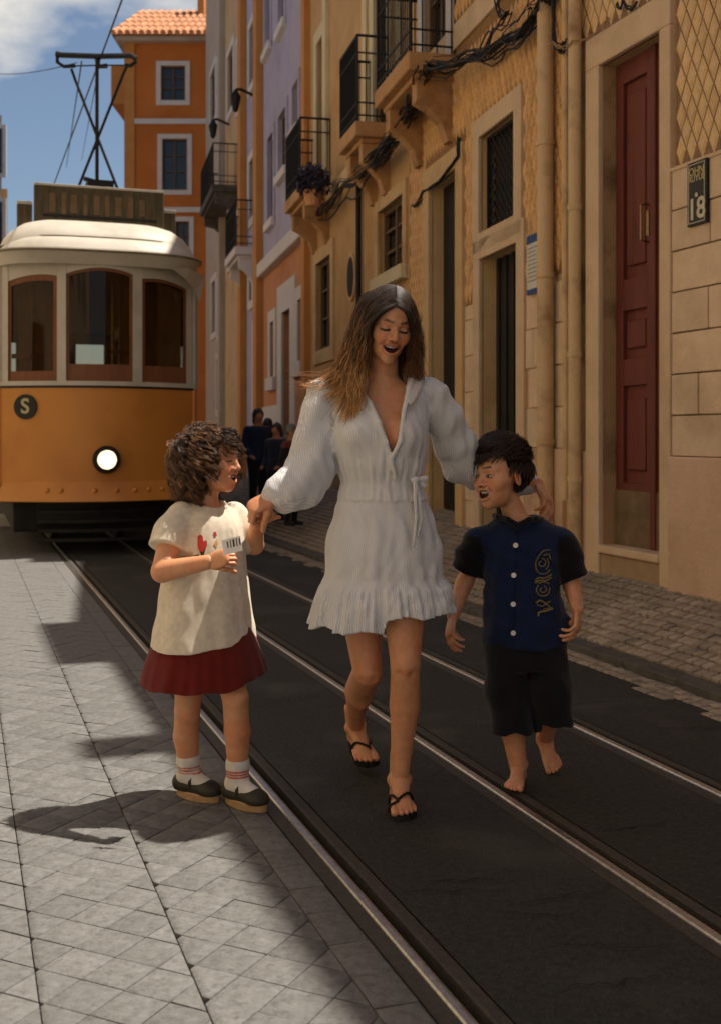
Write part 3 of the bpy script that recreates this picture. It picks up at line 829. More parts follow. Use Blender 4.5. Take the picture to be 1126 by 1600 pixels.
WO.box(MB(), -.25, WID, ZO, ZO + .16, -9, .3).build('eave_cornice', M_grey, hO, bevel=.03)
roof = empty('roof', WO.w(0, ZO + .16)); roof.parent = hO; roof.matrix_parent_inverse = Matrix.Translation(-hO.location)
bpy.context.view_layer.update()
def so(mb, name, m, **kw):
    o = mb.build(name, m, None, **kw); o.parent = roof; o.matrix_parent_inverse = roof.matrix_world.inverted(); return o
pit, run = .50, 5.0
so(MB().add([WO.w(-.35, ZO + .16, .42), WO.w(WID, ZO + .16, .42), WO.w(WID, ZO + .16 + run * pit, .42 - run), WO.w(-.35, ZO + .16 + run * pit, .42 - run), WO.w(-.35, ZO + .1, -9), WO.w(WID, ZO + .1, -9)], [(0, 1, 2, 3), (3, 2, 5, 4), (0, 3, 4)]), 'roof_slope', M_roof)
for k in range(int((WID + .3) / .22)):
    tt = -.28 + k * .22
    for q in range(5):
        s0, s1 = q * run / 5, (q + 1.06) * run / 5
        so(MB().tube([WO.w(tt, ZO + .18 + s0 * pit + .02, .46 - s0), WO.w(tt, ZO + .18 + s1 * pit - .01, .46 - s1)], [.085, .07], 6), 'roof_tile', M_roof, smooth=True)
WO.box(MB(), ot(285), ot(296), ZO + 1.5, ZO + 4.2, -4.0, -3.4).build('chimney', M_rust_or, hO)
WO.box(MB(), ot(212), ot(222), oz(258), oz(215), -.02, .4).build('window_box', M_iron, hO) if False else None
# left flank bay of the orange house
WO.box(MB(), -.55, -.02, oz(155), ZO - .5, -6, -.5).build('side_bay', M_rust_or, hO)

# left row of houses (only its warm front faces the street; out of frame for the most part)
hL = empty('house', S(-2.5, 6), 'long cream fronted house on the sunny side of the street', 'house')
WLm = MB(); WLm.box(S(-5.5, 3, 4.6), UD * 6, AD * 38, Vector((0, 0, 9.2)))
WLm.build('wall', mat('cream yellow render', (0.75, 0.59, 0.38), (0.81, 0.65, 0.44), 1.5, .9, .3), hL)
for k in range(9):
    for zz in (1.0, 4.0, 6.9):
        MB().box(S(-2.5, -6 + k * 3.1, zz + .85), UD * .06, AD * 1.0, Vector((0, 0, 1.7))).build('window', M_glass, hL)
        for s_ in (-1, 1): MB().box(S(-2.48, -6 + k * 3.1 + s_ * .58, zz + .85), UD * .12, AD * .15, Vector((0, 0, 1.9))).build('window_trim', M_whitetrim, hL)
# sliver of a far house at the left edge
hS = empty('house', P(-30, 700, 44), 'distant brown grey house beside the tram roof', 'house')
a_, b_ = P(-140, HY, 44), P(4, HY, 44)
def wedge(p0, p1, y0, y1, ytop, name, m):
    z1_ = P(0, ytop, y0).z; k_ = y1 / y0
    q = [P(p0, HY, y0), P(p1, HY, y0), P(p1 - 6, HY, y1), P(p0 - 6, HY, y1)]
    vs = [(v.x, v.y, 0) for v in q] + [(v.x, v.y, z1_) for v in q]
    MB().add(vs, [(0, 1, 5, 4), (1, 2, 6, 5), (2, 3, 7, 6), (3, 0, 4, 7), (4, 5, 6, 7)]).build(name, m, hS)
wedge(-140, 3, 44, 52, 180, 'wall', M_grey)
wedge(-120, 12, 46, 52, 295, 'annex', M_ochre)
for k_ in range(3):
    for zz in (2.0, 5.2, 8.4, 11.2):
        c_ = P(-100 + k_ * 42, HY, 44)
        wq = MB().aabb(c_.x - .5, c_.x + .5, 43.93, 44.02, zz, zz + 1.7).build('window', M_glass, hS)
        MB().aabb(c_.x - .65, c_.x + .65, 43.95, 44.02, zz - .16, zz + 1.85).build('window_surround', M_whitetrim, hS)
hL2 = empty('house', S(-2.6, 30), 'pale pink house further along the sunny side of the street', 'house')
MB().box(S(-5.6, 31.2, 5.4), UD * 6, AD * 18, Vector((0, 0, 10.8))).build('wall', mat('pale pink render', (0.66, 0.50, 0.40), (0.72, 0.56, 0.46), 1.5, .9, .3), hL2)
MB().box(S(-5.6, 31.2, 10.9), UD * 6.4, AD * 18.2, Vector((0, 0, .2))).build('roof', M_roof, hL2)
for k_ in range(6):
    for zz in (1.0, 4.2, 7.4):
        MB().box(S(-2.6, 23.6 + k_ * 3, zz + .85), UD * .08, AD * 1.0, Vector((0, 0, 1.7))).build('window', M_glass, hL2)
        MB().box(S(-2.61, 23.6 + k_ * 3, zz + .85), UD * .07, AD * 1.3, Vector((0, 0, 2.0))).build('window_surround', M_whitetrim, hL2)
# ------------------------------------------------------------------ TRAM
M_tramy = mat('mustard tram paint', (0.56, 0.215, 0.032), (0.60, 0.24, 0.040), 3, 0.42, 0.12, 90, c3=(0.49, 0.175, 0.028), c3scale=1.6, spec=0.45)
M_tramw = mat('cream tram paint', (0.50, 0.455, 0.37), (0.56, 0.51, 0.42), 5, 0.5, 0.12, 60, c3=(0.42, 0.375, 0.29), c3scale=2)
M_sash = mat('varnished sash', (0.17, 0.062, 0.026), (0.22, 0.085, 0.036), 6, 0.5, 0.2, stretch=(5, 5, .6))
M_board = mat('weathered sign board', (0.055, 0.045, 0.022), (0.11, 0.085, 0.045), 7, 0.7, 0.3, stretch=(4, 4, .5), c3=(0.16, 0.10, 0.05), c3scale=3)
M_under = mat('tram underframe', (0.010, 0.009, 0.008), (0.022, 0.018, 0.014), 8, 0.7, 0.3)
M_rubber = mat('black rim', (0.010, 0.010, 0.010), None, rough=0.4)
M_badge = mat('badge black', (0.014, 0.016, 0.014), None, rough=0.4)
M_badgel = mat('badge letter', (0.50, 0.44, 0.24), None, rough=0.6)
M_inside = mat('tram interior wood', (0.24, 0.13, 0.06), (0.32, 0.18, 0.085), 4, 0.7, stretch=(3, 3, .6))
M_seat = mat('tram seat', (0.05, 0.055, 0.035), (0.09, 0.085, 0.05), 8, 0.8)
M_grime = mat('roof edge grime', (0.14, 0.115, 0.07), (0.22, 0.18, 0.12), 8, 0.8)
M_lamp = bpy.data.materials.new('lit headlamp'); M_lamp.use_nodes = True
_b = M_lamp.node_tree.nodes['Principled BSDF']; _b.inputs['Base Color'].default_value = (1, .9, .7, 1)
_b.inputs['Emission Color'].default_value = (1, .78, .45, 1); _b.inputs['Emission Strength'].default_value = 1.5
M_pane = bpy.data.materials.new('tram window glass'); M_pane.use_nodes = True
_n, _l = M_pane.node_tree.nodes, M_pane.node_tree.links
_n.remove(_n['Principled BSDF']); _tr = _n.new('ShaderNodeBsdfTransparent'); _tr.inputs['Color'].default_value = (.72, .68, .60, 1)
_gl = _n.new('ShaderNodeBsdfGlossy'); _gl.inputs['Roughness'].default_value = .04
_fr = _n.new('ShaderNodeFresnel'); _fr.inputs['IOR'].default_value = 1.3
_mx = _n.new('ShaderNodeMixShader'); _l.new(_fr.outputs[0], _mx.inputs[0]); _l.new(_tr.outputs[0], _mx.inputs[1]); _l.new(_gl.outputs[0], _mx.inputs[2])
_l.new(_mx.outputs[0], _n['Material Output'].inputs['Surface'])

TU = (RAIL_U[0] + RAIL_U[1]) / 2
TA = 11.75
TS = 155.0
tram = empty('tram', S(TU, TA), 'mustard yellow tram with cream roof and lit round headlamp on the rails', 'tram')
def T(x, y, z): return S(TU + x, TA + y, z)
def tx(px): return (px - 155) / TS
def tz(py): return CAM_H - (py - HY) / TS
HWF = 0.97
def bow(x, b=.40): return b * (abs(x) / HWF) ** 2
def shell(x0, x1, zb, zt, o0, o1, n=14, b=.40):
    """curved front panel; zb, zt may be functions of x; o0 inner and o1 outer offset towards the viewer"""
    mb = MB(); fb = zb if callable(zb) else (lambda x: zb); ft = zt if callable(zt) else (lambda x: zt)
    vs = []
    for i in range(n + 1):
        x = x0 + (x1 - x0) * i / n
        vs += [T(x, bow(x, b) - o1, fb(x)), T(x, bow(x, b) - o1, ft(x)), T(x, bow(x, b) - o0, ft(x)), T(x, bow(x, b) - o0, fb(x))]
    fs = []
    for i in range(n):
        k = i * 4
        for a in range(4): fs.append((k + a, k + (a + 1) % 4, k + 4 + (a + 1) % 4, k + 4 + a)[::-1])
    fs += [(0, 1, 2, 3), tuple(n * 4 + a for a in (3, 2, 1, 0))]
    return mb.add(vs, fs)
zsill, zbt, zbb = tz(603), tz(752), tz(782)
shell(-HWF, HWF, zbt - .02, zsill, -.04, .0).build('front_panel', M_tramy, tram, smooth=True)
shell(-HWF - .01, HWF + .01, zsill, zsill + .045, -.05, .02).build('sill_rail', M_tramw, tram, smooth=True)
shell(-HWF - .012, HWF + .012, zsill - .022, zsill - .001, -.05, .012).build('sill_bead', M_rubber, tram, smooth=True)
# bumper apron, flared outwards
vs = []; n = 20; fs = []
for i in range(n + 1):
    x = -1 + 2 * i / n
    xa, xb = x * (HWF - .02), x * (HWF + .07)
    vs += [T(xa, bow(x * HWF) - .006, zbt), T(xb, bow(x * HWF) - .10, zbb), T(xb * .99, bow(x * HWF) - .06, zbb - .01), T(xa * .99, bow(x * HWF) + .05, zbt - .01)]
for i in range(n):
    k = i * 4
    for a in range(4): fs.append((k + a, k + 4 + a, k + 4 + (a + 1) % 4, k + (a + 1) % 4))
MB().add(vs, fs).build('bumper', M_tramy, tram, smooth=True)
for px in (70, 90, 140, 173, 202, 224, 247, 268, 284):
    x = tx(px); zc = (zbt * .55 + zbb * .45)
    rv = MB(); c = T(x, bow(x) - .052, zc); ax = (T(0, -1, .45) - T(0, 0, 0)).normalized()
    rv.tube([c - ax * .01, c + ax * .008, c + ax * .02, c + ax * .026], [.030, .028, .018, .004], 12); rv.build('rivet', M_tramy, tram, smooth=True)
# window posts, header, sashes and panes
zh = tz(404)
def arch(xa, xb, rise, tilt=0.0, base=None):
    return lambda x: base + rise * (1 - ((x - (xa + xb) / 2) / ((xb - xa) / 2)) ** 2) + tilt * (x - (xa + xb) / 2)
wz0 = zsill + .045
wins = [(tx(14), tx(85), .035, .10, tz(437)), (tx(98), tx(200), .06, .03, tz(429)), (tx(215), tx(293), .035, -.10, tz(437))]
for px0, px1 in ((6, 14), (85, 98), (200, 215), (293, 303)):
    shell(tx(px0), tx(px1), wz0, zh, -.04, .012, 2).build('window_post', M_tramw, tram, smooth=True)
for a, b, rise, tilt, base in wins:
    A_ = arch(a, b, rise, tilt, base)
    shell(a, b, A_, zh, -.03, .004, 12).build('window_header', M_tramw, tram, smooth=True)
    s_ = empty('window', T((a + b) / 2, bow((a + b) / 2), wz0)); s_.parent = tram; s_.matrix_parent_inverse = Matrix.Translation(-tram.location)
    bpy.context.view_layer.update()
    def sb(mb, name, m, s_=s_):
        o = mb.build(name, m, None, smooth=True); o.parent = s_; o.matrix_parent_inverse = s_.matrix_world.inverted(); return o
    bt = .17 if a > -.5 else .10
    sb(shell(a, b, wz0, wz0 + bt, -.05, -.012, 6), 'bottom_rail', M_sash)
    sb(shell(a, a + .032, wz0 + bt, A_, -.05, -.012, 3), 'stile', M_sash)
    sb(shell(b - .032, b, wz0 + bt, A_, -.05, -.012, 3), 'stile', M_sash)
    sb(shell(a + .032, b - .032, lambda x: A_(x) - (.06 if a < -.5 else .03), A_, -.05, -.012, 8), 'top_rail', M_sash)
    sb(shell(a + .03, b - .03, wz0 + .05, lambda x: A_(x) - .02, -.034, -.028, 8), 'pane', M_pane)
sb_ = shell(tx(20), tx(82), tz(560), tz(553), -.09, -.05, 4); sb_.build('rail_bar', M_sash, tram)
sb_ = shell(tx(160), tx(195), tz(552), tz(546), -.12, -.08, 4); sb_.build('rail_bar', M_sash, tram)
# headlamp and route badge
hc = T(tx(158), -.03, tz(718))
fa = (T(0, -1, 0) - T(0, 0, 0))
lampr = MB().tube([hc - fa * .05, hc + fa * .03, hc + fa * .058, hc + fa * .062], [.135, .14, .125, .095], 32, caps=False).build('headlamp_rim', M_rubber, tram, smooth=True)
MB().tube([hc + fa * .02, hc + fa * .04, hc + fa * .055], [.098, .085, .03], 28).build('headlamp', M_lamp, tram, smooth=True)
bxx = tx(40); bc = T(bxx, bow(bxx), tz(636))
sl = math.atan2(.8 * bxx / HWF ** 2, 1)
bn = (fa * math.cos(sl) + (T(-1, 0, 0) - T(0, 0, 0)) * math.sin(-sl)).normalized()
bdg = empty('route_badge', bc); bdg.parent = tram; bdg.matrix_parent_inverse = Matrix.Translation(-tram.location); bpy.context.view_layer.update()
o = MB().disc(bc + bn * .008, bn, .125, .02, 32).build('badge_disc', M_badge, None); o.parent = bdg; o.matrix_parent_inverse = bdg.matrix_world.inverted()
class _W: pass
w_ = _W(); w_.n = bn; w_.t = -(Vector((0, 0, 1)).cross(bn)).normalized(); w_.w = lambda t, z, n: bc + bn * n
o = text('S', w_, 0, 0, .019, .21, M_badgel, tram, 'badge_letter', .004); mwk = o.matrix_basis.copy(); o.parent = bdg; o.matrix_parent_inverse = bdg.matrix_world.inverted(); o.matrix_basis = mwk
# roof: lower canopy lip and domed hood
def hood(levels, n=40, name='roof', m=M_tramw, L=8.6):
    """levels: (half width, front overhang, z); plan is a bowed front running back along the body"""
    vs, fs = [], []
    for hw, fo, z in levels:
        row = [(hw, L)]
        for i in range(n + 1):
            a = math.pi * i / n; c = math.cos(a); s_ = math.sin(a)
            row.append((hw * (abs(c) ** .62) * (1 if c > 0 else -1), .55 - (fo + .55) * (s_ ** .85)))
        row.append((-hw, L))
        vs += [T(x, y, z) for x, y in row]
    k = n + 3
    for i in range(len(levels) - 1):
        for j in range(k - 1): fs.append((i * k + j, i * k + j + 1, (i + 1) * k + j + 1, (i + 1) * k + j))
    fs.append(tuple((len(levels) - 1) * k + j for j in range(k)))
    return MB().add(vs, fs).build(name, m, tram, smooth=True)
hood([(1.00, .02, tz(416)), (1.04, .08, tz(404)), (1.07, .12, tz(398)), (1.06, .11, tz(393)), (.98, .05, tz(392))], name='canopy_lip')
hood([(1.075, .125, tz(399)), (1.08, .13, tz(395.5)), (1.05, .10, tz(394))], name='gutter', m=M_grime)
hood([(1.01, .075, tz(394)), (.97, .04, tz(384)), (.90, -.02, tz(375)), (.84, -.06, tz(371.5))], name='lower_hood')
hood([(.86, -.05, tz(374)), (.87, -.045, tz(371)), (.84, -.06, tz(370))], name='hood_bead', m=M_grime)
hood([(.99, -.05, tz(384)), (.95, -.07, tz(371)), (.88, -.14, tz(358)), (.77, -.26, tz(346)), (.62, -.40, tz(338)), (.42, -.54, tz(334)), (.25, -.62, tz(333))], name='upper_hood')
fl = [T(tx(258), -.10, tz(417)), T(tx(290), .04, tz(414)), T(tx(322), .30, tz(420)), T(tx(314), .30, tz(463)), T(tx(306), .24, tz(444)), T(tx(285), .06, tz(431))]
fo = Vector((0, 0, 0)) + (T(0, .02, 0) - T(0, 0, 0))
MB().add(fl + [p + fo for p in fl], [(0, 1, 5), (1, 2, 4, 5), (2, 3, 4), (6, 11, 7), (7, 11, 10, 8), (8, 10, 9), *[(i, i + 6, (i + 1) % 6 + 6, (i + 1) % 6) for i in range(6)]]).build('sunlit_corner_panel', M_tramw, tram)  # added panel standing in for the sunlit corner of the canopy
# destination box and side boards
def slab(x0, x1, y0, y1, z0, z1, name, m, bevel=.015):
    c = T((x0 + x1) / 2, (y0 + y1) / 2, (z0 + z1) / 2)
    return MB().box(c, UD * (x1 - x0), AD * (y1 - y0), Vector((0, 0, z1 - z0))).build(name, m, tram, bevel=bevel)
s2 = 150.0
def tx2(px): return (px - 155) / s2 + .03
def tz2(py): return CAM_H - (py - HY) / s2
slab(tx2(53), tx2(252), .45, .55, tz2(352), tz2(294), 'destination_board', M_board)
slab(tx2(53), tx2(252), .44, .56, tz2(296), tz2(292.5), 'board_cap', M_tramw, .004)
slab(tx2(66), tx2(240), .437, .447, tz2(344), tz2(340), 'board_moulding', M_under, .003)
for px0, px1 in ((29, 52), (254, 275)):
    slab(tx2(px0), tx2(px1), .62, .72, tz2(375), tz2(320), 'side_board', M_board)
    slab(tx2(px0), tx2(px1), .61, .73, tz2(322), tz2(317), 'board_cap', M_tramw, .004)
# faded lettering on the destination board
w2_ = _W(); w2_.n = fa.normalized(); w2_.t = -UD; w2_.w = lambda t, z, n: T(tx2(153), .447, tz2(322)) + fa * n
M_faded = mat('faded sign letters', (0.13, 0.085, 0.045), (0.19, 0.12, 0.06), 9, .8)
for k_, (px_, w_, h_) in enumerate(((80, 9, 30), (97, 7, 34), (112, 10, 28), (130, 6, 33), (147, 9, 30), (163, 7, 34), (180, 10, 29), (199, 8, 33), (217, 9, 26))):
    zc_ = tz2(322); MB().box(T(tx2(px_), .446, zc_), UD * (w_ / s2), AD * .006, Vector((0, 0, h_ / s2))).build('faded_letter', M_faded, tram)
# body sides with posts, sashes and panes
HB = 1.10; LB = 8.4
for s in (-1, 1):
    xs = s * HB
    c = lambda y0, y1, z0, z1, th=.05, xo=0: MB().box(T(xs + xo, (y0 + y1) / 2, (z0 + z1) / 2), UD * th, AD * (y1 - y0), Vector((0, 0, z1 - z0)))
    c(.95, LB, zbb, zsill).build('side_panel', M_tramy, tram)
    c(.95, LB, zsill, zsill + .05, .07).build('side_sill', M_tramw, tram)
    c(.95, LB, tz(432), zh, .05).build('side_header', M_tramw, tram)
    # short angled flank between bow front and body side
    q = [T(s * HWF, bow(HWF), 0), T(xs, .95, 0)]; up = Vector((0, 0, 1)); off = (q[1] - q[0]).normalized()
    MB().box((q[0] + q[1]) / 2 + up * ((zbb + zsill) / 2), q[1] - q[0], Vector((off.y, -off.x, 0)) * .04, up * (zsill - zbb)).build('corner_panel', M_tramy, tram)
    for pq in (q[0] + off * .05, q[1] - off * .04):
        MB().box(pq + up * ((zsill + zh) / 2), off * .07, Vector((off.y, -off.x, 0)) * .05, up * (zh - zsill)).build('corner_post', M_tramw, tram)
    y = .95; nwin = 6; wl = (LB - .95) / nwin
    for k in range(nwin + 1):
        yy = .95 + k * wl
        c(yy - .035, yy + .035, zsill, zh, .055).build('side_post', M_tramw, tram)
        if k < nwin:
            sw_ = MB()
            for y0, y1, z0, z1 in ((yy + .035, yy + .075, zsill + .05, tz(432)), (yy + wl - .075, yy + wl - .035, zsill + .05, tz(432)), (yy + .075, yy + wl - .075, zsill + .05, zsill + .10), (yy + .075, yy + wl - .075, tz(432) - .05, tz(432))):
                sw_.box(T(xs - s * .02, (y0 + y1) / 2, (z0 + z1) / 2), UD * .03, AD * (y1 - y0), up * (z1 - z0))
            wq = sw_.build('side_window', M_sash, tram)
            pn = MB().box(T(xs - s * .02, yy + wl / 2, (zsill + tz(432)) / 2 + .03), UD * .006, AD * (wl - .1), up * (tz(432) - zsill - .07)).build('pane', M_pane, None); pn.parent = wq
slab(-HB, HB, LB - .05, LB, zbb, zsill, 'rear_wall', M_inside, 0)
slab(-HB, HB, LB - .05, LB, tz(440), zh, 'rear_header', M_inside, 0)
for x_ in (-1.03, -.42, .42, 1.03): slab(x_ - .07, x_ + .07, LB - .05, LB, zsill, tz(440), 'rear_post', M_inside, 0)
slab(-HB + .04, HB - .04, .5, LB - .06, zbb - .02, zbb + .25, 'floor', M_inside, 0)
slab(-HB + .04, HB - .04, .62, LB - .06, zh - .05, zh, 'ceiling', M_inside, 0)
slab(-.75, -.32, 1.55, 1.62, zbb, zh - .05, 'partition', M_inside, 0)
slab(.35, HB - .05, 1.55, 1.62, zbb, zh - .05, 'partition', M_inside, 0)
for k in range(5):
    for s in (-1, 1):
        slab(s * .62 - .33, s * .62 + .33, 2.3 + k * 1.1, 2.38 + k * 1.1, zbb + .2, zsill + .25, 'seat_back', M_seat, .03)
for x, y in ((-.25, 1.0), (.22, 1.1), (-.62, 1.2), (.5, .9)):
    MB().tube([T(x, y, zbb), T(x, y, zh)], .018, 8).build('grab_pole', M_brass, tram, smooth=True)
slab(-.22, .10, .52, .62, zbb + .2, zsill + .12, 'controller_stand', M_iron, .03)
# underframe, guard bars and wheels
slab(-.86, .86, .42, 7.6, .22, zbb + .01, 'underframe', M_under, .02)
for k in range(4): shell(-.62, .62, .12 + .095 * k, .155 + .095 * k, -.22, -.17, 8).build('guard_bar', M_under, tram)
shell(-.8, .8, .30, zbb, -.30, -.25, 8).build('buffer_beam', M_under, tram)
for y in (1.7, 5.4):
    for u in (RAIL_U[0], RAIL_U[1]):
        c = T(u - TU - .015, y, .33)
        MB().disc(c, UD, .33, .07, 28).build('wheel', M_under, tram, smooth=True)
# current collector: crossed rods, centre mast, top bow
pd = 13.6
pa = empty('trolley_bow', P(152, 293, pd)); pa.parent = tram; pa.matrix_parent_inverse = Matrix.Translation(-tram.location); bpy.context.view_layer.update()
def sp(mb, name, m):
    o = mb.build(name, m, None, smooth=True); o.parent = pa; o.matrix_parent_inverse = pa.matrix_world.inverted(); return o
sp(MB().tube([P(152, 300, pd), P(152, 90, pd)], .022, 8), 'mast', M_iron)
sp(MB().tube([P(112, 108, pd), P(118, 125, pd), P(186, 300, pd)], .017, 8), 'rod', M_iron)
sp(MB().tube([P(200, 100, pd), P(192, 118, pd), P(120, 300, pd)], .017, 8), 'rod', M_iron)
sp(MB().tube([P(88, 84, pd), P(96, 86, pd), P(152, 88, pd), P(205, 87, pd), P(213, 92, pd)], .034, 8), 'top_bar', M_iron)
sp(MB().tube([P(90, 84, pd), P(90, 97, pd), P(100, 104, pd), P(118, 103, pd)], .022, 8), 'horn', M_iron)
sp(MB().tube([P(211, 88, pd), P(212, 97, pd), P(204, 103, pd), P(196, 102, pd)], .022, 8), 'horn', M_iron)
sp(MB().tube([P(118, 103, pd), P(160, 102, pd), P(196, 102, pd)], .009, 6), 'lower_bar', M_iron)
sp(MB().tube([P(152, 92, pd), P(155, 104, pd), P(168, 103, pd)], .03, 8), 'bar_clamp', M_iron)
sp(MB().tube([P(132, 279, pd), P(142, 282, pd), P(168, 291, pd)], .028, 8), 'base_lever', M_iron)
sp(MB().box(P(156, 291, pd), UD * .3, AD * .25, Vector((0, 0, .1))), 'base_plate', M_iron)
# overhead wires
def wire(pts, r=.008, sag=0.0):
    o = MB(); a, b = Vector(pts[0]), Vector(pts[1])
    o.tube([a.lerp(b, t / 12) - Vector((0, 0, sag * 4 * (t / 12) * (1 - t / 12))) for t in range(13)], r, 5)
    return o
zt = P(152, 84, pd).z + .02
pb = P(160, 84, pd)
tag(wire([pb + AD * 30, pb - AD * 13], .010).build('contact_wire', M_cable), 'thin black contact wire running above the tram roof rod', 'wire')
tag(wire([P(128, 96, 15), P(104, 262, 40)], .010).build('span_wire', M_cable), 'faint wire dropping behind the crossed roof rods', 'wire')
tag(wire([P(-30, 110, 30), P(120, 98, 14.5)], .007, .12).build('guy_wire', M_cable), 'thin wire crossing the sky towards the roof rod', 'wire')
tag(wire([P(155, 104, 14.5), P(128, 250, 40)], .007).build('feeder_wire', M_cable), 'hair thin wire behind the tram mast', 'wire')
# ------------------------------------------------------------------ PIPES, CABLES, PLANT ON THE WALLS
def pipe(name, label, pts, r, m=M_pipe, brackets=(), n=12):
    e = empty(name, pts[-1], label, 'pipe')
    MB().tube(pts, r, n).build('pipe_run', m, e, smooth=True)
    for p, rr in brackets:
        MB().tube([p - Vector((0, 0, .02)), p + Vector((0, 0, .02))], rr, n).build('collar', m, e, smooth=True)
    return e
tq = WA.tp(893)
c0 = WB.w(.28, 0, .085)
pipe('drain_pipe', 'thick sand coloured drain pipe beside the notice board', [c0 + Vector((0, 0, 7.0)), c0 + Vector((0, 0, .33))], .060, brackets=[(c0 + Vector((0, 0, z)), .069) for z in (3.3, 2.35, 1.15)])
c1 = WA.w(tq - .02, 0, .06)
pipe('conduit_pipe', 'thin ribbed conduit between the drain pipes', [c1 + Vector((0, 0, 7)), c1 + Vector((0, 0, 2.6)), c1 + Vector((.01, .01, 1.2)), c1 + Vector((0, 0, .75))], .03)
c2 = WA.w(tq - .17, 0, .075)
pipe('drain_pipe', 'slimmer cream drain pipe next to the red door surround', [c2 + Vector((0, 0, 7)), c2 + Vector((0, 0, .34))], .045, brackets=[(c2 + Vector((0, 0, z)), .052) for z in (2.75, 1.75, .9)])
c3 = WA.w(tq - .095, 0, .05)
pipe('cable_conduit', 'narrow tan cable tube beside the cream pipe', [c3 + Vector((0, 0, 7)), c3 + Vector((0, 0, 1.7))], .016, M_cablet)

rc = random.Random(21)
def cable_bundle(label, path, nc, spread, r=.009, sag=.05, m=M_cable, loops=0):
    e = empty('cable_bundle', path[0], label, 'cables')
    for k in range(nc):
        ph = rc.uniform(0, 6.28); pts = []
        o1 = Vector((rc.gauss(0, spread), rc.gauss(0, spread), rc.gauss(0, spread)))
        N = 8 * (len(path) - 1)
        for i in range(N + 1):
            f = i / 8; j = min(int(f), len(path) - 2); t = f - j
            p = path[j].lerp(path[j + 1], t)
            w = mnoise.noise_vector(Vector((f * 1.3, k * 7.7, 1.0))) * spread * 1.8
            p = p + o1 * (.5 + .5 * math.sin(f * 1.7 + ph)) + w - Vector((0, 0, sag * 4 * t * (1 - t) * rc.uniform(.7, 1.2)))
            pts.append(p)
        MB().tube(pts, r * rc.uniform(.45, 1.0), 5).build('cable', m, e, smooth=True)
    return e
def wbp(px, py, n=.12):
    return WB.w(WB.tp(px), WB.z(px, py), n)
cable_bundle('thick tangle of black cables along the orange tiled wall up to the pipe', [wbp(880, -25), wbp(862, 20), wbp(810, 62), wbp(765, 88, .16), wbp(718, 108, .3)], 22, .045, .010)
cable_bundle('drooping black cables looped under the near iron balcony', [wbp(718, 108, .3), wbp(690, 140, .25), wbp(668, 175, .2), wbp(640, 220, .2), wbp(600, 255, .2)], 18, .055, .011)
cable_bundle('black cable hank hanging below the middle balcony', [wbp(640, 225, .2), wbp(608, 262, .2), wbp(560, 290, .2), wbp(520, 330, .15), wbp(498, 345, .1)], 12, .06, .012)
cable_bundle('two loose dark cables running past the window and lintel', [wbp(725, 215, .05), wbp(724, 245, .05), wbp(668, 298, .05), wbp(650, 320, .04)], 2, .01, .012)
cable_bundle('loose cable curling in front of the upper tiles', [wbp(800, -20), wbp(798, 12), wbp(815, 18), wbp(790, 45), wbp(765, 88)], 4, .02, .009)
def wap(px, py, n=.10): return WA.w(WA.tp(px), WA.z(px, py), n)
cable_bundle('dark cables tied along the corner pipes above the lintel', [wap(885, -20), wap(884, 40), wap(890, 75), wap(905, 66)], 6, .018, .008)
cable_bundle('pale cord tied across the pipes to the red door lintel', [wap(886, 60, .14), wap(895, 70, .16), wap(918, 66, .12), wap(965, 30, .05)], 2, .008, .007, m=M_cablet)
cable_bundle('short black cable arch above the red door lintel', [wap(972, 8, .05), wap(985, 2, .06), wap(1005, 4, .05)], 2, .006, .012)

# hanging plant on the far balcony
M_leafp = mat('purple dark leaf', (0.018, 0.016, 0.03), (0.05, 0.045, 0.075), 8, 0.45)
pp = empty('balcony_plant', wbp(490, 300, .5), 'dark purple trailing plant spilling over the far iron balcony', 'plant')
lf = MB(); cpt = P(489, 285, 15.6); rl = random.Random(4)
for k in range(650):
    v = Vector((rl.gauss(0, 1), rl.gauss(0, 1), rl.gauss(0, 1))).normalized() * (rl.random() ** .4)
    c = cpt + Vector((v.x * .26, v.y * .30, v.z * .26))
    a = Vector((rl.gauss(0, 1), rl.gauss(0, 1), rl.gauss(0, 1))).normalized(); b = a.orthogonal().normalized(); s = rl.uniform(.03, .06)
    lf.add([c - a * s, c + b * s * .4, c + a * s, c - b * s * .4], [(0, 1, 2, 3)])
lf.build('foliage', M_leafp, pp)
MB().tube([cpt - Vector((0, 0, .32)), cpt - Vector((0, 0, .12))], [.10, .14], 12).build('flower_pot', M_roof, pp)
# lanterns high on the far fronts
for px, py, t_ in ((352, 195, 'bracket lantern'), (392, 150, 'bracket lantern')):
    p = WB.w(WB.tp(px + 8), WB.z(px + 8, py), .02)
    e = empty('wall_lantern', p, ('black iron bracket lantern on the sand coloured house' if px < 370 else 'black iron bracket lantern on the narrow violet house'), 'lantern')
    q = p + WB.n * .4
    MB().tube([p, p + WB.n * .3 + Vector((0, 0, .12)), q + Vector((0, 0, .1))], .03, 6).build('bracket', M_iron, e)
    MB().tube([q + Vector((0, 0, .1)), q + Vector((0, 0, -.05)), q + Vector((0, 0, -.3)), q + Vector((0, 0, -.36))], [.03, .12, .07, .03], 6).build('lamp_head', M_iron, e)
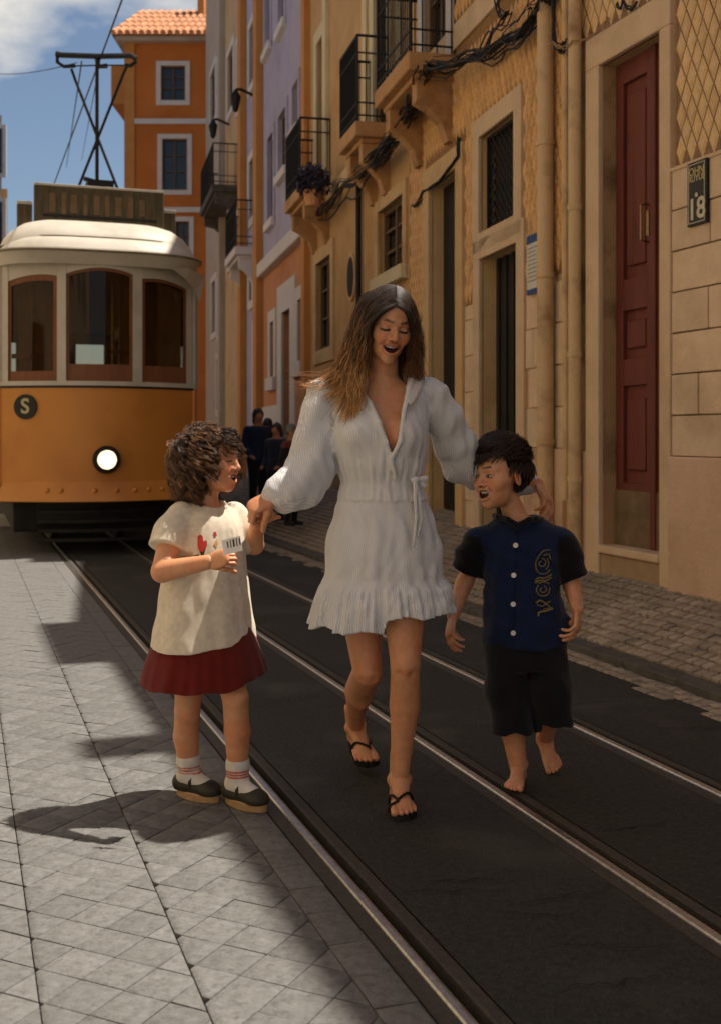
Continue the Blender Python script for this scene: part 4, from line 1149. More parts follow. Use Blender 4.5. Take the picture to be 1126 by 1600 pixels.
# ------------------------------------------------------------------ PEOPLE: implicit surfaces on a grid
def A3(v): return np.array(v, dtype=np.float32)
class Field:
    """signed distance on a grid, built by blending rounded cones, ellipsoids and lofts"""
    def __init__(s, lo, hi, h, big=.05):
        s.lo, s.h, s.big = A3(lo), h, big
        n = np.ceil((A3(hi) - s.lo) / h).astype(int) + 1
        s.ax = [s.lo[i] + h * np.arange(n[i], dtype=np.float32) for i in range(3)]
        s.F = np.full(tuple(n), big, np.float32)
    def reg(s, lo, hi):
        sl = []
        for i in range(3):
            a = int(np.floor((lo[i] - s.lo[i]) / s.h)); b = int(np.ceil((hi[i] - s.lo[i]) / s.h)) + 1
            a, b = max(a, 0), min(b, len(s.ax[i]))
            if b <= a: return None
            sl.append(slice(a, b))
        sl = tuple(sl)
        return sl, s.ax[0][sl[0]][:, None, None], s.ax[1][sl[1]][None, :, None], s.ax[2][sl[2]][None, None, :]
    def put(s, sl, d, k, mode):
        a = s.F[sl]
        if mode == 'u':
            if k <= 0: s.F[sl] = np.minimum(a, d)
            else:
                h = np.clip(.5 + .5 * (a - d) / k, 0, 1); s.F[sl] = a * (1 - h) + d * h - k * h * (1 - h)
        elif mode == 's':
            if k <= 0: s.F[sl] = np.maximum(a, -d)
            else:
                h = np.clip(.5 - .5 * (a + d) / k, 0, 1); s.F[sl] = a * (1 - h) + (-d) * h + k * h * (1 - h)
    def cone(s, a, b, ra, rb, k=.012, mode='u', flat=None):
        a, b = A3(a), A3(b); m = max(ra, rb) * (flat[1] if flat and flat[1] > 1 else 1) + k + s.big
        r = s.reg(np.minimum(a, b) - m, np.maximum(a, b) + m)
        if r is None: return
        sl, x, y, z = r
        px, py, pz = x - a[0], y - a[1], z - a[2]
        ba = b - a
        if flat is not None:                      # squeeze along one axis
            n = A3(flat[0]); n = n / np.linalg.norm(n); q = (px * n[0] + py * n[1] + pz * n[2]) * (1 / flat[1] - 1)
            px, py, pz = px + n[0] * q, py + n[1] * q, pz + n[2] * q
            ba = ba + n * float(np.dot(ba, n)) * (1 / flat[1] - 1)
        L = max(float(np.dot(ba, ba)), 1e-9)
        t = np.clip((px * ba[0] + py * ba[1] + pz * ba[2]) / L, 0, 1)
        d = np.sqrt((px - t * ba[0]) ** 2 + (py - t * ba[1]) ** 2 + (pz - t * ba[2]) ** 2) - (ra + (rb - ra) * t)
        if flat is not None: d = d * min(1, flat[1])
        s.put(sl, d, k, mode)
    def chain(s, pts, rs, k=.012, mode='u', flat=None):
        for i in range(len(pts) - 1): s.cone(pts[i], pts[i + 1], rs[i], rs[i + 1], k, mode, flat)
    def ell(s, c, r, k=.01, mode='u', M=None, warp=None):
        c, r = A3(c), A3(r); m = float(r.max()) + k + s.big
        g = s.reg(c - m, c + m)
        if g is None: return
        sl, x, y, z = g
        px, py, pz = x - c[0], y - c[1], z - c[2]
        if warp is not None: px, py, pz = warp(px, py, pz)
        if M is not None:
            q = np.array(M, dtype=np.float32)
            px, py, pz = (q[0, 0] * px + q[1, 0] * py + q[2, 0] * pz, q[0, 1] * px + q[1, 1] * py + q[2, 1] * pz, q[0, 2] * px + q[1, 2] * py + q[2, 2] * pz)
        k0 = np.sqrt((px / r[0]) ** 2 + (py / r[1]) ** 2 + (pz / r[2]) ** 2)
        k1 = np.sqrt((px / r[0] ** 2) ** 2 + (py / r[1] ** 2) ** 2 + (pz / r[2] ** 2) ** 2) + 1e-6
        s.put(sl, k0 * (k0 - 1) / k1, k, mode)
    def loft(s, keys, yaw=0.0, k=.012, mode='u', fold=None, shell=0.0, zb=None, zt=None):
        """keys: rows of z, cx, cy, rx, ry; elliptical rings turned by yaw; optional folds and hollow inside"""
        K = np.array(sorted(keys), dtype=np.float32); m = float(K[:, 3:].max()) * 1.25 + s.big
        z0, z1 = float(K[0, 0]), float(K[-1, 0])
        g = s.reg((K[:, 1].min() - m, K[:, 2].min() - m, z0 - s.big), (K[:, 1].max() + m, K[:, 2].max() + m, z1 + s.big))
        if g is None: return
        sl, x, y, z = g
        zz = z[0, 0]
        # smooth interpolation of the rings
        def ip(col):
            f = np.interp(zz, K[:, 0], K[:, col]).astype(np.float32)
            n = max(1, int(.02 / s.h)); w = np.ones(2 * n + 1) / (2 * n + 1)
            return np.convolve(np.pad(f, n, mode='edge'), w, 'valid').astype(np.float32)[None, None, :]
        cx, cy, rx, ry = ip(1), ip(2), ip(3), ip(4)
        px, py = x - cx, y - cy
        c, sn = math.cos(yaw), math.sin(yaw)
        u, v = px * c + py * sn, -px * sn + py * c
        if fold is not None:
            th = np.arctan2(v, u); f = 1 + fold(th, z, u, v)
        else: f = 1.0
        q = np.sqrt((u / rx) ** 2 + (v / ry) ** 2) / f
        d = (q - 1) * np.minimum(rx, ry) * np.sqrt(np.clip(q, .3, 1.0))
        b0 = z0 if zb is None else zb(u, v, z); b1 = z1 if zt is None else zt(u, v, z)
        if shell: d = np.maximum(d, -(d + shell))
        d = np.maximum(np.maximum(d, b0 - z), z - b1)
        s.put(sl, d.astype(np.float32), k, mode)
    def cut(s, fn, lo, hi, k=.0):
        g = s.reg(lo, hi)
        if g: s.put(g[0], fn(g[1], g[2], g[3]).astype(np.float32), k, 's')
    def disp(s, fn):
        g = s.reg(s.lo, [a[-1] for a in s.ax]); near = np.abs(s.F) < .03
        s.F = np.where(near, s.F + fn(g[1], g[2], g[3]), s.F).astype(np.float32)
    def mesh(s):
        F = s.F; ins = F < 0; h = s.h
        sh = tuple(n - 1 for n in F.shape)
        cnt = np.zeros(sh, np.uint8)
        for i in (0, 1):
            for j in (0, 1):
                for k in (0, 1): cnt += ins[i:i + sh[0], j:j + sh[1], k:k + sh[2]]
        act = (cnt > 0) & (cnt < 8)
        I, J, K = np.nonzero(act); nv = len(I)
        idx = np.full(sh, -1, np.int32); idx[I, J, K] = np.arange(nv, dtype=np.int32)
        acc = np.zeros((nv, 3), np.float32); num = np.zeros(nv, np.float32)
        cor = [(i, j, k) for i in (0, 1) for j in (0, 1) for k in (0, 1)]
        val = {c: F[I + c[0], J + c[1], K + c[2]] for c in cor}
        for a in range(3):
            for c in cor:
                if c[a]: continue
                e = list(c); e[a] = 1; e = tuple(e)
                v0, v1 = val[c], val[e]; x = (v0 < 0) != (v1 < 0)
                t = np.where(x, v0 / np.where(x, v0 - v1, 1), 0)
                for q in range(3): acc[:, q] += np.where(x, (t if q == a else c[q]), 0)
                num += x
        P_ = acc / num[:, None] + np.stack([I, J, K], 1)
        V = s.lo + P_ * h
        quads = []
        for a in range(3):
            b, c = (a + 1) % 3, (a + 2) % 3
            sl0 = [slice(None)] * 3; sl1 = [slice(None)] * 3; sl0[a] = slice(0, -1); sl1[a] = slice(1, None)
            A, B = ins[tuple(sl0)], ins[tuple(sl1)]
            for flip, msk in ((False, A & ~B), (True, ~A & B)):
                q = np.stack(np.nonzero(msk), 1)
                ok = (q[:, b] > 0) & (q[:, c] > 0) & (q[:, b] < F.shape[b] - 1) & (q[:, c] < F.shape[c] - 1)
                q = q[ok]
                def nb(db, dc):
                    r = q.copy(); r[:, b] -= db; r[:, c] -= dc; return idx[r[:, 0], r[:, 1], r[:, 2]]
                w = [nb(1, 1), nb(0, 1), nb(0, 0), nb(1, 0)]
                quads.append(np.stack(w[::-1] if flip else w, 1))
        Q = np.concatenate(quads); Q = Q[(Q >= 0).all(1)]
        return V, Q

def relax(V, Q, it=1, lam=.5):
    for _ in range(it):
        S_ = np.zeros_like(V); n = np.zeros(len(V), np.float32)
        for a in range(4):
            b = (a + 1) % 4
            np.add.at(S_, Q[:, a], V[Q[:, b]]); np.add.at(S_, Q[:, b], V[Q[:, a]]); np.add.at(n, Q[:, a], 1); np.add.at(n, Q[:, b], 1)
        V = V + lam * (S_ / np.maximum(n, 1)[:, None] - V)
    return V

class Parts:
    """several grid meshes that make ONE object"""
    def __init__(s): s.V = []; s.Q = []; s.C = []; s.T = []; s.n = 0
    def add(s, V, Q, C, T=None):
        s.V.append(V); s.Q.append(Q + s.n); s.C.append(np.broadcast_to(np.asarray(C, np.float32), (len(V), 3)))
        s.T.append(np.zeros(len(V), np.float32) if T is None else T); s.n += len(V)
    def build(s, name, m, parent):
        V = np.concatenate(s.V).astype(np.float32); Q = np.concatenate(s.Q).astype(np.int32)
        return raw_mesh(name, V, Q, m, parent, np.concatenate(s.C), np.concatenate(s.T))

def raw_mesh(name, V, Q, m, parent, C=None, T=None, smooth=True):
    me = bpy.data.meshes.new(name); n = Q.shape[1]
    me.vertices.add(len(V)); me.vertices.foreach_set('co', np.ascontiguousarray(V, np.float32).ravel())
    me.loops.add(Q.size); me.loops.foreach_set('vertex_index', np.ascontiguousarray(Q, np.int32).ravel())
    me.polygons.add(len(Q)); me.polygons.foreach_set('loop_start', np.arange(0, Q.size, n, dtype=np.int32))
    if smooth: me.polygons.foreach_set('use_smooth', np.ones(len(Q), bool))
    me.update(calc_edges=True); me.validate()
    if C is not None:
        a = me.color_attributes.new('Col', 'FLOAT_COLOR', 'POINT')
        a.data.foreach_set('color', np.concatenate([C, np.ones((len(C), 1))], 1).astype(np.float32).ravel())
    if T is not None:
        a = me.attributes.new('st', 'FLOAT', 'POINT'); a.data.foreach_set('value', T.astype(np.float32))
    me.materials.append(m)
    o = bpy.data.objects.new(name, me); COL.objects.link(o)
    if parent is not None:
        o.parent = parent; o.matrix_parent_inverse = Matrix.Translation(-parent.location)
    return o

def vmat(name, rough=.6, spec=.35, nscale=40, namt=.12, bump=.1, bscale=200, sss=0.0, sheen=0.0, stripe=None, blotch=0.0, bdist=.002):
    """material that takes its colour from the mesh's Col attribute"""
    m = bpy.data.materials.new(name); m.use_nodes = True
    n, l = m.node_tree.nodes, m.node_tree.links; b = n['Principled BSDF']
    b.inputs['Roughness'].default_value = rough; b.inputs['Specular IOR Level'].default_value = spec
    at = n.new('ShaderNodeAttribute'); at.attribute_name = 'Col'
    co = n.new('ShaderNodeTexCoord')
    t = n.new('ShaderNodeTexNoise'); t.inputs['Scale'].default_value = nscale; t.inputs['Detail'].default_value = 5
    l.new(co.outputs['Object'], t.inputs['Vector'])
    r = n.new('ShaderNodeMapRange'); r.inputs['From Min'].default_value = .3; r.inputs['From Max'].default_value = .7
    r.inputs['To Min'].default_value = 1 - namt; r.inputs['To Max'].default_value = 1 + namt
    l.new(t.outputs['Fac'], r.inputs['Value'])
    vm = n.new('ShaderNodeVectorMath'); vm.operation = 'SCALE'
    l.new(at.outputs['Color'], vm.inputs[0]); l.new(r.outputs['Result'], vm.inputs['Scale'])
    col = vm.outputs['Vector']; height = None
    bt = n.new('ShaderNodeTexNoise'); bt.inputs['Scale'].default_value = bscale; bt.inputs['Detail'].default_value = 4
    l.new(co.outputs['Object'], bt.inputs['Vector']); height = bt.outputs['Fac']
    if blotch:
        t2 = n.new('ShaderNodeTexNoise'); t2.inputs['Scale'].default_value = 14; t2.inputs['Detail'].default_value = 4; l.new(co.outputs['Object'], t2.inputs['Vector'])
        r2 = n.new('ShaderNodeMapRange'); r2.inputs['From Min'].default_value = .42; r2.inputs['From Max'].default_value = .68; r2.inputs['To Max'].default_value = blotch; l.new(t2.outputs['Fac'], r2.inputs['Value'])
        v3 = n.new('ShaderNodeVectorMath'); v3.operation = 'MULTIPLY'; l.new(col, v3.inputs[0]); v3.inputs[1].default_value = (1.02, .74, .66)
        x2 = n.new('ShaderNodeMix'); x2.data_type = 'RGBA'; l.new(r2.outputs['Result'], x2.inputs['Factor']); l.new(col, x2.inputs['A']); l.new(v3.outputs['Vector'], x2.inputs['B']); col = x2.outputs['Result']
    if stripe:
        sa = n.new('ShaderNodeAttribute'); sa.attribute_name = 'st'
        wob = n.new('ShaderNodeTexNoise'); wob.inputs['Scale'].default_value = 26; wob.inputs['Detail'].default_value = 3
        l.new(co.outputs['Object'], wob.inputs['Vector'])
        ad = n.new('ShaderNodeMath'); ad.operation = 'MULTIPLY_ADD'; l.new(wob.outputs['Fac'], ad.inputs[0]); ad.inputs[1].default_value = .018; l.new(sa.outputs['Fac'], ad.inputs[2])
        mu = n.new('ShaderNodeMath'); mu.operation = 'MULTIPLY'; mu.inputs[1].default_value = stripe[0]; l.new(ad.outputs[0], mu.inputs[0])
        si = n.new('ShaderNodeMath'); si.operation = 'SINE'; l.new(mu.outputs[0], si.inputs[0])
        mr = n.new('ShaderNodeMapRange'); mr.inputs['From Min'].default_value = -1; mr.inputs['From Max'].default_value = 1; mr.inputs['To Min'].default_value = 0; mr.inputs['To Max'].default_value = 1
        l.new(si.outputs[0], mr.inputs['Value'])
        x = n.new('ShaderNodeMix'); x.data_type = 'RGBA'; l.new(mr.outputs['Result'], x.inputs['Factor']); l.new(col, x.inputs['A'])
        v2 = n.new('ShaderNodeVectorMath'); v2.operation = 'MULTIPLY'; l.new(col, v2.inputs[0]); v2.inputs[1].default_value = stripe[1]
        l.new(v2.outputs['Vector'], x.inputs['B']); col = x.outputs['Result']
        hm = n.new('ShaderNodeMath'); hm.operation = 'MULTIPLY_ADD'; l.new(mr.outputs['Result'], hm.inputs[0]); hm.inputs[1].default_value = .8; l.new(height, hm.inputs[2]); height = hm.outputs[0]
    l.new(col, b.inputs['Base Color'])
    if bump:
        bp = n.new('ShaderNodeBump'); bp.inputs['Strength'].default_value = bump; bp.inputs['Distance'].default_value = bdist
        l.new(height, bp.inputs['Height']); l.new(bp.outputs['Normal'], b.inputs['Normal'])
    if sss:
        b.inputs['Subsurface Weight'].default_value = sss; b.inputs['Subsurface Radius'].default_value = (1.0, .35, .2); b.inputs['Subsurface Scale'].default_value = .008
    if sheen: b.inputs['Sheen Weight'].default_value = sheen
    return m

M_skin = vmat('skin', .42, .5, 45, .08, .2, 420, sss=.25, blotch=.55)
M_gauze = vmat('striped cotton gauze', .9, .15, 14, .06, .2, 190, stripe=(1150.0, (.74, .77, .84)), sheen=.2, bdist=.003)
M_linen = vmat('cream linen', .9, .15, 60, .10, .5, 420, sheen=.2)
M_cloth = vmat('plain cotton', .9, .15, 30, .14, .4, 350, sheen=.15)
M_leather = vmat('shoe leather', .55, .4, 60, .2, .3, 250)

def smooth01(x): x = np.clip(x, 0, 1); return x * x * (3 - 2 * x)

def rotm(yaw=0, pitch=0, roll=0):
    return (Matrix.Rotation(R(yaw), 3, 'Z') @ Matrix.Rotation(R(pitch), 3, 'X') @ Matrix.Rotation(R(roll), 3, 'Y'))

def head_mesh(c, rot, s, skin, lip, o):
    """face towards local -Y; returns world verts, quads, colours. o: child, jaw drop, smile, eyes, brows"""
    ch = o.get('child', 0.0); jd = o.get('jaw', .010); h = .0026
    f = Field((-.098, -.128, -.165), (.098, .118, .140), h, .03)
    zj = .006 * ch                                     # a child's lower face is shorter
    f.ell((0, .016, .050), (.074 + .002 * ch, .094, .082), 0)
    f.ell((0, -.036, .042 + .004 * ch), (.058 + .002 * ch, .050, .056), .03)
    f.ell((0, -.030, -.020), (.058 + .003 * ch, .054, .066), .03)
    f.ell((0, -.030, -.058 - jd * .6 + zj), (.047 + .003 * ch, .050, .044), .025)
    f.ell((0, -.064 + .004 * ch, -.088 - jd + zj * 1.6), (.020, .017, .017), .020)
    for sx in (-1, 1):
        f.ell((sx * .037, -.058, -.026), (.024 + .003 * ch, .021, .022 + .002 * ch), .018)
        f.ell((sx * .052, -.034, -.012), (.020, .030, .018), .020)
        f.cone((sx * .012, -.081, .026), (sx * .046, -.064, .025), .0095, .008, .014)
    f.cone((0, -.080, .020), (0, -.101 + .006 * ch, -.020), .0075, .0095, .010)
    f.ell((0, -.103 + .007 * ch, -.0255), (.0105, .0115, .0095), .006)
    for sx in (-1, 1):
        f.ell((sx * .0120, -.092 + .005 * ch, -.0285), (.0080, .0100, .0072), .006)
        f.ell((sx * .0075, -.100 + .006 * ch, -.0345), (.0036, .006, .003), .002, 's')
        f.ell((sx * .031, -.093, .006), (.018, .014, .0105), .012, 's')
        f.ell((sx * .031, -.0715, .0035), (.0150, .0135, .0112), .004)
    # lips around an open, upturned mouth
    sm = o.get('smile', 8.0); op = o.get('open', .010); mw = o.get('mw', .024); zc = -.060 + zj * .6
    def arc(zoff, n=9):
        return [(mw * t, -.0855 + .004 * ch + 16 * (mw * t) ** 2, zc + zoff * math.sqrt(max(0, 1 - t * t)) + sm * (mw * t) ** 2) for t in np.linspace(-1, 1, n)]
    up, lw_ = arc(op * .75), arc(-op * 1.35)
    rr = [.0028 + .0024 * math.sqrt(max(0, 1 - t * t)) for t in np.linspace(-1, 1, 9)]
    f.chain(up, rr, .006); f.chain(lw_, [r * 1.15 for r in rr], .006)
    wp = lambda x, y, z: (x, y - 14 * x * x, z - sm * x * x)
    f.ell((0, -.086, zc - op * .25), (mw * .93, .022, op * .92), .0025, 's', warp=wp)
    f.ell((0, -.0685, zc + op * .36), (mw * (.86 - .14 * ch), .0160 - .001 * ch, .0066), 0, 'u', warp=wp)
    for sx in (-1, 1): f.chain([(sx * .0155, -.090 + .005 * ch, -.031), (sx * .028, -.080, -.044), (sx * (mw + .007), -.070, zc + sm * mw * mw * .6)], [.0014, .0020, .0014], .006, 's')           # upper teeth
    f.ell((0, -.062, zc - op * .80), (mw * .6, .014, .004), .002, 'u', warp=wp)            # tongue
    # ears, neck
    for sx in (-1, 1):
        Me = Matrix.Rotation(R(14), 3, 'X') @ Matrix.Rotation(R(sx * 22), 3, 'Z')
        f.ell((sx * .076, .010, -.002), (.0085, .019, .030), .006, M=Me)
        f.ell((sx * .083, .006, .001), (.0050, .010, .017), .004, 's', M=Me)
    f.cone((0, .020, -.050), o.get('neck', (0, .040, -.19)), o.get('neckr', .049), o.get('neckr', .049), .022)
    V, Q = f.mesh(); V = relax(V, Q, 1, .35)
    x, y, z = V[:, 0], V[:, 1], V[:, 2]; ax = np.abs(x)
    C = np.tile(A3(skin), (len(V), 1))
    def mix(col, w):
        nonlocal C
        w = np.clip(w, 0, 1)[:, None]; C = C * (1 - w) + A3(col) * w
    front = (y < -.045)
    # blush, lips, mouth, teeth, brows, lashes
    blush = np.exp(-(((ax - .040) / .018) ** 2 + ((z + .028) / .018) ** 2)) * front
    mix(A3(skin) * A3((1.12, .72, .66)), blush * o.get('blush', .45))
    mix(A3(skin) * A3((1.08, .78, .72)), np.exp(-((x / .012) ** 2 + ((z + .026) / .010) ** 2)) * front * .5)
    def dist(poly):
        p = A3(poly); d = np.full(len(V), 9, np.float32)
        for i in range(len(p) - 1):
            a, b = p[i], p[i + 1]; ba = b - a; t = np.clip(((V - a) @ ba) / max(ba @ ba, 1e-9), 0, 1)
            d = np.minimum(d, np.linalg.norm(V - a - t[:, None] * ba, axis=1))
        return d
    mix(lip, smooth01((.0078 - np.minimum(dist(up), dist(lw_))) / .003))
    zz = z - sm * x * x - zc
    inside = (ax < mw * .97) & (zz < op * .74) & (zz > -op * 1.15) & (y - 14 * x * x > -.0835) & (y < -.03)
    mix((.055, .012, .010), inside * 1.0)
    tooth = (ax < mw * .82) & (zz > op * .36 - .0072) & (zz < op * .95) & (y - 14 * x * x > -.0865) & (y - 14 * x * x < -.066) & (dist(up) > .0050)
    mix((.80, .75, .66), tooth * 1.0)
    hairc = o.get('brow', (.03, .018, .010)); bz = o.get('browz', .0)
    bd = dist([(-.047, -.066, .023 + bz), (-.034, -.080, .0285 + bz), (-.014, -.088, .0245 + bz)]); bd = np.minimum(bd, dist([(.047, -.066, .023 + bz), (.034, -.080, .0285 + bz), (.014, -.088, .0245 + bz)]))
    mix(hairc, smooth01((o.get('browt', .0072) - bd) / .003) * .9)
    for sx in (-1, 1):
        e = [(sx * .0465, -.068, o.get('ez', -.001) + .000), (sx * .040, -.079, o.get('ez', -.001) - .0005), (sx * .031, -.0845, o.get('ez', -.001) - .0015), (sx * .0175, -.080, o.get('ez', -.001) + .001)]
        mix((.016, .010, .007), smooth01((o.get('lash', .0042) - dist(e)) / .0022) * .95)
        if o.get('eyeopen'):
            q = ((x - sx * .031) / .0125) ** 2 + ((z - .002) / .0048) ** 2
            mix((.45, .38, .31), (q < 1) * front * 1.0)
            ir = ((x - sx * .031 - o.get('gaze', 0)) / .0062) ** 2 + ((z - .002) / .0062) ** 2
            mix((.018, .010, .006), ((ir < 1) & (q < 1.05)) * front * 1.0)
            e2 = [(sx * .0465, -.068, .002), (sx * .040, -.079, .0068), (sx * .031, -.0845, .0078), (sx * .0175, -.080, .0035)]
            mix((.016, .010, .007), smooth01((.0036 - dist(e2)) / .002))
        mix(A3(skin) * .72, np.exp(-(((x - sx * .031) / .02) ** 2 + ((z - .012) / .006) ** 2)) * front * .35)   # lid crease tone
        mix((.05, .02, .012), (((x - sx * .0075) / .0038) ** 2 + ((z + .0345) / .003) ** 2 < 1.2) * (y < -.085))
        mix(A3(skin) * A3((1.1, .78, .7)), ((ax > .070) & (np.abs(y - .01) < .03) & (np.abs(z) < .035)) * .35)
    Rm = np.array(rot, dtype=np.float32)
    W = (V * s) @ Rm.T + A3(c)
    return W, Q, C

def hand_mesh(origin, rot, s, skin, curl=(30, 35, 40, 45), thumb=(30, 20), side=1, spread=4, forearm=.05):
    """wrist at local 0, fingers along -Z, palm facing -Y, thumb on +X*side; curl = bend per finger in degrees at the knuckle"""
    f = Field((-.085, -.14, -.20), (.085, .10, .06), .0026, .03)
    sd = side
    f.cone((0, 0, forearm), (0, 0, -.01), .026, .023, .0, flat=((0, 1, 0), .8))
    f.cone((0, 0, -.005), (sd * .004, 0, -.055), .026, .034, .012, flat=((0, 1, 0), .48))
    f.cone((sd * -.012, 0, -.03), (sd * -.014, 0, -.075), .022, .022, .012, flat=((0, 1, 0), .52))
    f.cone((sd * .014, 0, -.03), (sd * .014, 0, -.080), .020, .021, .012, flat=((0, 1, 0), .52))
    f.ell((sd * .022, -.010, -.032), (.014, .013, .024), .012)
    base = [(.027, -.082), (.009, -.087), (-.009, -.084), (-.026, -.076)]
    L = [(.042, .025, .020), (.046, .029, .021), (.043, .027, .021), (.034, .020, .018)]
    nails = []
    for i in range(4):
        a = 0.0; p = np.array([sd * base[i][0], 0, base[i][1]]); sp = math.radians((1.5 - i) * spread) * sd
        pts = [p - np.array([0, 0, -.015])]; pts = [p + np.array([0, 0, .015]), p]
        for j, l in enumerate(L[i]):
            a += math.radians(curl[i] * (1.0, .95, .6)[j])
            dr = np.array([math.sin(sp) * math.cos(a), -math.sin(a), -math.cos(a) * math.cos(sp)])
            p = p + dr * l; pts.append(p)
        r = .0088 if i < 3 else .0078
        f.chain(pts, [r * 1.02, r * 1.04, r * .96, r * .90, r * .78], .004)
        nails.append(pts[-1])
    p = np.array([sd * .024, -.006, -.022]); a, b = math.radians(thumb[0]), math.radians(thumb[1])
    pts = [p]; 
    for j, l in enumerate((.040, .032, .026)):
        aa = a * (1, .75, .5)[j]; bb = b * (1, 1.4, 1.9)[j]
        dr = np.array([sd * math.sin(aa), -math.sin(bb), -math.cos(aa) * math.cos(bb)]); dr /= np.linalg.norm(dr)
        p = p + dr * l; pts.append(p)
    f.chain(pts, [.014, .0112, .0100, .0086], .007)
    V, Q = f.mesh(); V = relax(V, Q, 1, .3)
    C = np.tile(A3(skin), (len(V), 1))
    for q in nails + [pts[-1]]:
        w = np.exp(-(np.linalg.norm(V - q, axis=1) / .011) ** 2)[:, None] * .35
        C = C * (1 - w) + A3(skin) * A3((1.15, .85, .78)) * w
    return (V * s) @ np.array(rot, dtype=np.float32).T + A3(origin), Q, C

def foot_mesh(ankle, rot, s, skin, leg=.06, mir=False):
    """ankle joint at local 0 (0.075 above the sole), toes along -Y"""
    f = Field((-.07, -.20, -.095), (.07, .085, .09), .0030, .03)
    f.cone((0, .012, leg), (0, .012, -.005), .031, .033, 0)
    f.ell((0, .032, -.043), (.028, .032, .031), .02)
    f.cone((0, .00, -.012), (0, -.085, -.050), .032, .024, .02, flat=((0, 0, 1), .9))
    f.cone((0, .02, -.055), (.0, -.095, -.060), .026, .036, .02, flat=((0, 0, 1), .48))
    for sx in (-1, 1): f.ell((sx * .030, .012, -.002), (.010, .012, .012), .012)
    toes = [(-.027, -.134, .0135), (-.0055, -.138, .0092), (.0115, -.131, .0086), (.0265, -.120, .0080), (.0390, -.107, .0078)]
    for x, y, r in toes: f.cone((x * .86, y + .050, -.058), (x, y + .012, -.060), r * .95, r * .92, .003); f.ell((x, y, -.065), (r * .95, r * 1.15, r), .002)
    V, Q = f.mesh(); V = relax(V, Q, 1, .3)
    V[:, 2] = np.maximum(V[:, 2], -.0755)
    C = np.tile(A3(skin), (len(V), 1))
    for x, y, r in toes:
        w = np.exp(-(((V[:, 0] - x) / (r * .75)) ** 2 + ((V[:, 1] - y + r * .6) / .006) ** 2 + ((V[:, 2] + .058) / .007) ** 2))[:, None] * .5
        C = C * (1 - w) + A3(skin) * A3((1.25, .95, .9)) * w
    if mir: V[:, 0] *= -1; Q = Q[:, ::-1]
    return (V * s) @ np.array(rot, dtype=np.float32).T + A3(ankle), Q, C

def strands(name, polys, m, parent, r0=.0011, r1=.0004, cols=None, sides=3):
    """many thin hairs as one mesh; polys: array (n strands, k points, 3)"""
    Pn = np.asarray(polys, np.float32); n, k, _ = Pn.shape
    t = np.gradient(Pn, axis=1); t /= np.linalg.norm(t, axis=2, keepdims=True) + 1e-9
    ref = np.tile(A3((.3, -.9, .2)), (n, k, 1)); u = np.cross(t, ref); u /= np.linalg.norm(u, axis=2, keepdims=True) + 1e-9
    w = np.cross(t, u)
    rad = (r0 + (r1 - r0) * np.linspace(0, 1, k) ** 1.5)[None, :, None]
    ring = [Pn + (u * math.cos(2 * math.pi * a / sides) + w * math.sin(2 * math.pi * a / sides)) * rad for a in range(sides)]
    V = np.stack(ring, 2).reshape(-1, 3)
    i = np.arange(n)[:, None, None] * k * sides + np.arange(k - 1)[None, :, None] * sides
    a = np.arange(sides)[None, None, :]; b = (a + 1) % sides
    Q = np.stack([i + a, i + b, i + b + sides, i + a + sides], -1).reshape(-1, 4)
    C = None
    if cols is not None: C = np.repeat(np.asarray(cols, np.float32).reshape(-1, 3), sides, axis=0)
    return raw_mesh(name, V, Q, m, parent, C, np.zeros(len(V)))
M_hair = vmat('hair', .42, .5, 30, .25, 0)
M_scalp = vmat('hair base', .85, .1, 60, .4, .6, 160, bdist=.004)

def resample(pts, k):
    """smooth curve through points (Catmull-Rom), k samples"""
    p = np.asarray(pts, np.float64); n = len(p)
    q = np.vstack([2 * p[0] - p[1], p, 2 * p[-1] - p[-2]])
    out = []
    for f in np.linspace(0, n - 1, k):
        i = min(int(f), n - 2); t = f - i; a, b, c, d = q[i], q[i + 1], q[i + 2], q[i + 3]
        out.append(.5 * ((2 * b) + (c - a) * t + (2 * a - 5 * b + 4 * c - d) * t * t + (3 * b - a - 3 * c + d) * t ** 3))
    return np.array(out)

def aim_hand(wrist, tip, palm):
    """rotation whose -Z runs wrist->tip and whose -Y is the palm side"""
    z = -(Vector(tip) - Vector(wrist)).normalized(); y = -Vector(palm); y = (y - z * y.dot(z)).normalized(); x = y.cross(z)
    return Matrix((x, y, z)).transposed()
def aim_foot(ankle_to_toe, up=(0, 0, 1)):
    y = -Vector(ankle_to_toe).normalized(); z = Vector(up); z = (z - y * z.dot(y)).normalized(); x = y.cross(z)
    return Matrix((x, y, z)).transposed()
# ------------------------------------------------------------------ THE WOMAN
def pos(px, py, d): return A3(P(px, py, d))
def bbox(pts, m): a = np.array([A3(p) for p in pts]); return a.min(0) - m, a.max(0) + m

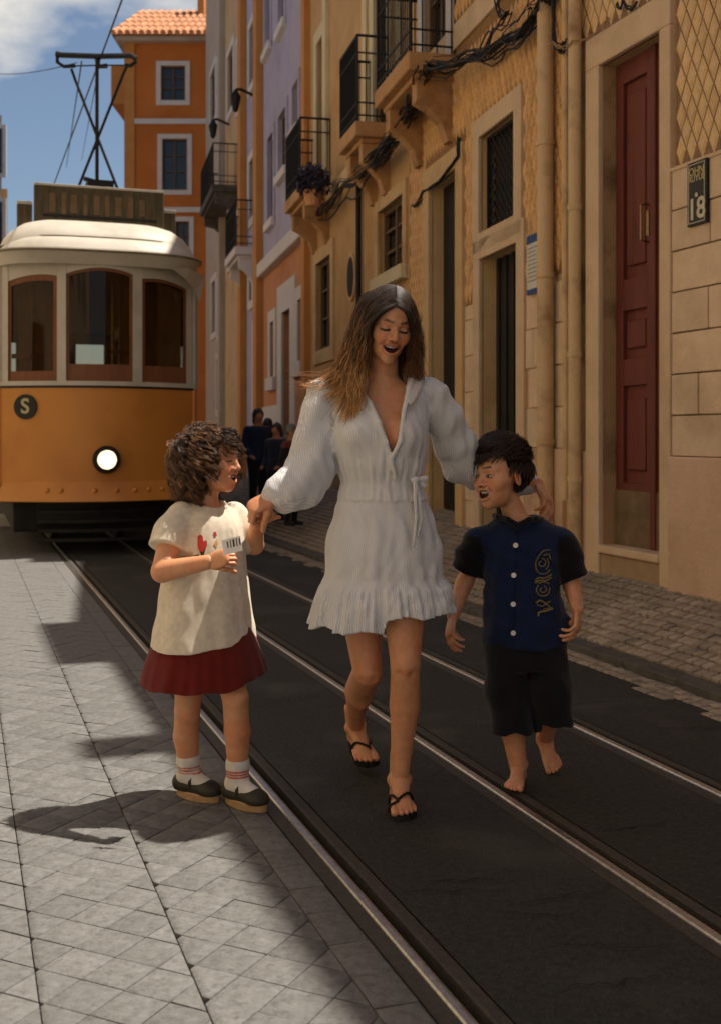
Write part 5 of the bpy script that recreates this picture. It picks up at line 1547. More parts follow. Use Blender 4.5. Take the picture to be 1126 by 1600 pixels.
M_collar = mat('collar gauze', (.70, .67, .63), (.64, .61, .575), 90, .9, .5, 300)
def woman():
    skin, lip = (.60, .29, .15), (.46, .12, .075)
    root = empty('person', P(600, 1260, 3.75) * 1.0, 'laughing long haired woman in pale striped short dress walking between the children', 'person')
    root.location.z = 0
    hc = P(606, 511, 3.73); hr = rotm(15, 14, 7); hs = .95
    nb = P(599, 592, 3.80)
    nl = tuple((hr.transposed() @ (nb + Vector((0, 0, -.02)) - hc)) / hs)
    body = Parts()
    hV, hQ, hC = head_mesh(hc, hr, hs, skin, lip, dict(jaw=.013, open=.0135, smile=11, mw=.030, neck=nl, neckr=.050, lash=.0056, blush=.5, browz=.003))
    body.add(hV, hQ, hC)
    # limbs
    fr = dict(hip=pos(630, 838, 3.80), th=pos(631, 960, 3.74), kn=pos(633, 1040, 3.69), ca=pos(632, 1102, 3.725), sh=pos(627, 1172, 3.73), an=pos(624, 1222, 3.72))
    bk = dict(hip=pos(568, 838, 3.84), th=pos(567, 975, 3.82), kn=pos(574, 1050, 3.79), ca=pos(561, 1080, 3.95), sh=pos(557, 1112, 4.08), an=pos(556, 1136, 4.16))
    shR, shL = pos(508, 622, 3.82), pos(672, 624, 3.84)
    elR, wrR = pos(484, 748, 3.76), pos(428, 775, 3.70)
    elL, wrL = pos(738, 731, 4.01), pos(838, 757, 4.10)
    lo, hi = bbox([fr['an'], bk['an'], elR, wrR, elL, wrL, shL, nb], .11)
    f = Field(lo, hi, .0045)
    cx = .070
    tk = [(.80, cx, 3.81, .15, .105), (.88, cx, 3.81, .165, .110), (.96, cx, 3.80, .145, .098), (1.04, cx, 3.80, .118, .085), (1.12, cx - .002, 3.80, .126, .090),
          (1.20, cx - .004, 3.80, .138, .098), (1.28, cx - .006, 3.805, .150, .085), (1.335, cx - .007, 3.81, .135, .068), (1.375, cx - .006, 3.81, .06, .055), (1.40, cx - .004, 3.81, .045, .046)]
    f.loft(tk, 0, 0)
    for sx in (-1, 1):
        f.ell((cx - .004 + sx * .062, 3.725, 1.205), (.058, .050, .058), .03)
        f.cone((cx, 3.77, 1.365), (cx + sx * .135, 3.80, 1.345), .014, .020, .03)                     # collar bones
    f.cone(nb + Vector((0, 0, -.03)), hc + hr @ Vector((0, .03, -.07)), .048, .045, .03)
    f.cone(shR, elR, .040, .036, .015); f.cone(elR, wrR, .038, .025, .015)
    f.cone(shL, elL, .040, .036, .015); f.cone(elL, wrL, .038, .025, .015)
    for L in (fr, bk):
        f.chain([L['hip'], L['th'], L['kn'], L['ca'], L['sh'], L['an']], [.098, .066, .0475, .0485, .034, .0265], .008)
        f.ell(L['kn'] + A3((0, -.026, .008)), (.027, .025, .030), .014)
        for sx in (-1, 1): f.ell(L['kn'] + A3((sx * .022, -.046, -.022)), (.009, .010, .012), .012, 's')
        f.ell(L['ca'] * .75 + L['kn'] * .25 + A3((0, .022, .0)), (.040, .034, .085), .02)
    V, Q = f.mesh(); V = relax(V, Q, 2, .5)
    C = np.tile(A3(skin), (len(V), 1)); kn = np.minimum(np.linalg.norm(V - fr['kn'], axis=1), np.linalg.norm(V - bk['kn'], axis=1))
    w = np.exp(-(kn / .05) ** 2)[:, None] * .3; C = C * (1 - w) + A3(skin) * A3((1.0, .8, .72)) * w
    body.add(V, Q, C)
    # hands
    hv = hand_mesh(wrR, aim_hand(wrR, pos(400, 790, 3.69), (-.15, .55, -1)), .93, skin, (55, 60, 62, 60), (25, 30), side=-1, spread=3); body.add(*hv)
    hv = hand_mesh(wrL, aim_hand(wrL, pos(872, 803, 4.02), (.1, -.5, -1)), .93, skin, (30, 34, 38, 44), (24, 30), side=-1, spread=5); body.add(*hv)
    # feet
    fd = Vector((.05, -1, 0)); fa = Vector(fr['an']); fa.z = .088
    fR = aim_foot(fd); footV = {}
    fm = foot_mesh(fa, fR, .98, skin, .09); body.add(*fm); footV[1] = ((fm[0] - A3(fa)) @ np.array(fR, np.float32)) / .98; footV[1] = footV[1][footV[1][:, 2] < .0]
    toe = P(577, 1203, 4.02); toe.z = .045; ba = Vector(bk['an'])
    bd = (toe - ba).normalized(); bR = aim_foot(bd + Vector((0, -.10, .38)), (0, -.6, .8)); 
    fm = foot_mesh(ba, bR, .98, skin, .07, mir=True); body.add(*fm); footV[-1] = ((fm[0] - A3(ba)) @ np.array(bR, np.float32)) / .98; footV[-1] = footV[-1][footV[-1][:, 2] < .0]
    body.build('body', M_skin, root)

    # ---- sandals
    M_sand = mat('black sandal rubber', (.010, .009, .008), (.02, .017, .014), 40, .6, .2)
    for a_, r_, mir in ((fa, fR, 1), (ba, bR, -1)):
        def L(x, y, z): return a_ + r_ @ (Vector((x * mir, y, z)) * .98)
        ol = [(-.002, .068), (-.026, .055), (-.031, .02), (-.028, -.03), (-.038, -.08), (-.043, -.115), (-.034, -.146), (-.012, -.152), (.014, -.145), (.036, -.125), (.046, -.10), (.042, -.06), (.033, -.02), (.033, .02), (.026, .055)]
        n = len(ol); vs = [L(x, y, -.0735) for x, y in ol] + [L(x, y, -.0895) for x, y in ol]
        e = MB().add(vs, [tuple(range(n)), tuple(range(2 * n - 1, n - 1, -1)), *[(i, (i + 1) % n, (i + 1) % n + n, i + n) for i in range(n)]])
        sd = e.build('sandal', M_sand, root)
        lv = footV[mir]
        def tb(pts, r):
            q = []
            for x, y, z in resample(pts, 18):
                near = np.hypot(lv[:, 0] - x * mir, lv[:, 1] - y) < .005
                zt = lv[near, 2].max() + .0025 if near.any() else z
                q.append(L(x, y, max(z, zt) if abs(x) < .038 else z))
            o = MB().tube(q, r, 6).build('strap', M_sand, None, smooth=True); o.parent = sd
        tb([(-.016, -.112, -.070), (-.016, -.106, -.050), (-.024, -.085, -.030), (-.036, -.055, -.036), (-.038, -.03, -.072)], .0046)
        tb([(-.016, -.106, -.050), (.002, -.092, -.030), (.022, -.072, -.034), (.038, -.05, -.052), (.040, -.035, -.074)], .0046)
        if mir == 1: tb([(-.044, -.10, -.074), (-.040, -.108, -.050), (-.024, -.110, -.042), (-.010, -.104, -.046)], .0042)

    # ---- dress
    dr = Parts(); col = A3((.74, .725, .705))
    pts = [pos(470, 600, 3.7), pos(420, 800, 3.64), pos(845, 780, 4.14), pos(490, 990, 3.55), pos(715, 990, 4.02)]
    lo, hi = bbox(pts, .04); hi[2] = 1.43
    f = Field(lo, hi, .0042)
    k1 = [(.99, .072, 3.80, .150, .118), (1.035, .070, 3.80, .130, .104), (1.06, .070, 3.798, .136, .112), (1.10, .068, 3.795, .148, .124), (1.17, .066, 3.793, .156, .132), (1.22, .064, 3.795, .158, .132),
          (1.28, .062, 3.80, .163, .112), (1.33, .062, 3.805, .150, .090), (1.365, .062, 3.81, .110, .075), (1.39, .062, 3.815, .075, .066)]
    def fold1(th, z, u, v):
        g = smooth01((1.20 - z) / .15)
        return g * (.020 * np.sin(26 * th + 2 * np.sin(9 * z)) + .012 * np.sin(41 * th + 1.7)) + .007 * np.sin(17 * th + 24 * z) * (1 - g) + .006 * np.sin(33 * th - 31 * z)
    f.loft(k1, 0, .0, fold=fold1)
    for sx in (-1, 1): f.ell((.066 + sx * .064, 3.714, 1.20), (.066, .055, .066), .03)
    k2 = [(.545, .082, 3.80, .248, .200), (.60, .080, 3.80, .236, .186), (.66, .079, 3.80, .224, .176), (.712, .078, 3.80, .212, .164), (.724, .078, 3.80, .198, .151), (.86, .075, 3.80, .183, .138), (.955, .072, 3.80, .155, .119), (1.035, .070, 3.80, .133, .106), (1.06, .070, 3.80, .132, .106)]
    def fold2(th, z, u, v):
        ruf = smooth01((.722 - z) / .02); fl = smooth01((.722 - z) / .16); sk = smooth01((1.02 - z) / .2)
        return ruf * (.010 + .022 * np.sin(31 * th + 1.3 * np.sin(5 * th)) * (.5 + fl) + .028 * fl * np.sin(13 * th + .8) + .012 * np.sin(53 * th + 2)) + (1 - ruf) * sk * (.013 * np.sin(8 * th + .6 + 3 * z) + .009 * np.sin(19 * th - 4 * z + 1)) - .085 * np.exp(-((th + 1.66) / .13) ** 2) * smooth01((.86 - z) / .25)
    zb = lambda u, v, z: .575 + .045 * smooth01((u + .012) / .02) + .006 * np.sin(np.arctan2(v, u) * 9)
    f.loft(k2, 0, .010, fold=fold2, shell=.018, zb=zb)
    f.loft([(1.018, .070, 3.80, .134, .108), (1.052, .070, 3.80, .134, .108)], 0, .004)                # waistband
    sR = [pos(505, 612, 3.81), pos(498, 645, 3.80), pos(492, 690, 3.785), pos(485, 735, 3.765), pos(468, 760, 3.74), pos(446, 769, 3.715), pos(433, 772, 3.705)]
    f.chain(sR, [.050, .060, .067, .076, .074, .064, .044], .02)
    f.cone(pos(508, 610, 3.81), pos(572, 590, 3.82), .046, .030, .02, flat=((0, 0, 1), .75))
    f.cone(pos(433, 772, 3.705), pos(427, 774, 3.70), .036, .031, .006)
    sL = [pos(671, 616, 3.83), pos(691, 650, 3.86), pos(708, 690, 3.91), pos(722, 722, 3.96), pos(752, 738, 4.04), pos(795, 749, 4.10), pos(822, 755, 4.11)]
    f.chain(sL, [.056, .062, .068, .074, .064, .054, .044], .02)
    f.cone(pos(668, 612, 3.82), pos(622, 590, 3.82), .046, .030, .02, flat=((0, 0, 1), .75))
    f.cone(pos(822, 755, 4.11), pos(833, 757, 4.10), .033, .030, .006)
    # seam pinch where the sleeves are set in; crinkle of the gauze
    def crinkle(x, y, z):
        return (.0016 * np.sin(95 * x + 14 * np.sin(7 * z + 3 * y)) * np.sin(20 * z + 3 * np.sin(30 * x)) + .0026 * np.sin(120 * y + 60 * x + 9 * z) * np.sin(13 * z + 2)
                + .0030 * np.sin(64 * x - 38 * z) * smooth01((np.abs(x - .066) - .15) / .03))
    f.disp(crinkle)
    # neckline: open front down to the waist wrap
    def vneck(x, y, z):
        px = CX + FPX * x / y; py = HY + (CAM_H - z) * FPX / y
        xl = np.interp(py, [560, 592, 620, 650, 690, 716], [545, 556, 574, 589, 603, 610]); xr = np.interp(py, [560, 590, 640, 690, 716], [650, 640, 629, 623, 611])
        return np.maximum(np.maximum(np.maximum(xl - px, px - xr), py - 717) / 480, y - 3.80)
    f.cut(vneck, (-.2, 3.5, 1.08), (.4, 3.86, 1.44), .002)
    f.cut(lambda x, y, z: np.sqrt((x - nb.x) ** 2 + (y - 3.81) ** 2 + 0 * z) - .064 + 0 * z, (-.2, 3.6, 1.30), (.4, 4.0, 1.45), .004)
    # plackets and collar
    f.chain([pos(549, 588, 3.77), pos(561, 606, 3.735), pos(578, 630, 3.70), pos(592, 660, 3.665), pos(603, 692, 3.66), pos(612, 722, 3.665), pos(618, 748, 3.68)], [.010, .009, .008, .008, .007, .007, .006], .006)
    f.chain([pos(646, 582, 3.78), pos(639, 606, 3.73), pos(631, 642, 3.68), pos(625, 690, 3.655), pos(612, 716, 3.66)], [.011, .010, .008, .008, .007], .006)
    f.chain([pos(648, 578, 3.83), pos(600, 571, 3.885), pos(552, 582, 3.83)], [.016, .020, .016], .008, flat=((0, 1, .3), .5))
    V, Q = f.mesh(); V = relax(V, Q, 1, .35)
    x, y, z = V[:, 0], V[:, 1], V[:, 2]
    th = np.arctan2(y - 3.80, x - .07)
    st = th * .16
    arm = np.abs(x - .066) > (.165 + .0 * z)
    arm &= z > 1.0
    dirL = A3(sL[3]) - A3(sL[0]); 
    st = np.where(arm, x * .9 + z * .25 * np.sign(x - .066) + y * .3, st)
    dr.add(V, Q, col, st.astype(np.float32))
    dress = dr.build('dress', M_gauze, root)
    for fl in ([(641, 574, 3.80), (655, 580, 3.795), (664, 594, 3.775), (656, 612, 3.725), (641, 640, 3.672), (633, 622, 3.690), (634, 596, 3.740)],
               [(558, 582, 3.80), (545, 590, 3.785), (541, 602, 3.755), (549, 622, 3.715), (566, 646, 3.668), (573, 630, 3.688), (564, 600, 3.745)]):
        n = len(fl); q = [P(*p) for p in fl]; c = sum(q, Vector()) / n + Vector((0, -.010, 0)); b = Vector((0, .010, -.004))
        vs = q + [c] + [p + b for p in q] + [c + b]
        fs = [(i, (i + 1) % n, n) for i in range(n)] + [(n + 1 + (i + 1) % n, n + 1 + i, 2 * n + 1) for i in range(n)] + [(i, i + n + 1, (i + 1) % n + n + 1, (i + 1) % n) for i in range(n)]
        me_v = np.array([tuple(v) for v in vs], np.float32)
        tri = [(a, b_, c_, c_) if len(t) == 3 else t for t in fs for (a, b_, c_) in [t[:3]]]
        o = MB().add(vs, fs).build('collar', M_collar, None, smooth=True); o.parent = dress
        sb = o.modifiers.new('smooth', 'SUBSURF'); sb.levels = 2; sb.render_levels = 2
    # belt knot and tails
    bl = Parts(); f = Field(pos(640, 960, 3.60) - A3((.05, .05, .02)), pos(670, 740, 3.75) + A3((.06, .12, .04)), .0035)
    k0 = pos(648, 750, 3.69)
    f.ell(k0, (.015, .013, .012), 0); f.cone(k0, k0 + A3((.034, .01, .004)), .007, .010, .004, flat=((0, 1, 0), .6)); f.cone(k0, k0 + A3((.03, .012, -.018)), .006, .009, .004, flat=((0, 1, 0), .6))
    f.chain([k0, pos(648, 775, 3.668), pos(650, 810, 3.655), pos(646, 852, 3.648)], [.007, .006, .006, .005], .004)
    f.chain([k0, pos(654, 780, 3.675), pos(658, 812, 3.665), pos(652, 838, 3.655)], [.007, .006, .006, .004], .004)
    V, Q = f.mesh(); bl.add(V, Q, col * .92, V[:, 0] * .9); bl.build('belt_tie', M_gauze, root)

    # ---- hair: scalp cap and strands falling from a centre parting
    rg = np.random.default_rng(3)
    cap = Field((-.1, -.11, -.10), (.1, .13, .15), .0035)
    cap.ell((0, .018, .052), (.079, .097, .085), 0); cap.ell((0, .05, -.03), (.066, .060, .08), .03)
    def face(x, y, z): return np.maximum(y + .030 + .0 * x, z - (.103 - 4.2 * x * x) + 0 * y) * 1.0
    cap.cut(lambda x, y, z: np.maximum(np.maximum(y + .035 - 2.0 * np.maximum(z - .03, 0) * 0, z - (.064 - 9 * np.abs(x) ** 2 - .36 * np.abs(x))), -.2 + 0 * x), (-.1, -.12, -.11), (.1, .0, .15), .006)
    V, Q = cap.mesh(); V = relax(V, Q, 1)
    V = (V * hs) @ np.array(hr, np.float32).T + A3(hc)
    cp = Parts(); cp.add(V, Q, (.034, .018, .010)); hair0 = cp.build('hair', M_scalp, root)
    D = 3.73
    gl = [  # image-left half, inner to outer; pixel x, y, depth offset
        [(617, 479, -.098), (597, 490, -.104), (579, 510, -.088), (571, 542, -.055), (567, 580, -.020), (561, 622, -.035), (548, 662, -.030)],
        [(614, 454, -.040), (581, 468, -.060), (565, 503, -.055), (558, 545, -.035), (553, 588, -.010), (551, 625, -.035), (540, 655, -.030)],
        [(613, 449, .000), (571, 462, -.020), (556, 503, -.015), (547, 548, .000), (536, 585, .020), (520, 604, .030), (494, 612, .040)],
        [(613, 448, .040), (569, 462, .030), (552, 508, .035), (540, 550, .050), (524, 580, .065), (503, 596, .070), (476, 600, .075)],
        [(614, 450, .090), (580, 466, .095), (563, 512, .100), (552, 556, .105), (540, 588, .110), (524, 606, .110), (508, 618, .105)],
        [(616, 455, .120), (598, 480, .135), (588, 520, .135), (582, 562, .125), (576, 592, .120), (570, 610, .120), (565, 622, .115)]]
    gr = [
        [(620, 478, -.096), (634, 488, -.086), (644, 508, -.060), (649, 538, -.030), (645, 562, .000), (645, 582, .020), (646, 596, .030)],
        [(619, 454, -.040), (638, 470, -.035), (647, 502, -.020), (650, 540, .000), (650, 568, .020), (649, 588, .035), (648, 600, .045)],
        [(618, 449, .010), (641, 468, .020), (650, 508, .035), (651, 545, .050), (648, 575, .065), (644, 596, .075), (640, 610, .080)],
        [(617, 452, .080), (634, 470, .095), (640, 510, .105), (638, 550, .110), (632, 582, .110), (626, 602, .110), (620, 614, .110)],
        [(616, 455, .120), (622, 480, .135), (622, 520, .135), (618, 560, .125), (612, 590, .120), (606, 606, .120), (600, 618, .115)]]
    polys, cols = [], []; hcn, Rh = np.array(hc), np.array(hr, np.float64)
    K = 22
    dark, mid_, tip = A3((.030, .016, .008)), A3((.13, .052, .018)), A3((.56, .29, .10))
    for G_, n in ((gl, 3300), (gr, 1800)):
        cur = [resample([tuple(P(a, b, D + c)) for a, b, c in g], K) for g in G_]
        for _ in range(n):
            u = rg.random() * (len(cur) - 1); i = min(int(u), len(cur) - 2); t = u - i
            p = cur[i] * (1 - t) + cur[i + 1] * t
            end = rg.uniform(.72, 1.03) if rg.random() < .75 else rg.uniform(.5, .9)
            s = np.linspace(0, 1, K)
            q = np.stack([np.interp(s * min(end, 1), s, p[:, c]) for c in range(3)], 1)
            sp = (.002 + .009 * s ** 1.3)[:, None]
            clump = np.floor(u * 9) * 1.7
            wv = np.stack([np.sin(13 * s + clump) * .015, np.sin(11 * s + clump * 2.1) * .013, np.zeros(K)], 1) * s[:, None] ** 1.2
            fr_ = rg.normal(0, 1, 3) * sp + wv + np.stack([np.sin(17 * s + rg.uniform(0, 6)), np.sin(15 * s + rg.uniform(0, 6)), 0 * s], 1) * (.0012 * s)[:, None]
            q = q + fr_ * np.array([1, 1, .35])
            lq = (q - hcn) @ Rh / hs; e = (lq - np.array([0, .018, .052])) / np.array([.083, .101, .0885]); rr = np.linalg.norm(e, axis=1); k_ = np.where(rr < 1.0, 1.0 / np.maximum(rr, .3), 1.0) * np.where(rr < 1.0, 1 + .03 * rg.random(), 1.0)
            lq = np.array([0, .018, .052]) + (lq - np.array([0, .018, .052])) * k_[:, None]; q = (lq * hs) @ Rh.T + hcn
            polys.append(q)
            b = np.clip((s - .30 - .2 * rg.random()) / .5, 0, 1)[:, None] * (1.0 if G_ is gl else .55)
            cc = dark * (1 - np.clip(b * 2, 0, 1)) + mid_ * np.clip(b * 2, 0, 1); cc = cc * (1 - np.clip(b * 2 - 1, 0, 1)) + tip * np.clip(b * 2 - 1, 0, 1)
            cols.append(cc * rg.choice([.45, .7, 1.0, 1.3, 1.9]) * rg.uniform(.8, 1.2))
    # a few flyaways
    for _ in range(90):
        g = cur = resample([tuple(P(a, b, D + c)) for a, b, c in gl[rg.integers(1, 5)]], K); s = np.linspace(0, 1, K)[:, None]
        d = np.array([-abs(rg.normal(0, .035)), rg.normal(0, .03), rg.normal(.01, .02)])
        polys.append(g + d * s ** 2 + np.stack([np.sin(14 * s[:, 0] + rg.uniform(0, 6)) * .006] * 3, 1)); cols.append(np.tile(mid_ * 1.6, (K, 1)))
    strands('hair_strands', polys, M_hair, hair0, .0009, .0004, cols)
    return root
woman()
# ------------------------------------------------------------------ THE GIRL
def on_mesh(obj, px, py, lift=.002):
    """where the camera ray through a pixel meets an object, lifted off its surface"""
    me = obj.data
    if not hasattr(on_mesh, 'c'): on_mesh.c = {}
    if obj.name not in on_mesh.c:
        on_mesh.c[obj.name] = BVHTree.FromPolygons([v.co for v in me.vertices], [tuple(p.vertices) for p in me.polygons])
    d = (P(px, py, 4) - Vector((0, 0, CAM_H))).normalized()
    h = on_mesh.c[obj.name].ray_cast(Vector((0, 0, CAM_H)), d)
    if h[0] is None: return None, None
    n = h[1] if h[1].dot(d) < 0 else -h[1]
    return h[0] + n * lift, n

def curl_hair(n, c, rot, s, rg, dens, length, rad, region, dark, lite, lift=1.0, K=30):
    """curly strands rooted on the skull"""
    polys, cols = [], []
    Rm = np.array(rot, np.float64)
    up = Rm.T @ np.array([0, 0, 1.0])
    while len(polys) < n:
        v = rg.normal(0, 1, 3); v /= np.linalg.norm(v)
        p0 = np.array([0, .016, .050]) + v * np.array([.076, .096, .084])
        if not region(p0): continue
        Lg = rg.uniform(*length); t = np.linspace(0, 1, K)
        out = v * .024 * lift + rg.normal(0, .006, 3)
        path = p0 + out * np.sin(np.minimum(t * 2.2, 1.57))[:, None] - up * (Lg * t ** 1.25)[:, None] + (v - up * (v @ up)) * (.010 * t)[:, None]
        a = rg.uniform(0, 6.28); w = rg.uniform(9, 18); r = rg.uniform(*rad) * np.minimum(t * 3, 1)
        e1 = np.cross(v, up + .01); e1 /= np.linalg.norm(e1) + 1e-6; e2 = np.cross(up, e1)
        path = path + (np.cos(w * t + a) * r)[:, None] * e1 + (np.sin(w * t + a) * r)[:, None] * e2
        polys.append((path * s) @ Rm.T + A3(c)); k = rg.uniform(0, 1) ** 2
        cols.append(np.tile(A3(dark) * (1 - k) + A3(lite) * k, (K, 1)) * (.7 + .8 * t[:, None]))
    return polys, cols

def girl():
    skin, lip = (.64, .31, .16), (.40, .12, .08)
    root = empty('person', P(345, 1260, 3.75), 'curly haired girl in cream top and dark red skirt holding the woman\'s hand', 'person'); root.location.z = 0
    rg = np.random.default_rng(8)
    yaw = 48
    hc = P(332, 722, 3.76); hr = rotm(72, -3, 3); hs = .93
    nb = P(326, 790, 3.77)
    nl = tuple((hr.transposed() @ (nb + Vector((0, 0, -.02)) - hc)) / hs)
    body = Parts()
    body.add(*head_mesh(hc, hr, hs, skin, lip, dict(child=1, jaw=.010, open=.0115, smile=9, mw=.024, neck=nl, neckr=.036, lash=.0045, eyeopen=False, blush=.6)))
    la = dict(hip=pos(302, 995, 3.80), kn=pos(293, 1110, 3.775), ca=pos(291, 1150, 3.80), an=pos(297, 1215, 3.815))
    ra = dict(hip=pos(342, 995, 3.75), kn=pos(368, 1090, 3.69), ca=pos(371, 1142, 3.71), an=pos(372, 1222, 3.73))
    shn, shf = pos(274, 818, 3.69), pos(372, 812, 3.86)            # her right (near) and left (far) shoulder
    eln, wrn = pos(254, 893, 3.61), pos(327, 878, 3.54)
    elf, wrf = pos(398, 852, 3.86), pos(401, 820, 3.77)
    lo, hi = bbox([la['an'], ra['an'], shn, shf, eln, wrn, elf, nb], .10)
    f = Field(lo, hi, .0042)
    f.loft([(.50, *A3(P(322, 1000, 3.77))[:2], .11, .09), (.62, *A3(P(322, 950, 3.77))[:2], .105, .085), (.80, *A3(P(322, 880, 3.77))[:2], .11, .085), (.93, *A3(P(324, 810, 3.775))[:2], .10, .07), (.965, *A3(P(325, 790, 3.775))[:2], .045, .045)], R(yaw), 0)
    f.cone(nb + Vector((0, 0, -.03)), hc + hr @ Vector((0, .03, -.06)), .040, .036, .02)
    f.cone(shn, eln, .042, .034, .015); f.cone(eln, wrn, .035, .023, .008)
    f.cone(shf, elf, .038, .031, .015); f.cone(elf, wrf, .032, .022, .008)
    for L in (la, ra):
        f.chain([L['hip'], L['kn'], L['ca'], L['an']], [.062, .041, .0415, .029], .008)
        f.ell(L['kn'] + A3((.012, -.014, .004)), (.026, .026, .030), .016)
    V, Q = f.mesh(); V = relax(V, Q, 2); body.add(V, Q, skin)
    body.add(*hand_mesh(wrn, aim_hand(wrn, pos(365, 866, 3.50), (.25, .8, -.25)), .72, skin, (62, 64, 66, 62), (22, 40), side=1, spread=2, forearm=.03))
    body.add(*hand_mesh(wrf, aim_hand(wrf, pos(412, 786, 3.715), (.55, .5, .1)), .72, skin, (72, 76, 78, 76), (6, 55), side=1, spread=2, forearm=.03))
    body.build('body', M_skin, root)

    # ---- top
    cxy = lambda px, d=3.77: ((px - CX) / FPX * d, d)
    f = Field(pos(215, 1025, 3.5) - A3((.02, .05, .02)), pos(420, 765, 3.95) + A3((.05, .10, .02)), .0038)
    K1 = [(.515, *cxy(320), .188, .150), (.56, *cxy(320), .178, .143), (.65, *cxy(320), .163, .132), (.75, *cxy(320), .150, .120), (.85, *cxy(321), .138, .110), (.91, *cxy(323), .126, .095), (.945, *cxy(324), .105, .078), (.972, *cxy(325), .066, .060), (.985, *cxy(326), .050, .050)]
    def fold(th, z, u, v): return smooth01((.93 - z) / .3) * (.016 * np.sin(6 * th + 5 * z + 2.6) + .010 * np.sin(11 * th - 7 * z)) + .006 * np.sin(17 * th + 14 * z)
    f.loft(K1, R(yaw), 0, fold=fold, shell=.05, zb=lambda u, v, z: .524 + .004 * np.sin(3 * np.arctan2(v, u) + .5) + .055 * u)
    f.chain([pos(283, 806, 3.71), pos(267, 834, 3.67), pos(259, 858, 3.645)], [.046, .054, .057], .02)
    f.chain([pos(366, 805, 3.85), pos(380, 826, 3.86), pos(388, 842, 3.865)], [.046, .052, .050], .02)
    nrm = A3((254, 893, 0))
    ex = A3(eln) - A3(shn); ex /= np.linalg.norm(ex); cp_ = pos(260, 856, 3.645)
    f.cut(lambda x, y, z: -((x - cp_[0]) * ex[0] + (y - cp_[1]) * ex[1] + (z - cp_[2]) * ex[2] - .004 * np.sin(60 * x)) * -1.0 * -1.0 if False else np.maximum(-((x - cp_[0]) * ex[0] + (y - cp_[1]) * ex[1] + (z - cp_[2]) * ex[2]) , np.sqrt((x - cp_[0]) ** 2 + (y - cp_[1]) ** 2 + (z - cp_[2]) ** 2) - .088), cp_ - .14, cp_ + .14, .004)
    f.disp(lambda x, y, z: .0012 * np.sin(40 * x + 12 * np.sin(6 * z)) * np.sin(9 * z + 10 * y) + .0006 * np.sin(60 * z + 50 * x) * np.sin(30 * y))
    f.cut(lambda x, y, z: np.sqrt((x - nb.x) ** 2 + (y - nb.y + .01) ** 2 + ((z - 1.0) * .9) ** 2) - .058, (-1, 3.5, .9), (0, 4, 1.1), .004)
    V, Q = f.mesh(); V = relax(V, Q, 1)
    C = np.tile(A3((.72, .63, .49)), (len(V), 1))
    tp = Parts(); tp.add(V, Q, C); top = tp.build('top', M_linen, root)
    # ---- skirt
    f = Field(pos(205, 1095, 3.5) - A3((.02, .06, .02)), pos(430, 965, 3.98) + A3((.05, .08, .03)), .0040)
    K2 = [(.375, *cxy(321), .212, .190), (.43, *cxy(321), .204, .180), (.50, *cxy(321), .182, .155), (.60, *cxy(321), .150, .122)]
    f.loft(K2, R(yaw - 18), 0, fold=lambda th, z, u, v: smooth01((.58 - z) / .15) * (.024 * np.abs(np.sin(6 * th + .7 + np.sin(2 * th))) + .012 * np.sin(9 * th) + .010 * np.sin(23 * th + 2 * np.sin(3 * th)) + .010 * np.sin(5 * th - 12 * z)), shell=.016,
           zb=lambda u, v, z: .392 + .003 * np.sin(9 * np.arctan2(v, u)) + .030 * smooth01((u + .02) / .16))
    V, Q = f.mesh(); V = relax(V, Q, 1)
    tp = Parts(); tp.add(V, Q, (.135, .012, .008)); tp.build('skirt', M_cloth, root)

    # ---- socks and shoes
    for L, dirv in ((la, (.86, -.50, 0)), (ra, (.80, -.60, 0))):
        a = Vector(L['an']); a.z = .088; r_ = aim_foot(dirv); s = .74
        def Lc(x, y, z): return a + r_ @ (Vector((x, y, z)) * s)
        # sock: leg tube plus the foot inside the shoe
        f = Field(A3(a) - A3((.16, .16, .09)), A3(a) + A3((.16, .16, .13)), .0032)
        top_ = A3(L['an']) * .35 + A3(L['ca']) * .65; top_ = A3(L['an']) + (A3(L['ca']) - A3(L['an'])) / np.linalg.norm(A3(L['ca']) - A3(L['an'])) * .062
        f.cone(A3(a) + A3((0, 0, -.01)), top_, .034, .038, 0); f.cone(top_ - A3((0, 0, .008)), top_, .0395, .0395, .002)
        f.cone(Lc(0, .02, -.02), Lc(0, -.09, -.052), .032, .026, .015); f.ell(Lc(0, .03, -.04), (.026, .026, .028), .012)
        V, Q = f.mesh(); V = relax(V, Q, 1)
        hgt = V[:, 2] - top_[2]
        band = (((hgt < -.016) & (hgt > -.0215)) | ((hgt < -.026) & (hgt > -.0315)) | ((hgt < -.036) & (hgt > -.0415)))
        C = np.where(band[:, None], A3((.62, .13, .07)), A3((.68, .64, .59)))
        sk = Parts(); sk.add(V, Q, C); sk.build('sock', M_cloth, root)
        # shoe: thick tan sole, dark upper with open instep, strap
        def outline(z0, z1, k, n=28):
            ol = []
            for i in range(n):
                t = 2 * math.pi * i / n; y = -.045 + .118 * math.cos(t) * -1; w = .040 + .010 * math.cos(t)
                x = math.sin(t) * (w - .006 * math.cos(2 * t))
                ol.append((x * k, (y + .045) * (.98 + .02 * k) - .045))
            vs = [Lc(x, y, z0) for x, y in ol] + [Lc(x * 1.03, y * 1.01, z1) for x, y in ol]
            return MB().add(vs, [tuple(range(n))[::-1], tuple(range(n, 2 * n)), *[(i, (i + 1) % n, (i + 1) % n + n, i + n) for i in range(n)]])
        sole = outline(-.119, -.080, 1.0).build('shoe_sole', mat('tan crepe sole', (.40, .25, .12), (.47, .31, .16), 30, .8, .4, 90), root, smooth=True, bevel=.006)
        f = Field(A3(a) - A3((.17, .17, .09)), A3(a) + A3((.17, .17, .06)), .0030)
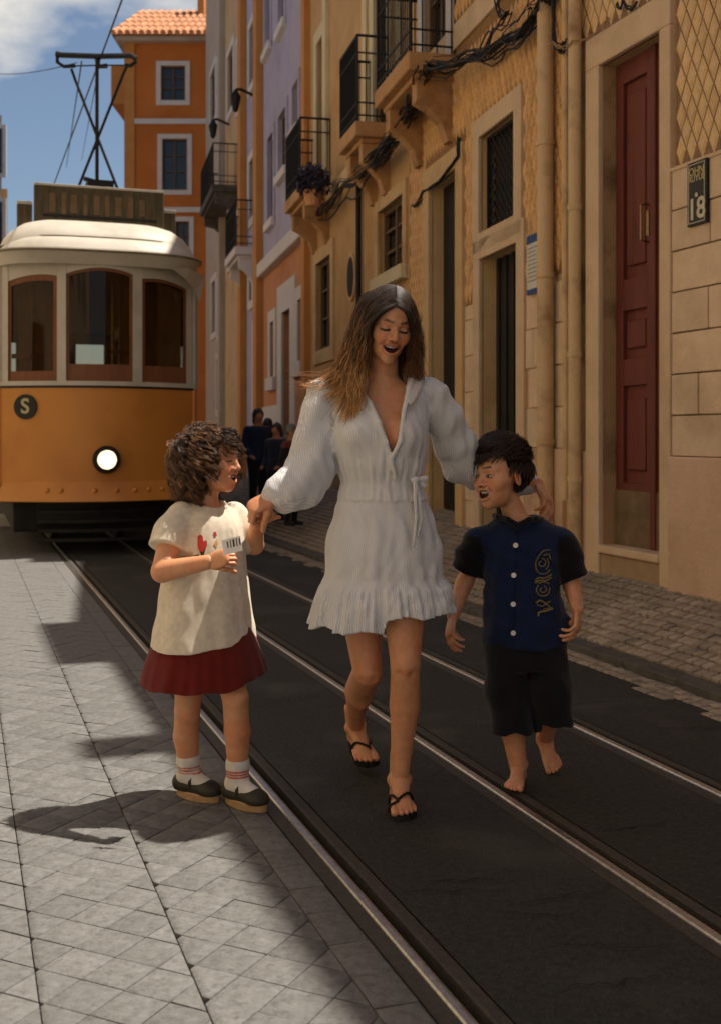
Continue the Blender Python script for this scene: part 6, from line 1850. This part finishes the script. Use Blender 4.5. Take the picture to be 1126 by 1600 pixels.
        f.cone(Lc(0, .045, -.055), Lc(0, .01, -.058), .042 * s * 1.05, .040 * s * 1.05, 0); f.cone(Lc(0, .01, -.062), Lc(0, -.105, -.070), .042 * s, .046 * s, .01)
        f.ell(Lc(0, -.12, -.07), (.036, .036, .026), .015)
        zc_ = float(Lc(0, 0, -.085)[2])
        f.cut(lambda x, y, z: z - zc_ + 0 * x + 0 * y, A3(a) - .2, A3(a) + .2)
        c1 = Lc(0, -.035, .0); c2 = Lc(0, .005, .01)
        f.ell(c1, (.033, .033, .058), .003, 's'); f.ell(c2, (.034, .034, .055), .003, 's')
        V, Q = f.mesh(); V = relax(V, Q, 1)
        up_ = Parts(); up_.add(V, Q, (.030, .026, .016)); sh = up_.build('shoe', M_leather, root)
        sp = [Lc(.042, -.028, -.062), Lc(.036, -.030, -.030), Lc(.018, -.038, -.008), Lc(-.018, -.040, -.008), Lc(-.036, -.032, -.030), Lc(-.042, -.028, -.062)]
        st = MB().tube(resample([tuple(p) for p in sp], 16), .0065, 6).build('shoe_strap', mat('shoe strap leather', (.030, .026, .016), (.04, .033, .02), 40, .6), None, smooth=True); st.parent = sh

    # ---- hair: curls
    cap = Field((-.11, -.11, -.13), (.11, .14, .16), .004)
    cap.ell((0, .020, .050), (.080, .097, .086), 0); cap.ell((0, .050, -.03), (.074, .058, .08), .03)
    cap.cut(lambda x, y, z: np.maximum(np.maximum(y + .022 + .25 * z, z - (.088 - 6 * x * x)), -.3 + 0 * x), (-.11, -.13, -.14), (.11, .02, .15), .006)
    cap.disp(lambda x, y, z: .004 * np.sin(90 * x + 3) * np.sin(80 * z) * np.sin(85 * y + 1))
    V, Q = cap.mesh(); V = relax(V, Q, 1); V = (V * hs) @ np.array(hr, np.float32).T + A3(hc)
    cp2 = Parts(); cp2.add(V, Q, (.030, .016, .009)); hair = cp2.build('hair', M_scalp, root)
    def reg(p): return not (p[1] < -.040 and p[2] < .085) and not (p[1] < .008 and p[2] < .03) and p[2] > -.05
    po, co = curl_hair(800, hc, hr, hs, rg, 1, (.05, .135), (.007, .015), reg, (.026, .013, .007), (.20, .095, .04), 1.15)
    def reg2(p): return p[1] < -.045 and p[2] > .070 and p[2] < .11
    p2, c2_ = curl_hair(14, hc, hr, hs, rg, 1, (.02, .04), (.006, .010), reg2, (.03, .015, .008), (.22, .11, .05), .9)
    po, co = po + p2, co + c2_
    rgc = np.random.default_rng(2); allp, allc = [], []
    for p_, c_ in zip(po, co):                     # every curl is a lock of several hairs
        for _ in range(6):
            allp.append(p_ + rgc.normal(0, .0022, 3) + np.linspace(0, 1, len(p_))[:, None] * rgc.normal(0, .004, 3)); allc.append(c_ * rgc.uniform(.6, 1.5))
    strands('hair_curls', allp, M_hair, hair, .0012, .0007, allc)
    # ---- printed flowers on the top
    M_fl = mat('flower red', (.42, .03, .025), (.5, .05, .03), 40, .8); M_st = mat('flower stem', (.03, .03, .015), None, rough=.8); M_yl = mat('flower yellow', (.55, .33, .10), None, rough=.8)
    def patch(name, pts, m):
        vs = [on_mesh(top, *p)[0] for p in pts]
        if any(v is None for v in vs): return
        c = on_mesh(top, sum(p[0] for p in pts) / len(pts), sum(p[1] for p in pts) / len(pts))[0]
        n = len(vs); MB().add(vs + [c], [(i, (i + 1) % n, n) for i in range(n)]).build(name, m, root)
    patch('flower_print', [(309, 839), (313, 835), (317, 838), (318, 846), (323, 844), (324, 852), (318, 862), (313, 862), (309, 853)], M_fl)
    patch('stem_print', [(309, 854), (316, 863), (323, 853), (319, 866), (318, 874), (315, 874), (314, 866)], M_st)
    patch('bud_print', [(333, 832), (337, 831), (339, 837), (335, 839)], M_fl)
    patch('petal_print', [(338, 842), (341, 850), (338, 856), (334, 850)], M_yl)
    patch('pot_print', [(303, 868), (311, 866), (312, 874), (305, 876)], M_st)
    # ---- card held in her right hand
    c0 = pos(366, 858, 3.475)
    ax_, up2 = Vector((.9, -.25, .25)).normalized(), Vector((-.15, .1, 1)).normalized()
    card = MB().box(Vector(c0) + up2 * .012 - ax_ * .005, ax_ * .062, up2 * .045, ax_.cross(up2).normalized() * .0012).build('paper_card', M_paper_white)
    tag(card, 'small white printed card in the girl\'s hand', 'card')
    pr = MB(); nn = ax_.cross(up2).normalized(); nn = nn if nn.y < 0 else -nn
    for k_, (h_, w_) in enumerate(((.024, .004), (.030, .003), (.028, .006), (.03, .003), (.026, .004))):
        pr.box(Vector(c0) + up2 * .018 + ax_ * (-.018 + .010 * k_) + nn * .0009, ax_ * w_, up2 * h_ * .8, nn * .0006)
    o = pr.build('card_print', mat('card ink', (.05, .05, .06), None, rough=.8), None); o.parent = card
    return root
M_paper_white = mat('white card', (.72, .70, .66), (.78, .76, .72), 30, .8)
girl()
# ------------------------------------------------------------------ THE BOY
def boy():
    skin, lip = (.64, .32, .175), (.38, .13, .09)
    root = empty('person', P(815, 1240, 3.9), 'barefoot dark haired boy in navy buttoned shirt and black shorts', 'person'); root.location.z = 0
    rg = np.random.default_rng(5)
    hc = P(781, 746, 3.93); hr = rotm(-54, -2, -4); hs = .98
    nb = P(812, 815, 3.965)
    nl = tuple((hr.transposed() @ (nb + Vector((0, 0, -.02)) - hc)) / hs)
    body = Parts()
    body.add(*head_mesh(hc, hr, hs, skin, lip, dict(child=1, jaw=.014, open=.0150, smile=8, mw=.027, neck=nl, neckr=.036, eyeopen=True, gaze=-.003, ez=-.003, lash=.0028, blush=.55, browz=.004, browt=.0068, brow=(.02, .012, .008))))
    shR, shL = pos(752, 852, 3.97), pos(869, 852, 3.955)
    elR, wrR = pos(724, 912, 4.0), pos(707, 962, 3.95)
    elL, wrL = pos(893, 915, 3.96), pos(901, 952, 3.90)
    l1 = dict(hip=pos(792, 1000, 3.96), kn=pos(796, 1098, 3.92), ca=pos(801, 1145, 3.95), an=pos(809, 1203, 3.955))
    l2 = dict(hip=pos(846, 1000, 3.96), kn=pos(857, 1082, 3.95), ca=pos(855, 1115, 4.04), an=pos(852, 1152, 4.14))
    lo, hi = bbox([shR, shL, elR, wrR, elL, wrL, l1['an'], l2['an'], nb], .09)
    f = Field(lo, hi, .0042)
    c = lambda px, d=3.96: ((px - CX) / FPX * d, d)
    f.loft([(.48, *c(819), .105, .08), (.62, *c(818), .105, .08), (.78, *c(815), .112, .08), (.85, *c(812), .10, .065), (.885, *c(811), .06, .05), (.92, *c(811), .04, .042)], R(-6), 0)
    f.cone(nb + Vector((0, 0, -.03)), hc + hr @ Vector((0, .03, -.06)), .041, .037, .02)
    f.cone(shR, elR, .033, .030, .008); f.cone(elR, wrR, .031, .022, .008)
    f.cone(shL, elL, .033, .030, .008); f.cone(elL, wrL, .031, .022, .008)
    for L in (l1, l2): f.chain([L['hip'], L['kn'], L['ca'], L['an']], [.056, .038, .040, .028], .010)
    V, Q = f.mesh(); V = relax(V, Q, 2); body.add(V, Q, skin)
    body.add(*hand_mesh(wrR, aim_hand(wrR, pos(698, 1012, 3.90), (.8, .3, 0)), .76, skin, (26, 32, 36, 40), (30, 38), side=1, spread=3, forearm=.03))
    body.add(*hand_mesh(wrL, aim_hand(wrL, pos(900, 1000, 3.86), (-.8, .3, 0)), .76, skin, (30, 34, 38, 42), (30, 38), side=-1, spread=3, forearm=.03))
    a1 = Vector(l1['an']); a1.z = .060 + .010; f1 = aim_foot((-.28, -1, 0)); body.add(*foot_mesh(a1, f1, .80, skin, .05, mir=True))
    a2 = Vector(l2['an']); t2 = P(868, 1206, 4.05); d2 = (t2 - a2).normalized(); f2 = aim_foot(d2 + Vector((0, -.05, .25)), (0, -.6, .8)); body.add(*foot_mesh(a2, f2, .80, skin, .05))
    body.build('body', M_skin, root)
    # ---- shirt
    navy, blk = A3((.0075, .016, .050)), A3((.006, .006, .008))
    f = Field(pos(695, 1030, 3.7) - A3((.02, .02, .02)), pos(930, 785, 4.15) + A3((.05, .06, .03)), .0040)
    K1 = [(.478, *c(819), .141, .116), (.52, *c(819), .143, .116), (.62, *c(817), .138, .110), (.74, *c(815), .138, .108), (.82, *c(813), .138, .100), (.87, *c(812), .128, .085), (.90, *c(811), .095, .068), (.917, *c(811), .062, .056)]
    f.loft(K1, R(-6), 0, fold=lambda th, z, u, v: .012 * np.sin(7 * th + 9 * z) * smooth01((.85 - z) / .2) + .008 * np.sin(13 * th - 17 * z) + .012 * np.sin(5 * th + 3) * smooth01((.6 - z) / .1), shell=.05, zb=lambda u, v, z: .484 + .010 * np.sin(2 * np.arctan2(v, u) + .8) + .05 * u)
    f.cone(pos(745, 846, 3.965), pos(800, 820, 3.965), .046, .044, .02, flat=((0, 0, 1), .8)); f.cone(pos(878, 846, 3.955), pos(825, 818, 3.96), .046, .044, .02, flat=((0, 0, 1), .8))
    f.chain([pos(748, 846, 3.97), pos(737, 868, 3.985), pos(729, 892, 4.0)], [.050, .054, .058], .02)
    f.chain([pos(874, 846, 3.955), pos(882, 868, 3.96), pos(891, 902, 3.965)], [.050, .056, .060], .02)
    f.cone(pos(872, 985, 3.93), pos(884, 975, 3.95), .03, .022, .03)
    for e_, s_, q in ((elR, shR, pos(730, 893, 3.995)), (elL, shL, pos(891, 903, 3.963))):
        ex = A3(e_) - A3(s_); ex /= np.linalg.norm(ex)
        f.cut(lambda x, y, z: np.maximum(-((x - q[0]) * ex[0] + (y - q[1]) * ex[1] + (z - q[2]) * ex[2]), np.sqrt((x - q[0]) ** 2 + (y - q[1]) ** 2 + (z - q[2]) ** 2) - .079), q - .12, q + .12, .004)
    f.disp(lambda x, y, z: .0022 * np.sin(48 * x + 12 * np.sin(8 * z)) * np.sin(22 * z + 3) + .0018 * np.sin(75 * z + 42 * x))
    def neck(x, y, z):
        px = CX + FPX * x / y; py = HY + (CAM_H - z) * FPX / y
        xl = np.interp(py, [780, 800, 818], [768, 780, 808]); xr = np.interp(py, [780, 795, 818], [860, 846, 811])
        return np.maximum(np.maximum(np.maximum(xl - px, px - xr), py - 818) / 460, y - 3.97)
    f.cut(neck, (.2, 3.75, .85), (.8, 3.99, .98), .003)
    f.cut(lambda x, y, z: np.sqrt((x - nb.x) ** 2 + (y - nb.y) ** 2 + ((z - .96) * .8) ** 2) - .056, (.2, 3.8, .87), (.8, 4.1, 1.0), .003)
    nk = [pos(772, 806, 3.97), pos(778, 808, 3.90), pos(792, 812, 3.865), pos(808, 821, 3.855), pos(826, 812, 3.865), pos(836, 811, 3.89), pos(845, 812, 3.94)]
    f.chain(nk, [.010] * 7, .006)
    V, Q = f.mesh(); V = relax(V, Q, 1)
    px = CX + FPX * V[:, 0] / V[:, 1]; py = HY + (CAM_H - V[:, 2]) * FPX / V[:, 1]
    sl = (px < np.interp(py, [800, 850, 900], [735, 752, 758])) | (px > np.interp(py, [800, 840, 920], [886, 872, 868])); sl &= py < 925
    dk = np.full(len(V), 9.0)
    for i in range(6):
        a, b = nk[i], nk[i + 1]; ba = b - a; t = np.clip(((V - a) @ ba) / (ba @ ba), 0, 1); dk = np.minimum(dk, np.linalg.norm(V - a - t[:, None] * ba, axis=1))
    rib = dk < .0135
    pl = (np.abs(px - np.interp(py, [818, 1005], [808, 800])) < 1.2) & (py > 818)
    C = np.where((sl & (py > 838)[:])[:, None] | rib[:, None], blk, navy); C = np.where(pl[:, None], navy * .55, C)
    tp = Parts(); tp.add(V, Q, C); shirt = tp.build('shirt', M_cloth, root)
    M_but = mat('pearl button', (.66, .65, .62), None, rough=.3, spec=.6)
    for bx_, by_ in ((805, 852), (802, 899), (801, 944), (801, 989)):
        p, n = on_mesh(shirt, bx_, by_, .002)
        if p: MB().disc(p, n, .0085, .004, 18).build('button', M_but, root)
    # gold embroidery down the chest
    M_em = mat('gold thread', (.24, .19, .065), (.17, .13, .04), 60, .6)
    def thread(pts, r=.0022):
        q = resample([(a, b, 0) for a, b in pts], 7 * len(pts)); w = [on_mesh(shirt, a, b, .0008)[0] for a, b, _ in q]; w = [p for p in w if p is not None]
        if len(w) > 3: MB().tube(w, r, 4).build('embroidery', M_em, root)
    thread([(858, 859), (848, 861), (840, 870), (836, 880), (837, 890), (843, 896), (852, 896), (858, 890)])
    thread([(845, 876), (841, 880), (844, 885), (850, 883), (851, 876), (846, 872)]); thread([(854, 872), (856, 882), (852, 890)]); thread([(848, 868), (856, 866), (859, 874)])
    thread([(860, 898), (850, 903), (840, 903), (835, 909)], .0032); thread([(835, 911), (842, 907), (852, 907), (860, 902)], .0032)
    thread([(840, 914), (837, 922), (841, 929), (849, 931), (856, 927), (858, 918)]); thread([(845, 918), (843, 923), (848, 926), (853, 921), (849, 915)]); thread([(840, 912), (848, 909), (857, 912)])
    thread([(837, 942), (842, 938), (849, 941), (858, 948)], .0032); thread([(838, 945), (846, 947), (852, 943), (859, 939)], .002)
    thread([(840, 963), (841, 957), (850, 955), (863, 951)], .0034); thread([(840, 959), (850, 952), (862, 949)], .0022)
    # ---- shorts
    f = Field(pos(735, 1165, 3.7) - A3((.02, .02, .02)), pos(915, 985, 4.2) + A3((.03, .03, .03)), .0042)
    f.loft([(.405, *c(822), .128, .108), (.47, *c(820), .134, .110), (.52, *c(820), .126, .104)], R(-6), 0)
    f.chain([pos(790, 1010, 3.955), pos(792, 1075, 3.94), pos(800, 1140, 3.94)], [.078, .073, .073], .02)
    f.chain([pos(849, 1010, 3.955), pos(857, 1075, 3.93), pos(862, 1125, 3.965)], [.078, .073, .073], .02)
    f.cone(pos(868, 1110, 3.98), pos(884, 1128, 4.02), .045, .020, .03)
    f.cut(lambda x, y, z: z - (.182 + .10 * (x - .5) + .012 * np.sin(40 * x)) + 0 * y, (.3, 3.6, .1), (.655, 4.3, .30), .004)
    f.cut(lambda x, y, z: np.maximum(z - (.215 - .18 * (x - .64)), .615 - x) + 0 * y, (.3, 3.6, .1), (.9, 4.3, .35), .004)
    f.disp(lambda x, y, z: .003 * np.sin(44 * x + 5 * np.sin(9 * z)) * np.sin(12 * z + 1) + .002 * np.sin(40 * z + 62 * x + 50 * y))
    V, Q = f.mesh(); V = relax(V, Q, 1)
    tp = Parts(); tp.add(V, Q, (.010, .010, .012)); tp.build('shorts', M_cloth, root)
    # ---- hair: thick short crop swept forward
    cap = Field((-.11, -.13, -.10), (.11, .14, .17), .004)
    cap.ell((0, .022, .054), (.086, .104, .090), 0); cap.ell((0, .056, .005), (.070, .056, .056), .03); cap.ell((0, -.044, .088), (.060, .056, .026), .03)
    cap.cut(lambda x, y, z: np.maximum(np.maximum(y + .022 + .35 * z, z - (.076 + .16 * x)), -.3 + 0 * x), (-.11, -.14, -.14), (.11, .05, .15), .006)
    cap.cut(lambda x, y, z: np.maximum(z - .026, y - .042) + 0 * x, (-.11, -.14, -.14), (.11, .05, .05), .006)
    cap.disp(lambda x, y, z: .0035 * np.sin(110 * x + 40 * z) * np.sin(60 * y + 2))
    V, Q = cap.mesh(); V = relax(V, Q, 1); V = (V * hs) @ np.array(hr, np.float32).T + A3(hc)
    cp2 = Parts(); cp2.add(V, Q, (.012, .007, .005)); hair = cp2.build('hair', M_scalp, root)
    polys, cols = [], []; K = 10; Rm = np.array(hr, np.float64)
    while len(polys) < 4200:
        v = rg.normal(0, 1, 3); v /= np.linalg.norm(v)
        p0 = np.array([0, .018, .052]) + v * np.array([.080, .099, .089])
        if p0[2] < -.035 or (p0[1] < -.02 and p0[2] < .072) or (p0[1] < .015 and p0[2] < .02) or (abs(p0[0]) > .05 and p0[2] < .034 and p0[1] < .05): continue
        t = np.linspace(0, 1, K)[:, None]
        fw = np.array([-.35, -1.0, 0]) if p0[2] > .06 else np.array([.0, -.35, -1.0])
        fw = fw - v * (fw @ v); fw /= np.linalg.norm(fw) + 1e-6
        lft = .012 + .016 * max(0, (p0[2] - .06) / .08) * (1 if p0[1] < .02 else .5)
        q = p0 + v * lft * np.sin(t * 2.0) + fw * ((rg.uniform(.022, .055) if p0[1] < .0 else rg.uniform(.025, .05)) if p0[2] > .05 else rg.uniform(.012, .024)) * t + rg.normal(0, .0045, 3) * t - np.array([0, 0, (.030 if p0[1] < -.02 and p0[2] > .05 else .012)]) * t ** 2
        polys.append((q * hs) @ Rm.T + A3(hc)); cols.append(np.tile(A3((.024, .013, .008)) * rg.uniform(.6, 2.2), (K, 1)))
    strands('hair_strands', polys, M_hair, hair, .0015, .0006, cols)
    return root
boy()
# ------------------------------------------------------------------ PEOPLE FURTHER UP THE STREET
def bystander(px, d, top_py, label, hairc, coat, legs, yaw, scarf=None, bag=None, z0=.2):
    top = P(px, top_py, d).z; H = top - z0; k = H / 1.65
    c = P(px, 900, d); x, y = c.x, c.y
    root = empty('person', (x, y, z0), label, 'person', 'people standing along the right pavement')
    f = Field((x - .45, y - .35, z0 - .02), (x + .45, y + .35, top + .03), .011, .06)
    co, si = math.cos(R(yaw)), math.sin(R(yaw))
    def L(a, b, zz): return (x + (a * co - b * si) * k, y + (a * si + b * co) * k, z0 + zz * k)
    f.ell(L(0, 0, 1.54), (.075 * k, .095 * k, .115 * k), 0); f.ell(L(0, -.09, 1.52), (.016, .016, .02), .02)
    f.cone(L(0, .01, 1.45), L(0, .02, 1.36), .05 * k, .055 * k, .02)
    for s in (-1, 1):
        f.chain([L(s * .09, 0, .85), L(s * .10, -.03, .47), L(s * .10, .02, .08)], [.10 * k, .065 * k, .05 * k], .02)
        f.cone(L(s * .10, .04, .035), L(s * .12, -.12, .03), .045 * k, .035 * k, .02)
        f.chain([L(s * .19, .0, 1.33), L(s * .25, .03, 1.06), L(s * .19, -.14, .92)], [.065 * k, .05 * k, .038 * k], .03)
        f.cone(L(s * .19, -.14, .92), L(s * .16, -.2, .88), .035 * k, .025 * k, .01)
    f.cone(L(-.12, 0, 1.31), L(.12, 0, 1.31), .075 * k, .075 * k, .03); f.cone(L(0, 0, 1.25), L(0, 0, .9), .155 * k, .15 * k, .05, flat=((co * 0 - si, co, 0), .68))
    V, Q = f.mesh(); V = relax(V, Q, 1)
    h = (V[:, 2] - z0) / k
    C = np.tile(A3((.40, .19, .10)), (len(V), 1)); C[(h < 1.39)] = coat; C[h < .84] = legs; C[h < .07] = (.02, .017, .015)
    lx = ((V[:, 0] - x) * co + (V[:, 1] - y) * si) / k; ly = (-(V[:, 0] - x) * si + (V[:, 1] - y) * co) / k
    C[(h < .93) & (h > .8) & (ly < -.15)] = (.40, .19, .10)
    if scarf: C[(h > 1.27) & (h < 1.40) | (np.abs(lx - .1) < .045) & (h > .95) & (h < 1.35) & (ly < 0)] = scarf
    b = Parts(); b.add(V, Q, C); b.build('body', M_cloth, root)
    g = Field((x - .2, y - .2, z0 + 1.3 * k), (x + .2, y + .2, top + .05), .009, .05)
    g.ell(L(0, .018, 1.565), (.092 * k, .105 * k, .11 * k), 0); g.ell(L(0, .05, 1.47), (.08 * k, .06 * k, .09 * k), .03)
    cf = L(0, -.10, 1.47); g.ell(cf, (.085 * k, .085 * k, .11 * k), .01, 's')
    g.disp(lambda X, Y, Z: .006 * np.sin(90 * X + 20 * Z) * np.sin(80 * Y + 3))
    V, Q = g.mesh(); hp = Parts(); hp.add(V, Q, hairc); hp.build('hair', M_hair, root)
bystander(404, 14.6, 640, 'dark haired passer-by in navy jacket near the violet house', (.014, .010, .009), (.018, .026, .055), (.012, .012, .014), 30)
bystander(432, 13.6, 662, 'passer-by with dark blue coat bending beside the grey haired one', (.02, .016, .016), (.020, .024, .045), (.010, .010, .012), -40)
bystander(456, 12.8, 664, 'grey haired passer-by in black coat with a red strap', (.16, .145, .13), (.014, .013, .013), (.010, .010, .011), 60, scarf=(.16, .035, .025))
bystander(418, 15.6, 655, 'passer-by in black clothes behind the navy jacket', (.012, .010, .010), (.012, .012, .014), (.010, .010, .010), 200)
